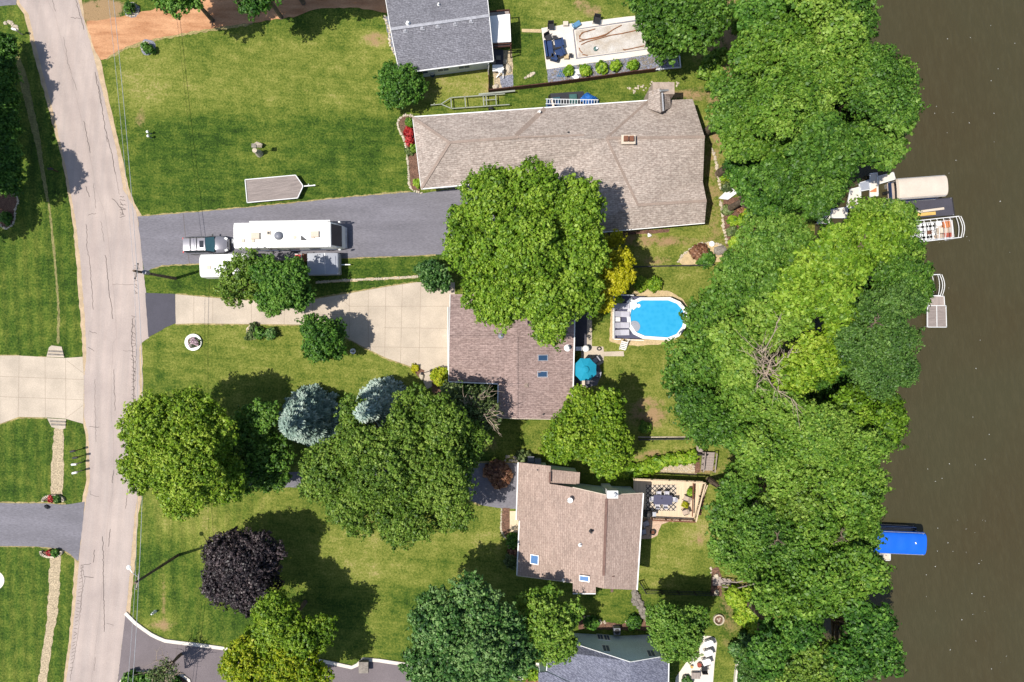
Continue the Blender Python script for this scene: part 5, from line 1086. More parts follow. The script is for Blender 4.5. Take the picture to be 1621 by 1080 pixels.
def seat_blue(name, label, px, py, rz, L=.9, W_=.85, cat='chair'):
    t = thing(name, label, cat); MB().box((0, 0, .36), (L, W_, .18)).build('seat', M['blue_fabric'], t); MB().box((-L / 2 + .08, 0, .6), (.18, W_, .4)).build('backrest', M['blue_fabric'], t)
    for s_ in (-1, 1): MB().box((0, s_ * (W_ / 2 + .04), .4), (L, .07, .42)).build('armrest', M['black_metal'], t)
    return place(t, px, py, .03, rz)
seat_blue('outdoor_sofa', 'long navy sofa at the left edge of the white pool patio', 868.5, 80.5, R(8), .85, 1.75, 'sofa')
seat_blue('patio_armchair', 'navy armchair facing the sofa, the upper one', 884.5, 71.5, R(190)); seat_blue('patio_armchair', 'navy armchair facing the sofa, the lower one', 886, 86.5, R(200)); seat_blue('patio_armchair', 'navy armchair at the bottom end of the navy sofa', 877.5, 94, R(75), .7, .7)
small_table('low dark coffee table amid the navy seats', 877, 77, .03, .4, .4, .4, 'black', 'coffee_table')
pchair('wicker_chair', 'dark curved wicker chair above the navy sofa', 867, 62, .03, R(-60), 'black', w_=.65); small_table('small dark square stool beside the wicker chair', 878, 62, .03, .42, .42, .4, 'black', 'stool'); pchair('wicker_chair', 'dark wicker chair at the top left corner of the white patio', 871.5, 44.5, .03, R(270), 'black', w_=.62); pchair('wicker_chair', 'dark wicker chair at the top edge of the covered pool', 944, 34.5, .03, R(260), 'black', w_=.7)
small_table('cream storage cube at the edge of the white patio', 895, 39.5, .03, .55, .45, .35, 'cream', 'storage_cube'); small_table('wooden side table right of the navy armchairs', 896, 92, .03, .5, .45, .4, 'sand', 'side_table'); small_table('small dark crate next to the wooden side table', 903, 90, .03, .35, .4, .4, 'black', 'crate')
t = thing('deck_lounge', 'blue sling lounge chair at the pool corner', 'lounge chair'); MB().box((0, 0, .3), (.95, .5, .05), R(0)).build('seat', M['pipe_blue'], t); MB().box((-.4, 0, .5), (.1, .5, .4), ry=-.4).build('backrest', M['pipe_blue'], t)
for x in (-.4, .4):
    for y in (-.2, .2): MB().box((x, y, .14), (.04, .04, .28)).build('leg', M['metal'], t)
place(t, 912, 41, .03, R(32))
t = thing('pool_slide', 'blue grey bench under the tree at the right end of the covered pool', 'bench'); MB().box((0, 0, .45), (1.7, .6, .08)).build('seat', M['pipe_blue'], t); [MB().box((x, 0, .2), (.08, .5, .4)).build('leg', M['metal'], t) for x in (-.7, .7)]; t.name = 'bench'; place(t, 1022, 28, .03, R(8))
# things outside House A
small_table('white table on the gravel corner by the grey house', 788, 112, .05, 1.1, .7, .7); t = thing('exercise_bike', 'white and black metal stand beside the white table', 'stand'); mb = MB(); mb.beam((-.4, -.4, .2), (.4, .3, .9), .1, .1); mb.beam((.3, -.5, .2), (.3, .5, .9), .08, .08); mb.box((0, 0, .9), (.4, .3, .06)); mb.build('stand', M['white'], t); t.name = 'garden_stand'; place(t, 792, 118)
for x, y, lb in ((781, 100, 'grey planter on the dark patio, lower left'), (789, 94, 'grey planter on the dark patio, upper right')): small_table(lb, x, y, .03, .5, .45, .4, 'stone_grey', 'planter')
for x, y, r, lb in ((800, 98, .35, 'brown boulder beside the gravel corner, upper'), (804, 108, .45, 'brown boulder beside the gravel corner, middle'), (785, 138, .4, 'pale boulder at the bottom of the fenced gravel corner')):
    p = P(x, y); MB().rock((p.x, p.y, .12), r).build('boulder', M['stone'], label=lb, cat='boulder', base=p)
scatter('pale_rubble', [(830, 121), (847, 114), (846, 119), (831, 125)], 22, .13, 'scattered pale stones on the grass between the porch and the covered pool')
t = thing('garden_hose_cart', 'dark blue bin against the lower wall of the grey house', 'bin'); MB().cyl((0, 0, 0), .25, .75, 14, .3).build('tub', M['blue_fabric'], t); MB().cyl((0, 0, .76), .32, .06, 14, .28).build('lid', M['metal'], t); t.name = 'waste_bin'; place(t, 685, 119)

# ================================================================== WOODEN DECK BY HOUSE D
t = thing('wooden_deck', 'pale wooden deck with railings at the lake side of the pinkish house', 'deck', P(1065, 790)); zk = 1.6
poly = [(1003, 758), (1113, 763), (1098, 823), (1030, 819), (1003, 817)]; MB().prism([tuple(q) for q in pxy(poly, zk)], zk - .14, zk).build('deck_boards', M['wood'], t)
def railing(pts, z, m, h=.95, name='railing', step=1.7):
    mb = MB()
    for a, b in zip(pts[:-1], pts[1:]):
        A, B = P(*a, z), P(*b, z); up = Vector((0, 0, 1)); mb.beam(A + up * h, B + up * h, .13, .05); mb.beam(A + up * .12, B + up * .12, .05, .06); n = max(1, round((B - A).length / step))
        for k in range(n + 1): q = A.lerp(B, k / n); mb.box((q.x, q.y, z + h / 2), (.1, .1, h))
        L = (B - A).length
        for k in range(int(L / .16)): q = A.lerp(B, (k + .5) * .16 / L); mb.box((q.x, q.y, z + h / 2), (.03, .03, h * .85))
    return mb.build(name, m, t)
railing([(1003, 757), (1113, 762)], zk, M['wood']); railing([(1031, 820), (1097, 823)], zk, M['wood_brown']); railing([(1113, 762), (1107, 785), (1098, 822)], zk, M['wood']); 
for q in ((1032, 762), (1080, 764), (1110, 766), (1100, 795), (1095, 820), (1060, 820), (1034, 817)): a = P(*q); MB().box((a.x, a.y, .75), (.14, .14, 1.5)).build('post', M['wood'], t)
mb = MB(); 
for k in range(9): mb.beam(P(1113 - k * 1.1, 768 + k * 5.6, zk - .2 - k * .16), P(1119 - k * 1.1, 769 + k * 5.6, zk - .2 - k * .16), .28, .04)
mb.build('tread', M['wood_dark'], t); mb = MB(); mb.beam(P(1097.5, 765, zk + 1), P(1096, 818, zk + 1), .1, .1); mb.beam(P(1099, 766, zk + .5), P(1098, 790, zk + .5), .16, .05); mb.build('bench', M['wood_brown'], t); MB().beam(P(1120, 768, zk + .5), P(1099, 822, .9), .09, .09).build('stair_rail', M['wood'], t)
mb = MB(); 
poly = pxy([(1003, 818), (1098, 824)], .8)
for k in range(3): mb.beam(P(1003, 818, zk - .2 - .4 * k), P(1098, 823, zk - .2 - .4 * k), .04, .3)
mb.build('skirt', M['wood'], t)
p = P(1046, 789, zk); MB().box((0, 0, .006), (3.2, 2.75, .012)).build('patio_rug', M['rug'], label='pale rug with a black lattice under the dining table', cat='rug'); bpy.data.objects['patio_rug'].location = P(1046.5, 788, zk + .004)
t = thing('dining_table', 'dark rectangular dining table on the lattice rug', 'table'); MB().box((0, 0, .72), (1.95, .98, .05)).build('tabletop', M['slate_deck'], t)
for x in (-.85, .85):
    for y in (-.4, .4): MB().box((x, y, .35), (.06, .06, .7)).build('leg', M['black_metal'], t)
place(t, 1047, 789, zk + .02, R(-2)); MB().cyl((0, 0, 0), .06, .1, 10).build('candle_jar', M['black'], label='little dark jar in the middle of the dining table', cat='jar'); bpy.data.objects['candle_jar'].location = P(1047.5, 789, zk + .77)
G = 'grey dining chairs round the deck table'
for x, y, a, lb in ((1041, 779.5, 270, 'grey dining chair on the upper side of the table, left'), (1053.5, 779.5, 270, 'grey dining chair on the upper side of the table, right'), (1039, 798, 90, 'grey dining chair on the lower side of the table, left'), (1051.5, 798, 90, 'grey dining chair on the lower side of the table, right'), (1030, 788, 0, 'grey dining chair at the house end of the table'), (1065, 789, 180, 'grey dining chair at the lake end of the table')):
    pchair('dining_chair', lb, x, y, zk + .02, R(a), 'grey_fabric', 'metal_white', group=G, w_=.44)
pchair('wicker_chair', 'brown chair by the right deck rail, the upper one', 1085, 788, zk, R(160), 'tan_cushion', w_=.55); pchair('wicker_chair', 'brown chair by the right deck rail, the lower one', 1083, 809, zk, R(200), 'tan_cushion', w_=.55)
shrub('leafy potted plant at the top of the brown deck chairs', 'hedge', 1092.5, 779.5, 3.5, .6, 'potted_plant', 'plant', z0=zk, leaf=.12, clump=.22); shrub('small yellow flowering pot between the brown deck chairs', 'yellow', 1085, 799, 2.6, .4, 'potted_plant', 'plant', z0=zk, leaf=.1, clump=.18)
t = thing('gas_grill', 'black gas grill at the lower left corner of the deck', 'grill'); MB().box((0, 0, .5), (.8, .55, .8)).build('cabinet', M['black'], t); MB().lathe((0, 0, .9), [(.4, 0), (.36, .16), (.2, .26), (0, .28)], 16).build('lid', M['black_metal'], t); MB().box((.6, 0, .85), (.4, .45, .04)).build('shelf', M['metal'], t); place(t, 1024, 811, zk, 0)
# patio with fire pit
ground_sheet('brick_patio', [(1010, 817), (1045, 817), (1098, 822), (1095, 826), (1062, 825), (1047, 830), (1043, 840), (1040, 848), (1030, 853), (1010, 853)], .02, mat('tan_brick_pavers', alb(206, 176, 152), .9, .12, 10, .25, 9), .4)
def fire_pit(label, px, py, r, m='black_metal', fill='mulch', z=0, stone=False):
    t = thing('fire_pit', label, 'fire pit'); MB().lathe((0, 0, 0), [(r, 0), (r, .3), (r * .78, .3), (r * .74, .08), (0, .06)], 26).build('ring', M[m], t); MB().cyl((0, 0, .07), r * .72, .05, 18).build('embers', M[fill], t); mb = MB()
    for k in range(5): mb.rock((random.uniform(-.3, .3) * r, random.uniform(-.3, .3) * r, .16), .12)
    mb.build('logs', M['wood_brown'] if not stone else M['stone'], t); return place(t, px, py, z)
fire_pit('black round fire pit on the brick patio', 1033, 842, .3); fire_pit('round stone fire ring on the grass at the lower right', 1137, 980, .58, 'stone', 'mulch', stone=True)
pchair('patio_chair', 'blue grey chair in the eave shadow, upper one', 1021.5, 827, 0, R(20), 'grey_fabric'); pchair('patio_chair', 'blue grey chair in the eave shadow, lower one', 1017, 840, 0, R(10), 'grey_fabric')
# gravel terrace between fence and deck, hedge and stairs
bed('gravel_terrace', [(1040, 722), (1100, 723), (1103, 752), (1030, 748)], 'gravel'); scatter('terrace_gravel', [(1045, 725), (1098, 726), (1100, 747), (1036, 746)], 240, .08, 'pale gravel with weeds on the terrace above the deck', 'stone', .03)
bed('mulch_strip', [(1098, 723), (1108, 724), (1108, 749), (1100, 749)], 'mulch', .024)
shrub('long bright green hosta hedge curving above the deck', 'hedge', 0, 0, 0, .7, 'hosta_border', 'hedge', blobs=[(990 + i * 8.2, 748 - (0 if i < 2 else (i - 2) * 3.4 if i < 8 else 20.5 + (i - 8) * .6), 7 if i < 7 else 4.6) for i in range(14)], leaf=.2, clump=.4)
def stairs(label, x0, y0, x1, y1, wpx, n, z0, z1, m='wood_grey', rail=True, name='garden_stairs'):
    t = thing(name, label, 'stairs', P((x0 + x1) / 2, (y0 + y1) / 2)); A, B = P(x0, y0, z0), P(x1, y1, z1); dd = (B - A); dd.z = 0; L = dd.length; dd.normalize(); nn = Vector((-dd.y, dd.x, 0)); wd = wpx * S; mb = MB()
    for k in range(n): c = A.lerp(B, (k + .5) / n); mb.box(tuple(c), (L / n * .92, wd, .05), math.atan2(dd.y, dd.x))
    mb.build('treads', M[m], t)
    for s_ in (-1, 1):
        MB().beam(A + nn * wd / 2 * s_ - Vector((0, 0, .1)), B + nn * wd / 2 * s_ - Vector((0, 0, .1)), .05, .22).build('stringer', M[m], t)
        if rail:
            mb = MB(); up = Vector((0, 0, .9)); mb.beam(A + nn * wd / 2 * s_ + up, B + nn * wd / 2 * s_ + up, .1, .05)
            for k in range(4): q = A.lerp(B, k / 3) + nn * wd / 2 * s_; mb.beam(q, q + up, .07, .07)
            mb.build('handrail', M[m], t)
    return t
stairs('pale wooden steps beside the gravel terrace, running down the picture', 1122, 716, 1119, 745, 18, 7, .5, .06)
ground_sheet('wood_landing', [(1102, 703), (1119, 719), (1122, 722), (1103, 720)], .06, M['wood_grey']); MB().beam(P(1102, 719, .5), P(1119, 720, .5), .1, .9).build('retaining_board', M['black_metal'], label='dark board across the landing above the steps', cat='board')
stairs('grey boarded stairway with rails going down to the lake at the lower right', 1141, 920, 1162, 922, 9, 5, .05, -.05); stairs('lower flight of the grey stairway, bending up towards the trees', 1162, 922, 1190, 915, 9, 7, -.05, -.6)
ground_sheet('wood_landing', [(1128, 913), (1141, 913), (1141, 927), (1128, 927)], .06, M['wood_grey']); bed('stair_bed', [(1126, 900), (1138, 898), (1142, 912), (1142, 944), (1124, 942), (1125, 925)], 'mulch', .03)
stones('stone_edging', [(1125, 896), (1125, 908)], .16, 'short run of pale stones above the lower stairway landing'); 
for x, y, lb in ((1134, 912, 'pale boulder above the lower stairway landing'), (1134, 938, 'pale boulder below the lower stairway landing')): p = P(x, y); MB().rock((p.x, p.y, .12), .32).build('boulder', M['stone'], label=lb, cat='boulder', base=p)
fence('thin dark fence from the house corner across to the lower stairway', [(1012, 920), (1020, 934), (1124, 937)], 1.1, 'black_metal', solid=False, step=1.9)
fence('thin dark fence on the lawn below the lime tree', [(1010, 695), (1090, 694)], .9, 'black_metal', solid=False); fence('dark fence across the lawn above the round pool', [(1000, 423.5), (1060, 422), (1125, 421)], 1.0, 'black_metal', solid=False)
curb('landscape_timber', [(1010, 692), (1090, 692)], .12, .1, M['stone'], 'pale timber line along the fence below the lime tree', cat='edging')
# rocks between House D and the shrubs
mb = MB()
for k in range(44): t_ = k / 43; p = P(1003 + 22 * t_ + random.uniform(-5, 5), 938 + 45 * t_ + random.uniform(-3, 3)); mb.rock((p.x, p.y, .14), random.uniform(.2, .38), .8)
p = P(1012, 958); mb.build('rock_steps', M['stone_grey'], label='tumbled grey rock steps at the lower right corner of the pinkish house', cat='rock steps', base=p)
stones('stone_edging', [(925, 976), (940, 982), (958, 985)], .14, 'pinkish stones along the strip above the grey house', jit=2.5, double=2); stones('stone_edging', [(1018, 975), (1000, 982), (990, 984)], .14, 'stones curving from the rock steps to the shrubs', jit=2, double=2)
bed('planting_bed', [(918, 975), (945, 983), (985, 988), (1015, 972), (1030, 985), (1028, 998), (915, 996)], 'mulch')
shrub('low leafy shrub above the grey sided house, left one', 'green', 936, 986, 9, .7); shrub('low leafy shrub above the grey sided house, right one', 'green', 1003, 985, 10, .7)
t = thing('air_conditioner', 'blue grey air conditioner box against the grey sided wall', 'air conditioner'); MB().box((0, 0, .4), (.7, .7, .8)).build('casing', M['dome'], t); MB().cyl((0, 0, .81), .28, .04, 18).build('fan_grille', M['black_metal'], t); place(t, 975, 995)
# white patio at the lower right house
ground_sheet('white_patio', [(1108, 1006), (1125, 1007), (1132, 1010), (1135, 1018), (1131, 1050), (1127, 1100), (1066, 1100), (1070, 1072), (1085, 1050), (1105, 1030)], .03, M['concrete_white'])
for x, y, a, lb in ((1120, 1016, 200, 'white bucket chair at the top of the white patio'), (1119, 1031, 200, 'white bucket chair second from the top of the white patio'), (1116, 1045, 200, 'white bucket chair third from the top of the white patio')): pchair('patio_chair', lb, x, y, .03, R(a), 'white', 'black_metal', w_=.75)
pchair('patio_chair', 'dark framed chair with round white cushion on the white patio', 1113, 1056, .03, R(90), 'black', w_=.6)
for x, y, r, m_, lb in ((1106, 1051, .25, 'rust', 'round red pot on the white patio'), (1083, 1070, .2, 'stone_grey', 'small round grey planter on the white patio'), (1094, 1054, .14, 'yellow_plank', 'tiny yellow flower pot on the white patio')):
    t = thing('flower_pot', lb, 'pot'); MB().lathe((0, 0, 0), [(r * .7, 0), (r, .35), (r * .85, .36), (r * .8, .3), (0, .29)], 16).build('pot', M[m_], t); place(t, x, y, .03)
small_table('low brown wooden table on the white patio', 1100, 1067, .03, .95, .65, .4, 'wood_grey', 'coffee_table'); shrub('spiky dark potted plant at the bottom of the white patio', 'dark', 1088, 1079, 5, .6, 'potted_plant', 'plant')
curb('retaining_wall', [(1174, 1000), (1172, 1015), (1168, 1040), (1164, 1062), (1161, 1095)], .22, .5, M['concrete_white'], 'white wall line down the right side of the lower right lawn', cat='wall')
ground_sheet('white_walk', [(820, 1054), (835, 1048), (858, 1050), (862, 1064), (845, 1066), (830, 1075), (820, 1078)], .03, M['concrete_white'])
MB().prism([tuple(q) for q in pxy([(832, 1072), (852, 1072), (852, 1100), (832, 1100)])], 0, .25).build('doorstep', M['wood_brown'], label='brown step at the lower left corner of the slate roof', cat='step')
shrub('clipped green hedge at the white walk', 'hedge', 838, 1067, 7, .8, 'hedge', 'hedge', blobs=[(834, 1068, 5), (842, 1066, 5), (848, 1067, 5)]); fence('short white post fence between walk and slate roof', [(861, 1043), (863, 1064)], .9, 'wood_brown')
# front of House D
ground_sheet('wood_walk', [(807, 809), (819, 809), (822, 843), (807, 842)], .05, M['wood']); bed('mulch_bed', [(795, 804), (807, 804), (807, 842), (800, 848), (793, 840)], 'mulch'); stones('stone_edging', [(794, 804), (793, 840), (799, 850), (804, 856), (806, 880)], .1, 'thin pale edging round the mulch bed left of the pinkish house', gap=.8, jit=.3)
shrub('bright green shrub by the front step of the pinkish house', 'green', 813, 855, 9, .9); bed('mulch_bed', [(806, 862), (820, 860), (819, 900), (805, 895)], 'mulch'); shrub('brown leaved low shrub in the front bed of the pinkish house', 'brown', 814, 873, 7, .6); shrub('grey green low shrub near the lower left corner of the pinkish roof', 'tangle', 810, 888, 10, .7)
for x, y, lb in ((840, 725, 'dark bin above the pinkish garage roof, left one'), (851, 728, 'dark bin above the pinkish garage roof, right one')):
    t = thing('waste_bin', lb, 'bin'); MB().box((0, 0, .5), (.6, .55, 1.0), taper=1.12).build('tub', M['green_box'], t); MB().box((0, 0, 1.03), (.68, .64, .06)).build('lid', M['dome'], t); place(t, x, y)
shrub('loose grey green shrub at the top left corner of the pinkish garage', 'tangle', 829, 722, 8, .8); stones('stone_edging', [(797, 728), (812, 730), (824, 728)], .14, 'few pale stones along the grass above the grey driveway end', jit=.8, gap=1.6)

# ================================================================== LAKE SIDE
def dock(label, c4, z, m, name='dock_section', th=.12, legs=True, frame='metal_white', plank=None, extra=None):
    t = thing(name, label, 'dock', P(*(sum(q[i] for q in c4) / 4 for i in (0, 1)), z)); pp = [P(*q, z) for q in c4]; MB().prism([(q.x, q.y) for q in pp], z - th, z).build('deck_boards', M[m], t)
    mb = MB()
    for a, b in zip(pp, pp[1:] + pp[:1]): mb.beam(a + Vector((0, 0, -.02)), b + Vector((0, 0, -.02)), .07, .16)
    if plank: mb.beam(pp[0].lerp(pp[1], .5) + Vector((0, 0, .02)), pp[3].lerp(pp[2], .5) + Vector((0, 0, .02)), .07, .03)
    mb.build('frame', M[frame], t); cc = sum(pp, Vector()) / 4
    if legs:
        for q in pp: q = q.lerp(cc, .06); MB().tube([(q.x, q.y, z + .12), (q.x, q.y, -2.6)], .04, 7).build('post', M['metal'], t)
    return t
dock('white dock panel in tree shade, nearest the shore', [(1293, 354), (1312, 354), (1316, 332), (1302, 334)], -.42, 'concrete_white')
dock('white dock panel next to the shore panel, partly under leaves', [(1317, 345), (1340, 345), (1342, 328), (1316, 332)], -.42, 'concrete_white')
dock('tall white dock platform beside the blue grey gangway', [(1340, 330), (1363, 330), (1362, 296), (1346, 300)], -.42, 'concrete_white')
dock('white dock panel sunlit between leaves below the open boat slip', [(1363, 345), (1408, 344), (1412, 322), (1363, 328)], -.42, 'concrete_white')
dock('dull blue grey gangway panel at the tree edge', [(1361, 303), (1377, 300), (1376, 285), (1360, 290)], -.42, 'greybox')
dock('narrow upright dock panel joining the finger dock', [(1377, 312), (1390, 310), (1388.5, 274), (1377, 275)], -.40, 'concrete_white')
dock('white finger dock reaching towards the tan canopy', [(1389, 292), (1417, 284), (1414, 273), (1388, 280)], -.38, 'concrete_white')
for x, y, lb in ((1384, 300, 'orange plank lying on the narrow upright dock panel'),): MB().add([(*P(1378, 303).xy, -.36), (*P(1390, 303).xy, -.36), (*P(1390, 296).xy, -.36), (*P(1378, 303).xy, -.3), (*P(1390, 303).xy, -.3), (*P(1390, 296).xy, -.3)], [(3, 4, 5), (0, 2, 1), (0, 1, 4, 3), (1, 2, 5, 4), (2, 0, 3, 5)]).build('plank', M['orange'], label=lb, cat='plank', base=P(1384, 300, -.36))
dock('wide charcoal dock with boards lying on it beside the tan canopy', [(1426, 347), (1511, 341), (1507, 313), (1418, 320)], -.4, 'dark_deck', frame='black_metal')
for a, b, w_, z, m_, lb in (((1446, 336.5), (1494.5, 330), .24, -.34, 'cream', 'long pale board lying on the charcoal dock'), ((1450, 340.5), (1481, 337.5), .34, -.34, 'yellow_plank', 'shorter yellow board lying on the charcoal dock')): MB().beam(P(*a, z), P(*b, z), w_, .05).build('board', M[m_], label=lb, cat='board', base=P(*a, z))
dock('weathered grey dock square at the bottom right of the river lift frame', [(1468, 518), (1498, 518), (1497, 484), (1468, 484)], -.4, 'wood_grey_x', plank=True)
dock('lighter grey dock piece directly below the empty lift frame', [(1468, 484), (1495, 484), (1494, 469), (1470, 469)], -.36, 'wood_grey')
dock('pale dock strip under the edge of the blue canopy', [(1380, 887), (1409, 887), (1409, 876.5), (1384, 875)], -.4, 'cream')
dock('pale dock piece seen through the branches left of the blue canopy', [(1343, 878), (1372, 878), (1370, 871), (1345, 872)], -.4, 'cream')
dock('white shade sail like landing at the edge of the garden bed', [(1138, 314), (1152, 316), (1167, 305), (1156, 297)], .35, 'white', name='landing', legs=False) 
bpy.data.objects['landing']['label'] = 'bright white jagged platform between the tan house and the lakeside trees'; bpy.data.objects['landing']['category'] = 'platform'
def canopy_lift(name, label, x0, y0, x1, y1, x2, y2, z, m, boatm, cat='boat lift', leg=True):
    """(x0,y0)-(x1,y1) upper long side, (x2,y2) a point on the lower side"""
    A, B = P(x0, y0, z), P(x1, y1, z); ex = (B - A); L = ex.length; ex.normalize(); ey = Vector((ex.y, -ex.x, 0)); Wd = abs((P(x2, y2, z) - A).dot(ey)); t = thing(name, label, cat, A + ex * L / 2 + ey * Wd / 2 - Vector((0, 0, z + 1)))
    def f(u, v):
        a = (u - .5) * 2; b = (v - .5) * 2; k = 1 - .05 * abs(b) ** 6; h = .32 * (1 - abs(b) ** 2.6) ** .8 * (1 - .25 * abs(a) ** 8) - .18 * (abs(b) > .97) - .2 * (abs(a) > .985); h += .012 * math.sin(u * 26) * (1 - b * b)
        return tuple(A + ex * (L / 2 + a * k * L / 2) + ey * (v * Wd) + Vector((0, 0, h - .1)))
    mb = MB().grid(f, 40, 16); mb.add([(a, b, c - .03) for a, b, c in mb.v], [q[::-1] for q in mb.f]); mb.build('canopy', M[m], t, smooth=False)
    O = A + ex * L / 2 + ey * Wd / 2
    for sx in (-.42, .42):
        for sy in (-.44, .44): q = O + ex * L * sx + ey * Wd * sy; MB().tube([(q.x, q.y, z), (q.x, q.y, -2.6)], .045, 7).build('post', M['metal'], t)
    mb = MB()
    for sy in (-.47, .47): mb.beam(O + ex * (-L * .46) + ey * Wd * sy - Vector((0, 0, .15)), O + ex * L * .46 + ey * Wd * sy - Vector((0, 0, .15)), .06, .06); mb.beam(O + ex * (-L * .46) + ey * Wd * sy + Vector((0, 0, -z - .4)), O + ex * L * .46 + ey * Wd * sy + Vector((0, 0, -z - .4)), .08, .12)
    mb.build('frame', M['metal'], t); return t, O, ex, ey, L, Wd
def pontoon(label, O, ex, ey, L, Wd, z, floor='tan_cushion', seat='white', detail=True):
    t = thing('pontoon_boat', label, 'boat', O)
    def q(u, v, h): return O + ex * u + ey * v + Vector((0, 0, z - O.z + h))
    for s_ in (-1, 1): MB().tube([q(-L / 2, s_ * Wd * .33, .1), q(L / 2 - .5, s_ * Wd * .33, .1), q(L / 2 + .15, s_ * Wd * .33, .3)], [.28, .28, .06], 14).build('pontoon', M['metal'], t)
    mb = MB(); mb.beam(q(-L / 2, 0, .42), q(L / 2, 0, .42), Wd * .92, .08); mb.build('deck', M[floor], t)
    mb = MB()
    for s_ in (-1, 1): mb.beam(q(-L / 2 + .1, s_ * Wd * .45, .75), q(L / 2 - .1, s_ * Wd * .45, .75), .05, .6)
    for s_ in (-1, 1): mb.beam(q(s_ * (L / 2 - .1), -Wd * .45, .75), q(s_ * (L / 2 - .1), Wd * .45, .75), .05, .6)
    mb.build('side_panel', M['blue_fabric' if not detail else 'metal_white'], t)
    if detail:
        for u, v, lu, lv, mm in ((L / 2 - .55, -.6, .7, .8, 'orange'), (L / 2 - .55, .65, .8, .55, 'rust'), (L / 2 - 1.35, -.75, .6, .5, 'white'), (.1, .1, .4, .4, 'wood_brown'), (L / 2 - 1.4, .7, .9, .45, 'tan_cushion')): MB().box(tuple(q(u, v, .62)), (lu, lv, .32), math.atan2(ex.y, ex.x)).build('seat', M[mm], t)
        MB().box(tuple(q(L / 2 - 1.3, .05, .75)), (.5, .7, .6), math.atan2(ex.y, ex.x), taper=.8).build('console', M['cream'], t)
    MB().box(tuple(q(-L / 2 - .2, 0, .45)), (.35, .35, .8), math.atan2(ex.y, ex.x), taper=.7).build('outboard_motor', M['black'], t); return t
lt, O, ex, ey, L, Wd = canopy_lift('canopy_boat_lift', 'boat lift with a tan rounded canopy', 1419, 282, 1500, 276, 1421, 316, 1.6, 'tan_canopy', None)
O2 = Vector((O.x, O.y, -.8)); pontoon('pontoon boat with dark sides moored under the tan canopy', O2, ex, ey, L * .95, Wd * 1.0, -.9, 'tan_cushion', detail=False)
lt, O, ex, ey, L, Wd = canopy_lift('canopy_boat_lift', 'boat lift with a bright blue rounded canopy', 1385, 840.5, 1468.5, 844, 1384, 877, 1.5, 'blue_canopy', None)
O2 = Vector((O.x, O.y + .35, -.8)); pontoon('dark hulled boat just showing above the bright blue canopy', O2, ex, ey, L * .9, Wd * .95, -.9, 'tan_cushion', detail=False)
p = P(1450, 860, 1.85); MB().box((p.x, p.y, p.z - .02), (.22, .1, .02), R(-60)).build('leaf_scrap', M['foam'], label='small white scrap lying on the bright blue canopy', cat='scrap', base=p) 
def open_lift(label, x0, y0, x1, y1, y2, z, bows):
    A, B = P(x0, y0, z), P(x1, y1, z); ex = (B - A); L = ex.length; ex.normalize(); ey = Vector((ex.y, -ex.x, 0)); Wd = (y2 - y0) * S * .97; t = thing('open_boat_lift', label, 'boat lift', A + ex * L / 2 + ey * Wd / 2 - Vector((0, 0, z + 1))); mb = MB()
    for v in (0, Wd): mb.beam(A + ey * v, B + ey * v - ex * .25, .08, .08)
    for k in range(bows):
        u = L * (k + .15) / bows; mb.tube([A + ex * u + ey * (Wd * j / 6) + Vector((0, 0, .28 * math.sin(j / 6 * math.pi))) for j in range(7)], .035, 6)
    for dx in (0, .22): mb.tube([B + ex * (dx - .3 + .28 * math.sin(j / 6 * math.pi)) + ey * (Wd * j / 6) for j in range(7)], .04, 6)
    mb.build('canopy_frame', M['metal_white'], t)
    for u in (.3, L - .5):
        for v in (0, Wd): q = A + ex * u + ey * v; MB().tube([q, (q.x, q.y, -2.6)], .045, 7).build('post', M['metal'], t)
    mb = MB()
    for u in (.4, L * .5, L - .6): mb.beam(A + ex * u - Vector((0, 0, z + .8)), A + ex * u + ey * Wd - Vector((0, 0, z + .8)), .1, .12)
    mb.build('cradle', M['metal'], t); return t, A + ex * L / 2 + ey * Wd / 2, ex, ey, L, Wd
lt, O, ex, ey, L, Wd = open_lift('open canopy frame over the boat with orange and red seats', 1440, 351, 1522, 342, 385, 1.3, 8)
O2 = Vector((O.x, O.y, -.8)); pontoon('pontoon boat with orange and red seats under the open frame', O2, ex, ey, L * .93, Wd * .9, -.85, 'tan_cushion', detail=True)
bt = [o for o in bpy.data.objects if o.name.startswith('pontoon_boat') and 'orange' in o.get('label', '')][0]
mb = MB()
for k in range(9):
    u = -L / 2 + .3 + k * .42
    for v in (-.85, -.3, .3, .85): a = O2 + ex * u + ey * v + Vector((0, 0, .42)); mb.beam(a, a + ex * .32, .34, .04)
mb.beam(O2 + ex * (-L / 2 + .2) + Vector((0, 0, .4)), O2 + ex * (L / 2 - 1.6) + Vector((0, 0, .4)), .1, .05); [mb.beam(O2 + ex * (-L / 2 + .45 + k * .42) - ey * .95 + Vector((0, 0, .4)), O2 + ex * (-L / 2 + .45 + k * .42) + ey * .95 + Vector((0, 0, .4)), .06, .04) for k in range(9)]; mb.build('floor_slats', M['metal_white'], bt); mb = MB(); a = O2 + ex * (-L / 2 + .1) + Vector((0, 0, .4)); mb.beam(a, a + ex * 3.9, Wd * .86, .02); mb.build('bilge', M['black'], bt)
open_lift('small empty lift frame above the weathered dock', 1474, 435, 1492, 434.5, 469, .9, 2)

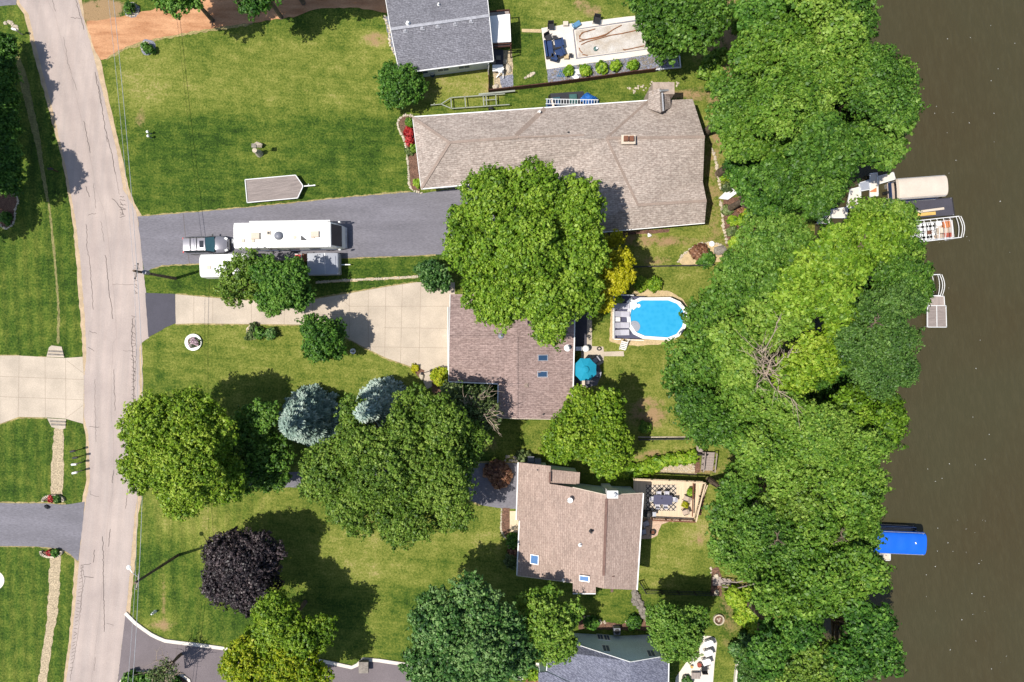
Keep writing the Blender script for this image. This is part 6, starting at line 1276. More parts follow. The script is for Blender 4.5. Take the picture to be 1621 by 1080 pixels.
# ================================================================== YARD AND STREET
def pole(label, bx, by, h, lamp=False):
    b = P(bx, by); t = thing('utility_pole', label, 'utility pole', b); MB().tube([(b.x, b.y, -.2), (b.x, b.y, h)], [.17, .11], 10).build('shaft', M['bark'], t); mb = MB(); mb.beam((b.x - .15, b.y - .8, h - .5), (b.x + .15, b.y + .8, h - .5), .1, .12); mb.build('crossarm', M['wood_grey'], t)
    for v in (-.7, 0, .7): MB().cyl((b.x + v * .19, b.y + v, h - .44), .06, .16, 8, .03).build('insulator', M['dome'], t)
    if lamp:
        a = MB().tube([(b.x, b.y, h - 1.0), (b.x - .6, b.y + .8, h - .6), (b.x - .9, b.y + 1.2, h - .6)], .035, 6).build('lamp_arm', M['metal'], t); MB().lathe((b.x - .95, b.y + 1.25, h - .75), [(0, 0), (.2, .03), (.24, .12), (.1, .22), (0, .24)], 14).build('lamp_head', M['metal_white'], a)
        
    else: MB().cyl((b.x + .3, b.y, h - 2.0), .22, .7, 14).build('transformer', M['dome'], t)
    return Vector((b.x, b.y, h))
T1 = pole('dark utility pole leaning away over the road edge by the grey driveway', 277.5, 441, 8.1); T2 = pole('utility pole with a street lamp arm on the lawn near the purple tree', 282, 879, 8.4, True)
def wire(a, b, sag, label, r=.022, m='metal'):
    pts = [Vector(a).lerp(Vector(b), k / 24) - Vector((0, 0, sag * 4 * (k / 24) * (1 - k / 24))) for k in range(25)]; MB().tube(pts, r, 5).build('power_line', M[m], label=label, cat='power line', base=pts[0])
N0, S0 = Vector((P(200, -300).x, P(0, -300).y, 8.2)), Vector((P(235, 1330).x, P(0, 1330).y, 8.2))
for off, sg, k in ((.72, .9, 'thicker right hand wire'), (-.6, .6, 'thin left hand wire')):
    v = Vector((off * .3, 0, -.3 + off * .1))
    wire(N0 + v, T1 + v, sg, f'{k} above the dirt drive and the top lawn', .022 if off > 0 else .015); wire(T1 + v, T2 + v, sg, f'{k} between the two utility poles', .022 if off > 0 else .015); wire(T2 + v, S0 + v, sg, f'{k} below the lamp pole, crossing the brown driveway', .022 if off > 0 else .015)
def mailbox(label, px, py, m, rz=0, h=1.15):
    t = thing('mailbox', label, 'mailbox'); MB().box((0, 0, h / 2), (.09, .09, h)).build('post', M['wood_dark' if m == 'black' else 'wood_grey'], t)
    sec = [(.11 * math.cos(a), h + .14 + .11 * math.sin(a)) for a in np.linspace(0, math.pi, 9)]; mb = MB(); vs = []
    for x in (-.24, .26): vs += [(x, y, z) for y, z in [(.11, h), *sec, (-.11, h)]]
    n = 11; mb.add(vs, [tuple(range(n)), tuple(range(2 * n - 1, n - 1, -1))] + [(i, i + n, (i + 1) % n + n, (i + 1) % n) for i in range(n)]); mb.build('box', M[m], t); MB().box((.1, .13, h + .2), (.03, .02, .16)).build('flag', M['red'], t); return place(t, px, py, 0, rz)
mailbox('uppermost dark mailbox in the roadside row of four', 127, 711.5, 'black', R(12)); mailbox('second dark mailbox in the roadside row of four', 131, 721.5, 'black', R(8)); mailbox('upper white mailbox in the roadside row of four', 129, 732, 'white', R(4)); mailbox('lowest white mailbox in the roadside row of four', 130, 745, 'white', R(12))
mailbox('white mailbox at the stones in the top left corner', 36, 55, 'white', R(-15)); mailbox('black mailbox in the tree shade at the left roadside', 92, 272, 'black', R(0))
# stones at culverts and round beds
stones('stone_edging', [(10, 38), (20, 40), (30, 48)], .2, 'heap of pale stones at the top left mailbox', jit=4, double=2, cat='stones')
ground_sheet('culvert_slab', [(74, 565), (78, 550), (82, 547), (98, 549), (102, 566)], .05, M['concrete']); ground_sheet('culvert_slab', [(75, 662), (82, 676), (98, 680), (104, 678), (105, 664)], .05, M['concrete'])
mb = MB()
for a, b in (((77, 556), (100, 557)), ((76, 561), (101, 562)), ((79, 667), (104, 668)), ((81, 672), (104, 673))): mb.beam(P(*a, .08), P(*b, .08), .18, .08)
for sx, ys in ((80, 556), (80, 668)): pass
mb.build('culvert_steps', M['stone_grey'], kind='structure')
for x, y, fl, lb in ((86, 792, 1, 'arched stone planter with red flowers above the left asphalt driveway'), (83, 873, -1, 'arched stone planter with red flowers below the left asphalt driveway')):
    t = thing('stone_planter', lb, 'planter', P(x, y)); mb = MB()
    for k in range(15): a = math.pi * k / 14; q = P(x + 16 * math.cos(a), y - fl * (8 * math.sin(a))); mb.box((q.x, q.y, .15), (.24, .2, .3), random.uniform(-.4, .4))
    mb.build('block_ring', M['stone'], t); MB().prism([tuple(q) for q in pxy([(x + 14 * math.cos(a), y - fl * 6.5 * math.sin(a)) for a in np.linspace(0, math.pi, 10)])], 0, .18).build('soil', M['mulch'], t)
    shrub(None, 'flower', x - 4, y - fl * 2, 2.6, .3, 'flowers', None, parent=t, z0=.1, leaf=.1, clump=.18); shrub(None, 'green', x + 4, y - fl * 2, 4, .35, 'foliage', None, parent=t, z0=.1, leaf=.1, clump=.2)
    MB().cyl(tuple(P(x + 7, y - fl * 2, .15)), .12, .2, 10).build('white_pot', M['white'], t)
p = P(75, 802); MB().rock((p.x, p.y, .15), .3).build('boulder', M['black'], label='dark boulder on the asphalt below the upper stone planter', cat='boulder', base=p)
# beds on lawns
bed('planting_bed', [(0, 312), (12, 305), (24, 308), (29, 316), (24, 330), (24, 345), (20, 356), (10, 362), (0, 356), (-20, 340), (-20, 312)], 'mulch'); stones('block_edging', [(-4, 308), (8, 305), (20, 306), (28, 312), (29, 320), (24, 332), (24, 345), (20, 356), (12, 362), (4, 360), (-3, 352)], .13, 'curving pale block edging round the shaded bed at the left edge', jit=.3, gap=.75)
shrub('low dark plant in the shaded bed at the left edge', 'green', 10, 345, 7, .5)
t = thing('ring_planter', 'white ring planter with pink flowers on the lawn', 'planter', P(307, 542)); p = P(307, 542); MB().lathe((p.x, p.y, 0), [(.9, 0), (.9, .22), (.6, .22), (.56, .12), (0, .1)], 32).build('ring', M['white'], t); MB().cyl((p.x, p.y, .1), .58, .06, 24).build('soil', M['mulch'], t)
shrub(None, 'pink', 306, 542, 6.5, .3, 'flowers', None, parent=t, z0=.15, leaf=.1, clump=.2, keep=.5); shrub(None, 'tangle', 308, 543, 7, .2, 'foliage', None, parent=t, z0=.12, leaf=.1, clump=.2, keep=.5)
bed('sand_bed', disc(402, 525, 11.5, 20, 1.0, .06), 'sand'); bed('sand_bed', disc(424, 530, 6, 14, .8, .1), 'sand'); stones('stone_edging', disc(402, 525, 11.5, 16), .1, 'yellowish stone ring round the small lawn bed', gap=.8, jit=.3)
shrub('small green bush in the sandy lawn bed', 'green', 411, 527, 6.5, .8, leaf=.12); shrub('olive tuft in the sandy bed, upper one', 'tangle', 402, 518, 3.5, .3, 'grass_tuft', 'plant'); shrub('olive tuft in the sandy bed, lower one', 'tangle', 397, 531, 4.5, .3, 'grass_tuft', 'plant'); p = P(423, 529); MB().rock((p.x, p.y, .2), .4).build('boulder', M['stone_grey'], label='brown grey boulder beside the green bush on the lawn bed', cat='boulder', base=p); shrub('dark clipped bush right of the brown grey boulder', 'dark', 430, 528, 6, .9, leaf=.1)
for x, y, lb in ((234, 75, 'round grey stone bed with a small evergreen by the dirt drive'), (209, 16, 'round grey stone bed with a small evergreen at the top edge')):
    bed('stone_bed', disc(x, y, 12, 18, 1.05, .05), 'gravel_grey'); scatter('bed_stones', disc(x, y, 11.5, 14), 40, .12, lb.replace('round grey stone bed', 'grey stones of the round bed'), 'stone', .04); 
shrub('small evergreen in the round stone bed by the dirt drive, upper', 'green', 232, 74, 4, .9, leaf=.1); shrub('small evergreen in the round stone bed by the dirt drive, lower', 'green', 238, 79, 4, .9, leaf=.1); shrub('small evergreen in the round stone bed at the top edge', 'green', 206, 13, 6, 1.0, leaf=.1)
for x, y, lb in ((239, 212, 'white capped vent pipe on the top lawn, upper one'), (240, 218.5, 'white capped vent pipe on the top lawn, lower one')):
    t = thing('vent_pipe', lb, 'pipe'); MB().tube([(0, 0, 0), (0, 0, .7), (.12, 0, .8)], .07, 8).build('pipe', M['dome'], t); MB().lathe((0, 0, .7), [(.14, 0), (.15, .06), (.08, .14), (0, .15)], 12).build('cap', M['white'], t); place(t, x, y)
t = thing('garden_ornament', 'grey weathered stump ornament with a birdhouse on a thin pole on the lawn', 'ornament', P(410, 243)); p = P(411, 244); MB().lathe((p.x, p.y, 0), [(.4, 0), (.34, .4), (.24, .9), (.2, 1.3), (.26, 1.45), (0, 1.5)], 9).build('stump', M['stone'], t); mb = MB(); q = P(417, 242); mb.tube([(q.x, q.y, 0), (q.x, q.y, 2.4)], .03, 6); mb.build('pole', M['metal'], t); MB().box((q.x, q.y, 2.5), (.35, .3, .3)).box((q.x, q.y, 2.7), (.5, .42, .06)).build('birdhouse', M['stone_grey'], t); MB().rock((p.x, p.y + .9, .3), .42, 1.2).build('boulder', M['stone'], t)
t = thing('lawn_ornament', 'small white figure like marker on the lawn by the bottom left driveway', 'ornament'); MB().lathe((0, 0, 0), [(.18, 0), (.12, .3), (.14, .5), (.06, .62), (.1, .7), (.08, .82), (0, .86)], 10).build('figure', M['white'], t); place(t, 246, 968)
# bed in front of House B
bed('flower_bed', [(652, 184), (640, 183), (631, 192), (633, 204), (640, 220), (646, 240), (648, 265), (650, 300), (666, 302), (660, 240)], 'mulch'); stones('block_edging', [(654, 184), (642, 182), (632, 188), (629, 196), (632, 206), (639, 220), (644, 238), (646, 262), (648, 292), (652, 301), (662, 304), (668, 306)], .14, 'pale block edging along the flower bed left of the tan roof', jit=.3, gap=.75)
for x, y, r, sp, lb in ((647, 210, 6, 'flower', 'red flowering bush in the bed left of the tan roof, upper one'), (649, 223, 5, 'flower', 'red flowering bush in the bed left of the tan roof, lower one'), (648, 194, 5, 'oaklight', 'green plant at the top of the bed left of the tan roof'), (654, 236, 4, 'oaklight', 'narrow green plant in the middle of the bed left of the tan roof'), (660, 290, 4, 'hedge', 'green plant at the bottom of the bed left of the tan roof'), (647, 240, 3, 'tangle', 'dull tuft beside the narrow green plant in the tan house bed')): shrub(lb, sp, x, y, r, .5, leaf=.12, clump=.25)
stones('stone_edging', [(608, 24), (611, 36), (617, 46), (616, 60), (619, 74), (626, 88)], .16, 'wavy stone edging along the left side of the grey roofed house', 'stone', jit=.8, gap=.8); bed('gravel_bed', [(609, 26), (616, 26), (632, 90), (625, 88), (617, 70)], 'gravel_grey')
stones('brick_edging', [(500, 447), (540, 444), (590, 442), (630, 440), (662, 438)], .13, 'long line of pale bricks across the grass strip below the box trailer', jit=.2, gap=.8, double=1)
bed('soil_strip', [(500, 449), (662, 440), (662, 436), (500, 445)], 'sand')
# bed at drive of House C
bed('planting_bed', [(652, 582), (660, 580), (674, 588), (672, 600), (664, 598)], 'mulch'); shrub('yellow flowering clump at the end of the concrete driveway', 'yellow', 657, 583, 4, .4, leaf=.1, clump=.2); p = P(667, 596); MB().rock((p.x, p.y, .2), .35).build('boulder', M['stone'], label='white boulder at the front walk of the mauve roofed house', cat='boulder', base=p)
ground_sheet('brick_walk', [(672, 586), (684, 585), (684, 612), (676, 616), (670, 604)], .021, M['concrete']); t = thing('lamp_post', 'short dark lamp post at the front walk of the mauve roofed house', 'lamp post'); MB().tube([(0, 0, 0), (0, 0, 1.5)], .04, 8).build('shaft', M['black_metal'], t); MB().lathe((0, 0, 1.5), [(.06, 0), (.14, .05), (.12, .3), (.18, .32), (0, .42)], 8).build('lantern', M['black_metal'], t); place(t, 672, 590)
shrub('yellow green shrub at the corner of the mauve garage', 'yellowgreen', 696, 596, 13, 1.3, sq=1, blobs=[(691, 594, 7), (702, 592, 8), (697, 602, 7)]); 
shrub('deep green foundation planting under the mauve eave', 'green', 0, 0, 0, 1.2, blobs=[(708 + i * 11, 615 + (i % 2) * 2, 8) for i in range(8)], leaf=.16, clump=.35, name='foundation_shrubs')
bed('planting_bed', [(684, 600), (712, 590), (712, 606), (792, 610), (790, 665), (760, 660), (700, 640), (684, 620)], 'mulch')
t = thing('lawn_spreader', 'small white and dark spreader in the shade of the round driveway tree', 'lawn spreader'); MB().lathe((0, 0, .35), [(.1, 0), (.3, .35), (.26, .35), (.08, .04)], 14).build('hopper', M['white'], t); [wheel(t, 0, s_ * .3, .14, .07) for s_ in (-1, 1)]; MB().tube([(0, 0, .4), (-.6, 0, 1.0)], .025, 6).build('handle', M['black'], t); place(t, 561, 556)
# garden wall line along the lake side of House B
stones('stone_edging', [(1127, 235), (1133, 255), (1139, 290), (1140, 300)], .17, 'winding pale rock edging right of the tan roof, upper run', jit=1, double=1); stones('stone_edging', [(1141, 318), (1143, 340), (1146, 362), (1150, 385)], .17, 'winding pale rock edging right of the tan roof, lower run', jit=1, double=1)
bed('flower_border', [(1144, 315), (1170, 312), (1200, 350), (1190, 385), (1150, 390), (1146, 360)], 'mulch')
for i, (x, y, r, sp) in enumerate(((1152, 332, 6, 'tangle'), (1160, 350, 6, 'hedge'), (1158, 366, 6, 'tangle'), (1170, 372, 6, 'oaklight'), (1174, 350, 6, 'hedge'), (1162, 384, 7, 'hedge'), (1183, 336, 7, 'yellowgreen'), (1180, 362, 6, 'tangle'), (1172, 330, 5, 'brown'), (1150, 296, 5, 'tangle'), (1146, 280, 4, 'hedge'), (1188, 348, 8, 'oaklight'))):
    shrub(['pale grey tuft at the top of the lakeside flower border', 'lime plant left of centre in the lakeside flower border', 'dull tuft below the lime plant in the lakeside flower border', 'green plant low in the lakeside flower border', 'lime plant right of centre in the lakeside flower border', 'lime plant at the bottom tip of the lakeside flower border', 'yellow green bush on the right of the lakeside flower border', 'grey green tuft in the right half of the lakeside border', 'rusty brown tuft by the white jagged platform', 'grey tuft just above the white jagged platform', 'small lime tuft beside the upper rock edging', 'green bush at the right rim of the lakeside border'][i], sp, x, y, r, .6, 'border_plant', 'plant', leaf=.13, clump=.28)
bed('curved_bed', [(1073, 414), (1082, 402), (1100, 390), (1118, 384), (1135, 386), (1148, 392), (1150, 410), (1120, 420), (1080, 420)], 'sand'); stones('stone_edging', [(1073, 416), (1080, 404), (1092, 395), (1106, 387), (1122, 384), (1138, 387), (1148, 392)], .16, 'curved stone edging of the bed above the round pool', jit=.3, gap=.8)
shrub('rusty green bush in the curved stone edged bed', 'brown', 1108, 399, 11, .9, leaf=.14); shrub('green bush below the rusty one in the curved bed', 'green', 1118, 411, 12, .9, leaf=.14); p = P(1140, 397); MB().rock((p.x, p.y, .1), .75, .35).build('boulder', M['stone_grey'], label='flat grey boulder in the curved stone edged bed', cat='boulder', base=p)
t = thing('stone_urn', 'little white ring urn in the curved stone edged bed', 'urn'); MB().lathe((0, 0, 0), [(.15, 0), (.22, .2), (.3, .4), (.2, .4), (.12, .25), (0, .24)], 16).build('bowl', M['white'], t); place(t, 1125, 387)
p = P(1028, 373); MB().rock((p.x, p.y, .12), .28).build('boulder', M['white'], label='small white rock on the grass below the tan roof', cat='boulder', base=p)
scatter('pale_rubble', [(990, 138), (1040, 128), (1075, 130), (1072, 138), (1040, 140), (1000, 148)], 34, .13, 'scattered pale stones on the grass above the brick chimney'); bed('soil_strip', [(950, 370), (1000, 366), (1060, 362), (1058, 368), (1000, 372), (952, 376)], 'mulch')
p = P(787, 748); t = thing('brush_pile', 'heap of dead brown leaves and twigs on the grey driveway end', 'brush pile', p); shrub(None, 'brown', 787, 750, 16, 1.3, 'twigs', None, parent=t, leaf=.2, clump=.4, blobs=[(785, 746, 14), (790, 756, 13), (797, 750, 9)])
scatter('driveway_rocks', [(795, 722), (820, 722), (820, 730), (795, 730)], 8, .16, 'few pale rocks lined along the end of the grey driveway')
MB().box((0, 0, .7), (1.0, 1.2, .35)).build('pillar_cap', M['stone_grey'], label='stone gate pillar with a flat cap beside the white curb', cat='pillar'); o = bpy.data.objects['pillar_cap']; o.name = 'gate_pillar'; o.location = P(578, 1051); mb = MB(); p = P(578, 1051); mb.box((p.x, p.y, .3), (.85, 1.05, .6)); mb.build('shaft', M['stone_grey'], None); q = bpy.data.objects['shaft'] if 'shaft' in bpy.data.objects else None
for q in list(bpy.data.objects):
    if q.parent is None and q.type == 'MESH' and q.name.startswith('shaft') and not q.get('label'):
        g = bpy.data.objects['gate_pillar']; q.parent = g; q.location = -g.location

# ================================================================== TREES
T = tree
T('big spreading bright green maple between the tan and mauve roofs', 'maple', [(782, 310, 50, 14), (845, 300, 46, 14), (905, 335, 58, 13), (748, 395, 52, 12), (830, 385, 66, 15.5), (912, 400, 54, 13), (790, 465, 58, 12.5), (865, 468, 60, 13), (920, 462, 40, 11), (868, 520, 26, 9.5), (735, 350, 28, 10)], 14, .75, .8, .25, name='maple_tree', th=.4)
T('yellow green maple at the lower right corner of the mauve roof', 'lime', [(922, 648, 38, 7.5), (960, 655, 42, 8.5), (905, 690, 42, 9), (960, 712, 46, 8.5), (885, 705, 28, 7)], 9.5, .8, .75, .25, name='maple_tree')
T('large bright green tree standing over the road edge', 'lime', [(248, 680, 58, 11), (300, 665, 50, 10.5), (235, 735, 46, 9.5), (300, 740, 64, 12), (285, 785, 42, 9), (345, 760, 44, 9.5), (335, 690, 36, 10)], 11, .75, .78, .22, dens=.85, rag=.2, th=.35)
T('smaller dark green tree right of the large roadside tree', 'oak', [(392, 690, 40, 5.6), (425, 720, 40, 5.5), (395, 748, 36, 5.2), (432, 758, 22, 4), (412, 660, 24, 6.5)], 6, .8, .8, .24)
T('wide olive green tree in the middle of the front lawn', 'olive', [(562, 706, 44, 11), (560, 650, 26, 10), (640, 690, 48, 12), (660, 640, 34, 10.5), (700, 670, 46, 11.5), (525, 745, 50, 11), (600, 745, 68, 13.5), (690, 755, 64, 12.5), (560, 800, 50, 10.5), (640, 820, 52, 10.5), (715, 810, 38, 9), (500, 770, 30, 9), (735, 720, 26, 9), (748, 695, 24, 8.5)], 12, .7, .72, .21, dens=.85, rag=.2, keep=.94, th=.38)
spruce('large blue spruce between roadside tree and olive tree', 483, 663, 52, 9.5); spruce('smaller blue spruce poking through the olive tree', 597, 643, 42, 12.5)
t7, _ = T('sparse grey green tree with bare limbs by the mauve roof', 'tangle', [(728, 650, 34, 8), (755, 640, 34, 7.5), (742, 680, 30, 7), (770, 665, 18, 6), (715, 625, 18, 7)], 8, .8, .8, .22, dens=.65, keep=.72)
dead_limbs(t7, 748, 655, 5.5, [(748, 630, 8), (765, 625, 8), (770, 618, 7.5), (785, 650, 7.5), (792, 672, 7), (775, 660, 8), (735, 632, 8), (760, 690, 7), (730, 672, 8)], .12)
T('dark purple leaved maple on the bottom left lawn', 'purple', [(365, 885, 46, 6.8), (410, 882, 44, 7), (352, 925, 38, 6.4), (395, 925, 50, 7.2), (388, 900, 52, 8)], 8, .85, .72, .22, name='maple_tree', keep=.97)
T('feathery green tree left of the big shadow at the bottom', 'lime', [(440, 985, 44, 8.4), (475, 1010, 42, 8), (430, 960, 30, 7.8), (505, 1000, 22, 7), (420, 1015, 34, 7.6)], 8.4, .8, .7, .22, rag=.22, keep=.92)
T('yellow tinted tree at the bottom edge by the brown driveway', 'yellowgreen', [(385, 1050, 42, 8.5), (455, 1055, 46, 8.5), (420, 1090, 50, 9), (495, 1075, 28, 7)], 8.5, .8, .7, .22, rag=.2)
T('tall bluish green oak at the bottom, right of the gate pillar', 'dark', [(700, 985, 50, 11.5), (760, 975, 50, 11), (690, 1045, 52, 11), (750, 1040, 60, 13), (815, 1040, 36, 10), (740, 940, 30, 11), (795, 1000, 40, 11)], 12, .85, .85, .26, name='oak_tree', th=.35)
T('bright green tree left of the slate blue roof', 'oaklight', [(855, 965, 38, 8.5), (885, 985, 32, 8), (845, 1010, 36, 8.5), (880, 1020, 34, 8), (865, 990, 40, 9.5), (905, 965, 14, 7)], 9, .85, .7, .24)
T('round dark green tree in front of the white patio', 'oak', [(1052, 980, 30, 6.8), (1090, 985, 32, 7), (1075, 1020, 34, 6.5), (1050, 1010, 24, 6.3), (1075, 995, 38, 8)], 7.5, .85, .6, .22)
T('round dark green tree under the lower left corner of the grey roof', 'green', [(620, 122, 26, 3.6), (648, 138, 26, 3.4), (624, 150, 22, 3.2), (652, 118, 18, 3), (632, 135, 32, 4.2)], 4.2, .8, .55, .18)
T('dense green tree hanging over the concrete driveway', 'green', [(425, 432, 28, 6.5), (462, 438, 30, 6.5), (430, 472, 28, 6), (470, 465, 26, 5.8), (447, 452, 36, 7.5)], 7, .85, .65, .22)
T('sparse olive tree over the white camper', 'olive', [(372, 430, 28, 6), (395, 415, 20, 6), (365, 462, 26, 5.6), (392, 450, 24, 6)], 6, .8, .7, .2, dens=.6, keep=.62, rag=.25)
T('compact round green tree beside the concrete driveway', 'green', [(495, 522, 24, 5), (525, 530, 24, 5), (500, 552, 22, 4.6), (530, 552, 18, 4.4), (512, 537, 31, 6)], 6, .9, .6, .21)
T('small weeping blue green shrub tree beside the big maple', 'dark', [(680, 430, 20, 2.8), (696, 445, 18, 2.8), (686, 438, 25, 3.4)], 3.4, .75, .5, .2, name='weeping_shrub', cat='shrub', nlobe=5)
T('golden yellow leaved tree column left of the round pool', 'yellow', [(984, 412, 19, 8), (968, 430, 21, 8.4), (988, 436, 17, 8), (963, 455, 19, 8), (958, 478, 15, 7.5), (976, 450, 17, 8)], 8.4, .9, .5, .18); 
T('yellow bush just below the tan roof edge', 'yellow', [(975, 377, 12, 5.6), (962, 384, 10, 5.4)], 5.6, .9, .4, .16, name='golden_bush', cat='shrub', nlobe=4)
T('tree at the top edge left, over the dirt drive', 'green', [(285, -8, 36, 8.5), (262, -20, 34, 8), (300, -40, 40, 9)], 8.5, .85, .75, .24); T('tree at the top edge right of the first, over the dirt drive', 'green', [(402, -3, 27, 8), (425, -40, 34, 9), (380, -45, 34, 9)], 8, .85, .75, .24); T('shade tree beyond the top edge', 'oak', [(340, -70, 46, 10), (470, -60, 46, 10), (520, -70, 40, 10)], 10, .8, .9, .3)
T('dark green tree overhanging the right end of the covered pool', 'oak', [(1040, 30, 38, 9), (1075, 15, 42, 9.5), (1105, 45, 36, 9), (1050, 68, 26, 7), (1130, 20, 34, 9), (1070, 50, 34, 8.5), (1010, 5, 14, 7)], 9, .8, .78, .25)
T('row of small trees at the top between pool tree and lake', 'oaklight', [(1172, 16, 14, 4), (1185, 36, 13, 4), (1168, 40, 10, 3.5)], 4, .9, .55, .2)
# off-frame trees to the left that shade the verge, and the hedge row
T('tall shade tree beyond the left edge, upper', 'oak', [(-170, 95, 50, 12), (-165, 180, 52, 12)], 14, .8, 1.0, .36); T('tall shade tree beyond the left edge, middle', 'oak', [(-135, 250, 52, 13), (-165, 330, 44, 11)], 14, .8, 1.0, .36)
T('dark green hedge row along the left edge', 'green', [(2 + i * .9, 70 + i * 17, 20, 3.6) for i in range(14)], 3.6, .9, .6, .2, name='hedge_row', cat='hedge', trunk=False, nlobe=5)
# lakeside wood: every crown a tree of its own
LAKE = [
 ('oak', 'dark green tree at the top of the shore, touching the top edge over the water', [(1350, 12, 42), (1335, -25, 44), (1362, 45, 20)], 13),
 ('oaklight', 'yellowish green tree at the top edge right of centre of the shore wood', [(1300, 25, 50), (1330, 55, 34), (1290, -15, 46)], 15),
 ('green', 'dark tree at the top edge behind the covered pool tree', [(1225, 5, 42), (1195, 25, 30), (1240, -30, 40)], 12),
 ('oaklight', 'light green crown at upper left of the shore wood', [(1215, 75, 44), (1250, 60, 40), (1190, 90, 28)], 14),
 ('oaklight', 'broad green crown below the dark top tree', [(1310, 105, 50), (1355, 95, 36), (1275, 95, 36)], 16),
 ('oak', 'crown reaching furthest over the water in the top group', [(1410, 125, 40), (1420, 165, 36), (1385, 105, 30), (1380, 150, 40)], 14),
 ('oak', 'crown at the left flank of the top group beside the tan roof', [(1165, 150, 38), (1155, 185, 30), (1190, 130, 36)], 12),
 ('oaklight', 'middle crown of the top group with a dark hole right of it', [(1250, 155, 52), (1290, 145, 40), (1225, 180, 38)], 16),
 ('oak', 'lower right crown of the top group over the lake', [(1400, 200, 40), (1425, 185, 28), (1405, 235, 32), (1370, 225, 38)], 13),
 ('oaklight', 'rounded crown left of centre low in the top group', [(1200, 215, 40), (1170, 220, 32), (1235, 230, 36)], 14),
 ('oak', 'rounded crown right of centre low in the top group', [(1300, 220, 48), (1335, 245, 38), (1275, 250, 38)], 15),
 ('oak', 'crown above the white dock panels', [(1265, 295, 44), (1310, 285, 38), (1230, 280, 34), (1290, 320, 26)], 13),
 ('green', 'dark crown right of the white jagged platform', [(1195, 290, 36), (1210, 325, 32), (1235, 325, 28), (1175, 265, 28)], 10),
 ('maple', 'yellow green crown between docks and the lift frame', [(1365, 385, 48), (1340, 420, 40), (1400, 375, 36), (1320, 390, 34)], 14),
 ('oaklight', 'feathery crown over the end of the slatted boat', [(1420, 345, 26), (1410, 400, 38), (1375, 345, 26), (1428, 375, 22), (1440, 400, 18)], 11),
 ('oak', 'mid green crown above the round pool side of the wood', [(1210, 385, 44), (1250, 370, 38), (1170, 420, 36), (1265, 400, 36)], 13),
 ('oak', 'broad soft crown right of the round pool', [(1170, 455, 42), (1215, 440, 46), (1140, 480, 36), (1110, 505, 30)], 12),
 ('maple', 'crown in the very middle of the shore wood', [(1300, 440, 44), (1260, 460, 40), (1320, 480, 34)], 14),
 ('fine', 'dark fine leaved tree bulging over the water by the grey dock', [(1385, 510, 50), (1420, 540, 40), (1380, 570, 48), (1425, 480, 34), (1355, 540, 34), (1430, 585, 26), (1395, 600, 32)], 15),
 ('oak', 'crown hiding the left part of the lift frame and grey dock', [(1440, 445, 32), (1415, 440, 34), (1450, 470, 22)], 12),
 ('lime', 'yellowest crown, below the bare branches', [(1290, 570, 40), (1320, 555, 34), (1335, 520, 26), (1260, 590, 32)], 13),
 ('oaklight', 'crown around the bare dead limbs', [(1200, 520, 44), (1240, 500, 38), (1160, 540, 38), (1175, 580, 36)], 13),
 ('oak', 'lowest left crown beside the pool lawn', [(1095, 560, 36), (1080, 595, 34), (1115, 620, 40), (1130, 575, 34)], 10),
 ('oak', 'crown above the wooden landing and steps', [(1120, 665, 40), (1160, 680, 38), (1095, 640, 30)], 10),
 ('oaklight', 'crown left of the dark water gap in mid shore wood', [(1200, 640, 42), (1240, 650, 38), (1175, 620, 34)], 13),
 ('maple', 'shore crown directly under the dark fine leaved tree', [(1385, 640, 40), (1410, 665, 28), (1345, 650, 40), (1400, 690, 24)], 12),
 ('oaklight', 'wide crown below, right of centre', [(1300, 690, 50), (1345, 705, 40), (1265, 700, 40), (1375, 710, 30)], 14),
 ('oaklight', 'crown above and left of the brown tinged tree', [(1215, 715, 42), (1250, 745, 40), (1190, 700, 32)], 13),
 ('olive', 'brown tinged crown amid the lower shore wood', [(1250, 785, 36), (1225, 805, 26), (1275, 800, 30)], 12),
 ('oaklight', 'crown at the shore above the blue canopy', [(1340, 760, 42), (1375, 765, 28), (1365, 800, 34), (1310, 745, 34)], 13),
 ('oak', 'dark crown at the left flank right of the wooden deck', [(1165, 780, 32), (1155, 820, 36), (1180, 750, 28)], 10),
 ('oaklight', 'crown over the left end of the blue canopy', [(1330, 850, 44), (1370, 845, 30), (1300, 830, 38), (1365, 885, 26)], 13),
 ('oak', 'crown in the centre of the lower shore wood', [(1230, 855, 44), (1265, 880, 36), (1200, 840, 36)], 13),
 ('oaklight', 'shore crown just below the blue canopy', [(1350, 905, 40), (1380, 910, 20), (1310, 910, 42), (1340, 945, 28)], 13),
 ('oak', 'crown above the lower stairway', [(1180, 880, 36), (1215, 905, 34), (1155, 865, 30)], 10),
 ('oaklight', 'crown right of the stairway end', [(1250, 930, 42), (1290, 950, 32), (1220, 945, 28)], 12),
 ('green', 'dark crown near the bottom of the shore wood', [(1240, 1010, 44), (1215, 1035, 34), (1270, 1000, 30)], 11),
 ('green', 'shore crown at the bottom, leaning over the water', [(1375, 1000, 34), (1395, 1040, 32), (1350, 1045, 40), (1395, 985, 20), (1360, 975, 20)], 12),
 ('olive', 'yellowish crown at the bottom edge of the wood', [(1295, 1050, 42), (1330, 1075, 34), (1270, 1075, 34)], 11),
 ('green', 'low crown filling the gap beside the yellowest crown', [(1322, 600, 30), (1300, 640, 30), (1345, 620, 26)], 8),
 ('green', 'low crown between docks and the crown reaching over the water', [(1350, 190, 30), (1330, 170, 26)], 8),
 ('green', 'low dark crown under the fine leaved tree, left of it', [(1350, 470, 30), (1335, 500, 28)], 8),
 ('fine', 'bushy crown at the bottom edge beside the white wall', [(1205, 1085, 34), (1190, 1050, 22), (1230, 1095, 36)], 7),
]
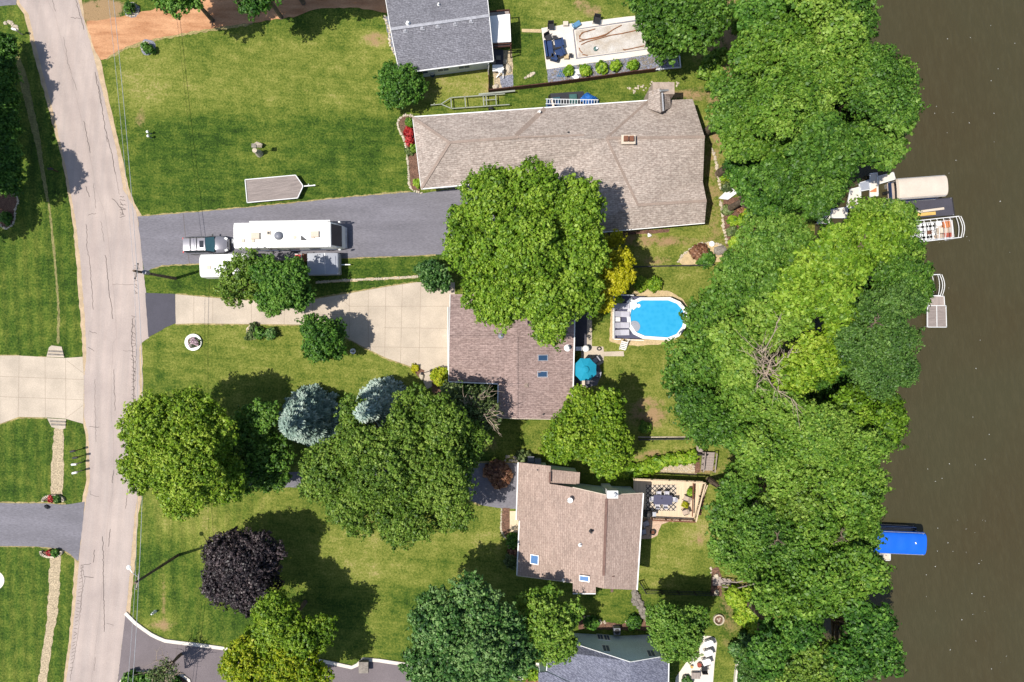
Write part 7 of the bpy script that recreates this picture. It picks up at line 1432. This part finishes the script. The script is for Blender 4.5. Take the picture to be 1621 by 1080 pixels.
for i, (sp, lb, bl, zt) in enumerate(LAKE):
    rr = random.Random(i); tr, _ = T(lb, sp, [(a, b, r * 1.0, zt * rr.uniform(.9, 1.08)) for a, b, r in bl], zt, rr.uniform(.55, .72), rr.choice([.66, .8, .95]) if sp != 'fine' else .6, rr.uniform(.21, .29) if sp != 'fine' else .17, rag=rr.uniform(.12, .2), nlobe=rr.choice([6, 7, 9]), group='trees of the lakeside wood', th=.3)
    if i == 21: dead_limbs(tr, 1212, 592, 13, [(1225, 560, 14.5), (1205, 545, 14.5), (1190, 590, 14), (1255, 550, 14.5), (1262, 645, 14.5), (1190, 560, 14), (1235, 500, 14.5), (1200, 615, 14)], .085, sub=8)
    if i in (13, 18, 24, 32, 5, 31): a, b, r = bl[0]; dead_limbs(tr, a, b, zt - .8, [(a + 14, b + 6, zt + .1), (a - 12, b + 10, zt), (a + 4, b - 14, zt)], .07, m='bark', sub=3)
shrub('leafy undergrowth at the top of the wood near the pool tree', 'oaklight', 0, 0, 0, 1.6, 'undergrowth', 'shrub', blobs=[(1125, 100, 10), (1118, 112, 9), (1135, 120, 8), (1140, 90, 9), (1128, 135, 7)], leaf=.18, clump=.4)
shrub('light green undergrowth beside the lower stairway', 'hedge', 0, 0, 0, 1.4, 'undergrowth', 'shrub', blobs=[(1160, 942, 10), (1172, 955, 12), (1185, 945, 12), (1190, 970, 14), (1175, 975, 10), (1196, 990, 10)], leaf=.18, clump=.4)
shrub('dark bushes along the white wall line', 'dark', 0, 0, 0, 1.2, 'undergrowth', 'shrub', blobs=[(1166, 1026, 8), (1185, 1010, 12), (1188, 1030, 12), (1184, 1060, 12), (1180, 1078, 10)], leaf=.18, clump=.4)
shrub('bushes on the planted island at the bottom left', 'green', 0, 0, 0, 1.2, 'island_shrubs', 'shrub', blobs=[(207, 1074, 9), (222, 1078, 10), (238, 1076, 8), (255, 1080, 9), (276, 1082, 9)], leaf=.16, clump=.36)
dt, _ = T('thin nearly bare tree on the planted island', 'tangle', [(262, 1062, 16), (248, 1068, 14)], 4.5, .8, .6, .14, dens=.35, keep=.45); dead_limbs(dt, 262, 1078, 2.2, [(248, 1040, 4), (258, 1036, 4.4), (270, 1045, 4), (285, 1062, 3.6), (240, 1055, 3.8), (275, 1072, 3.5)], .06)
shrub('tiny green bush beside the soil patch on the lake lawn', 'oaklight', 1021, 676, 6, .9, leaf=.14)
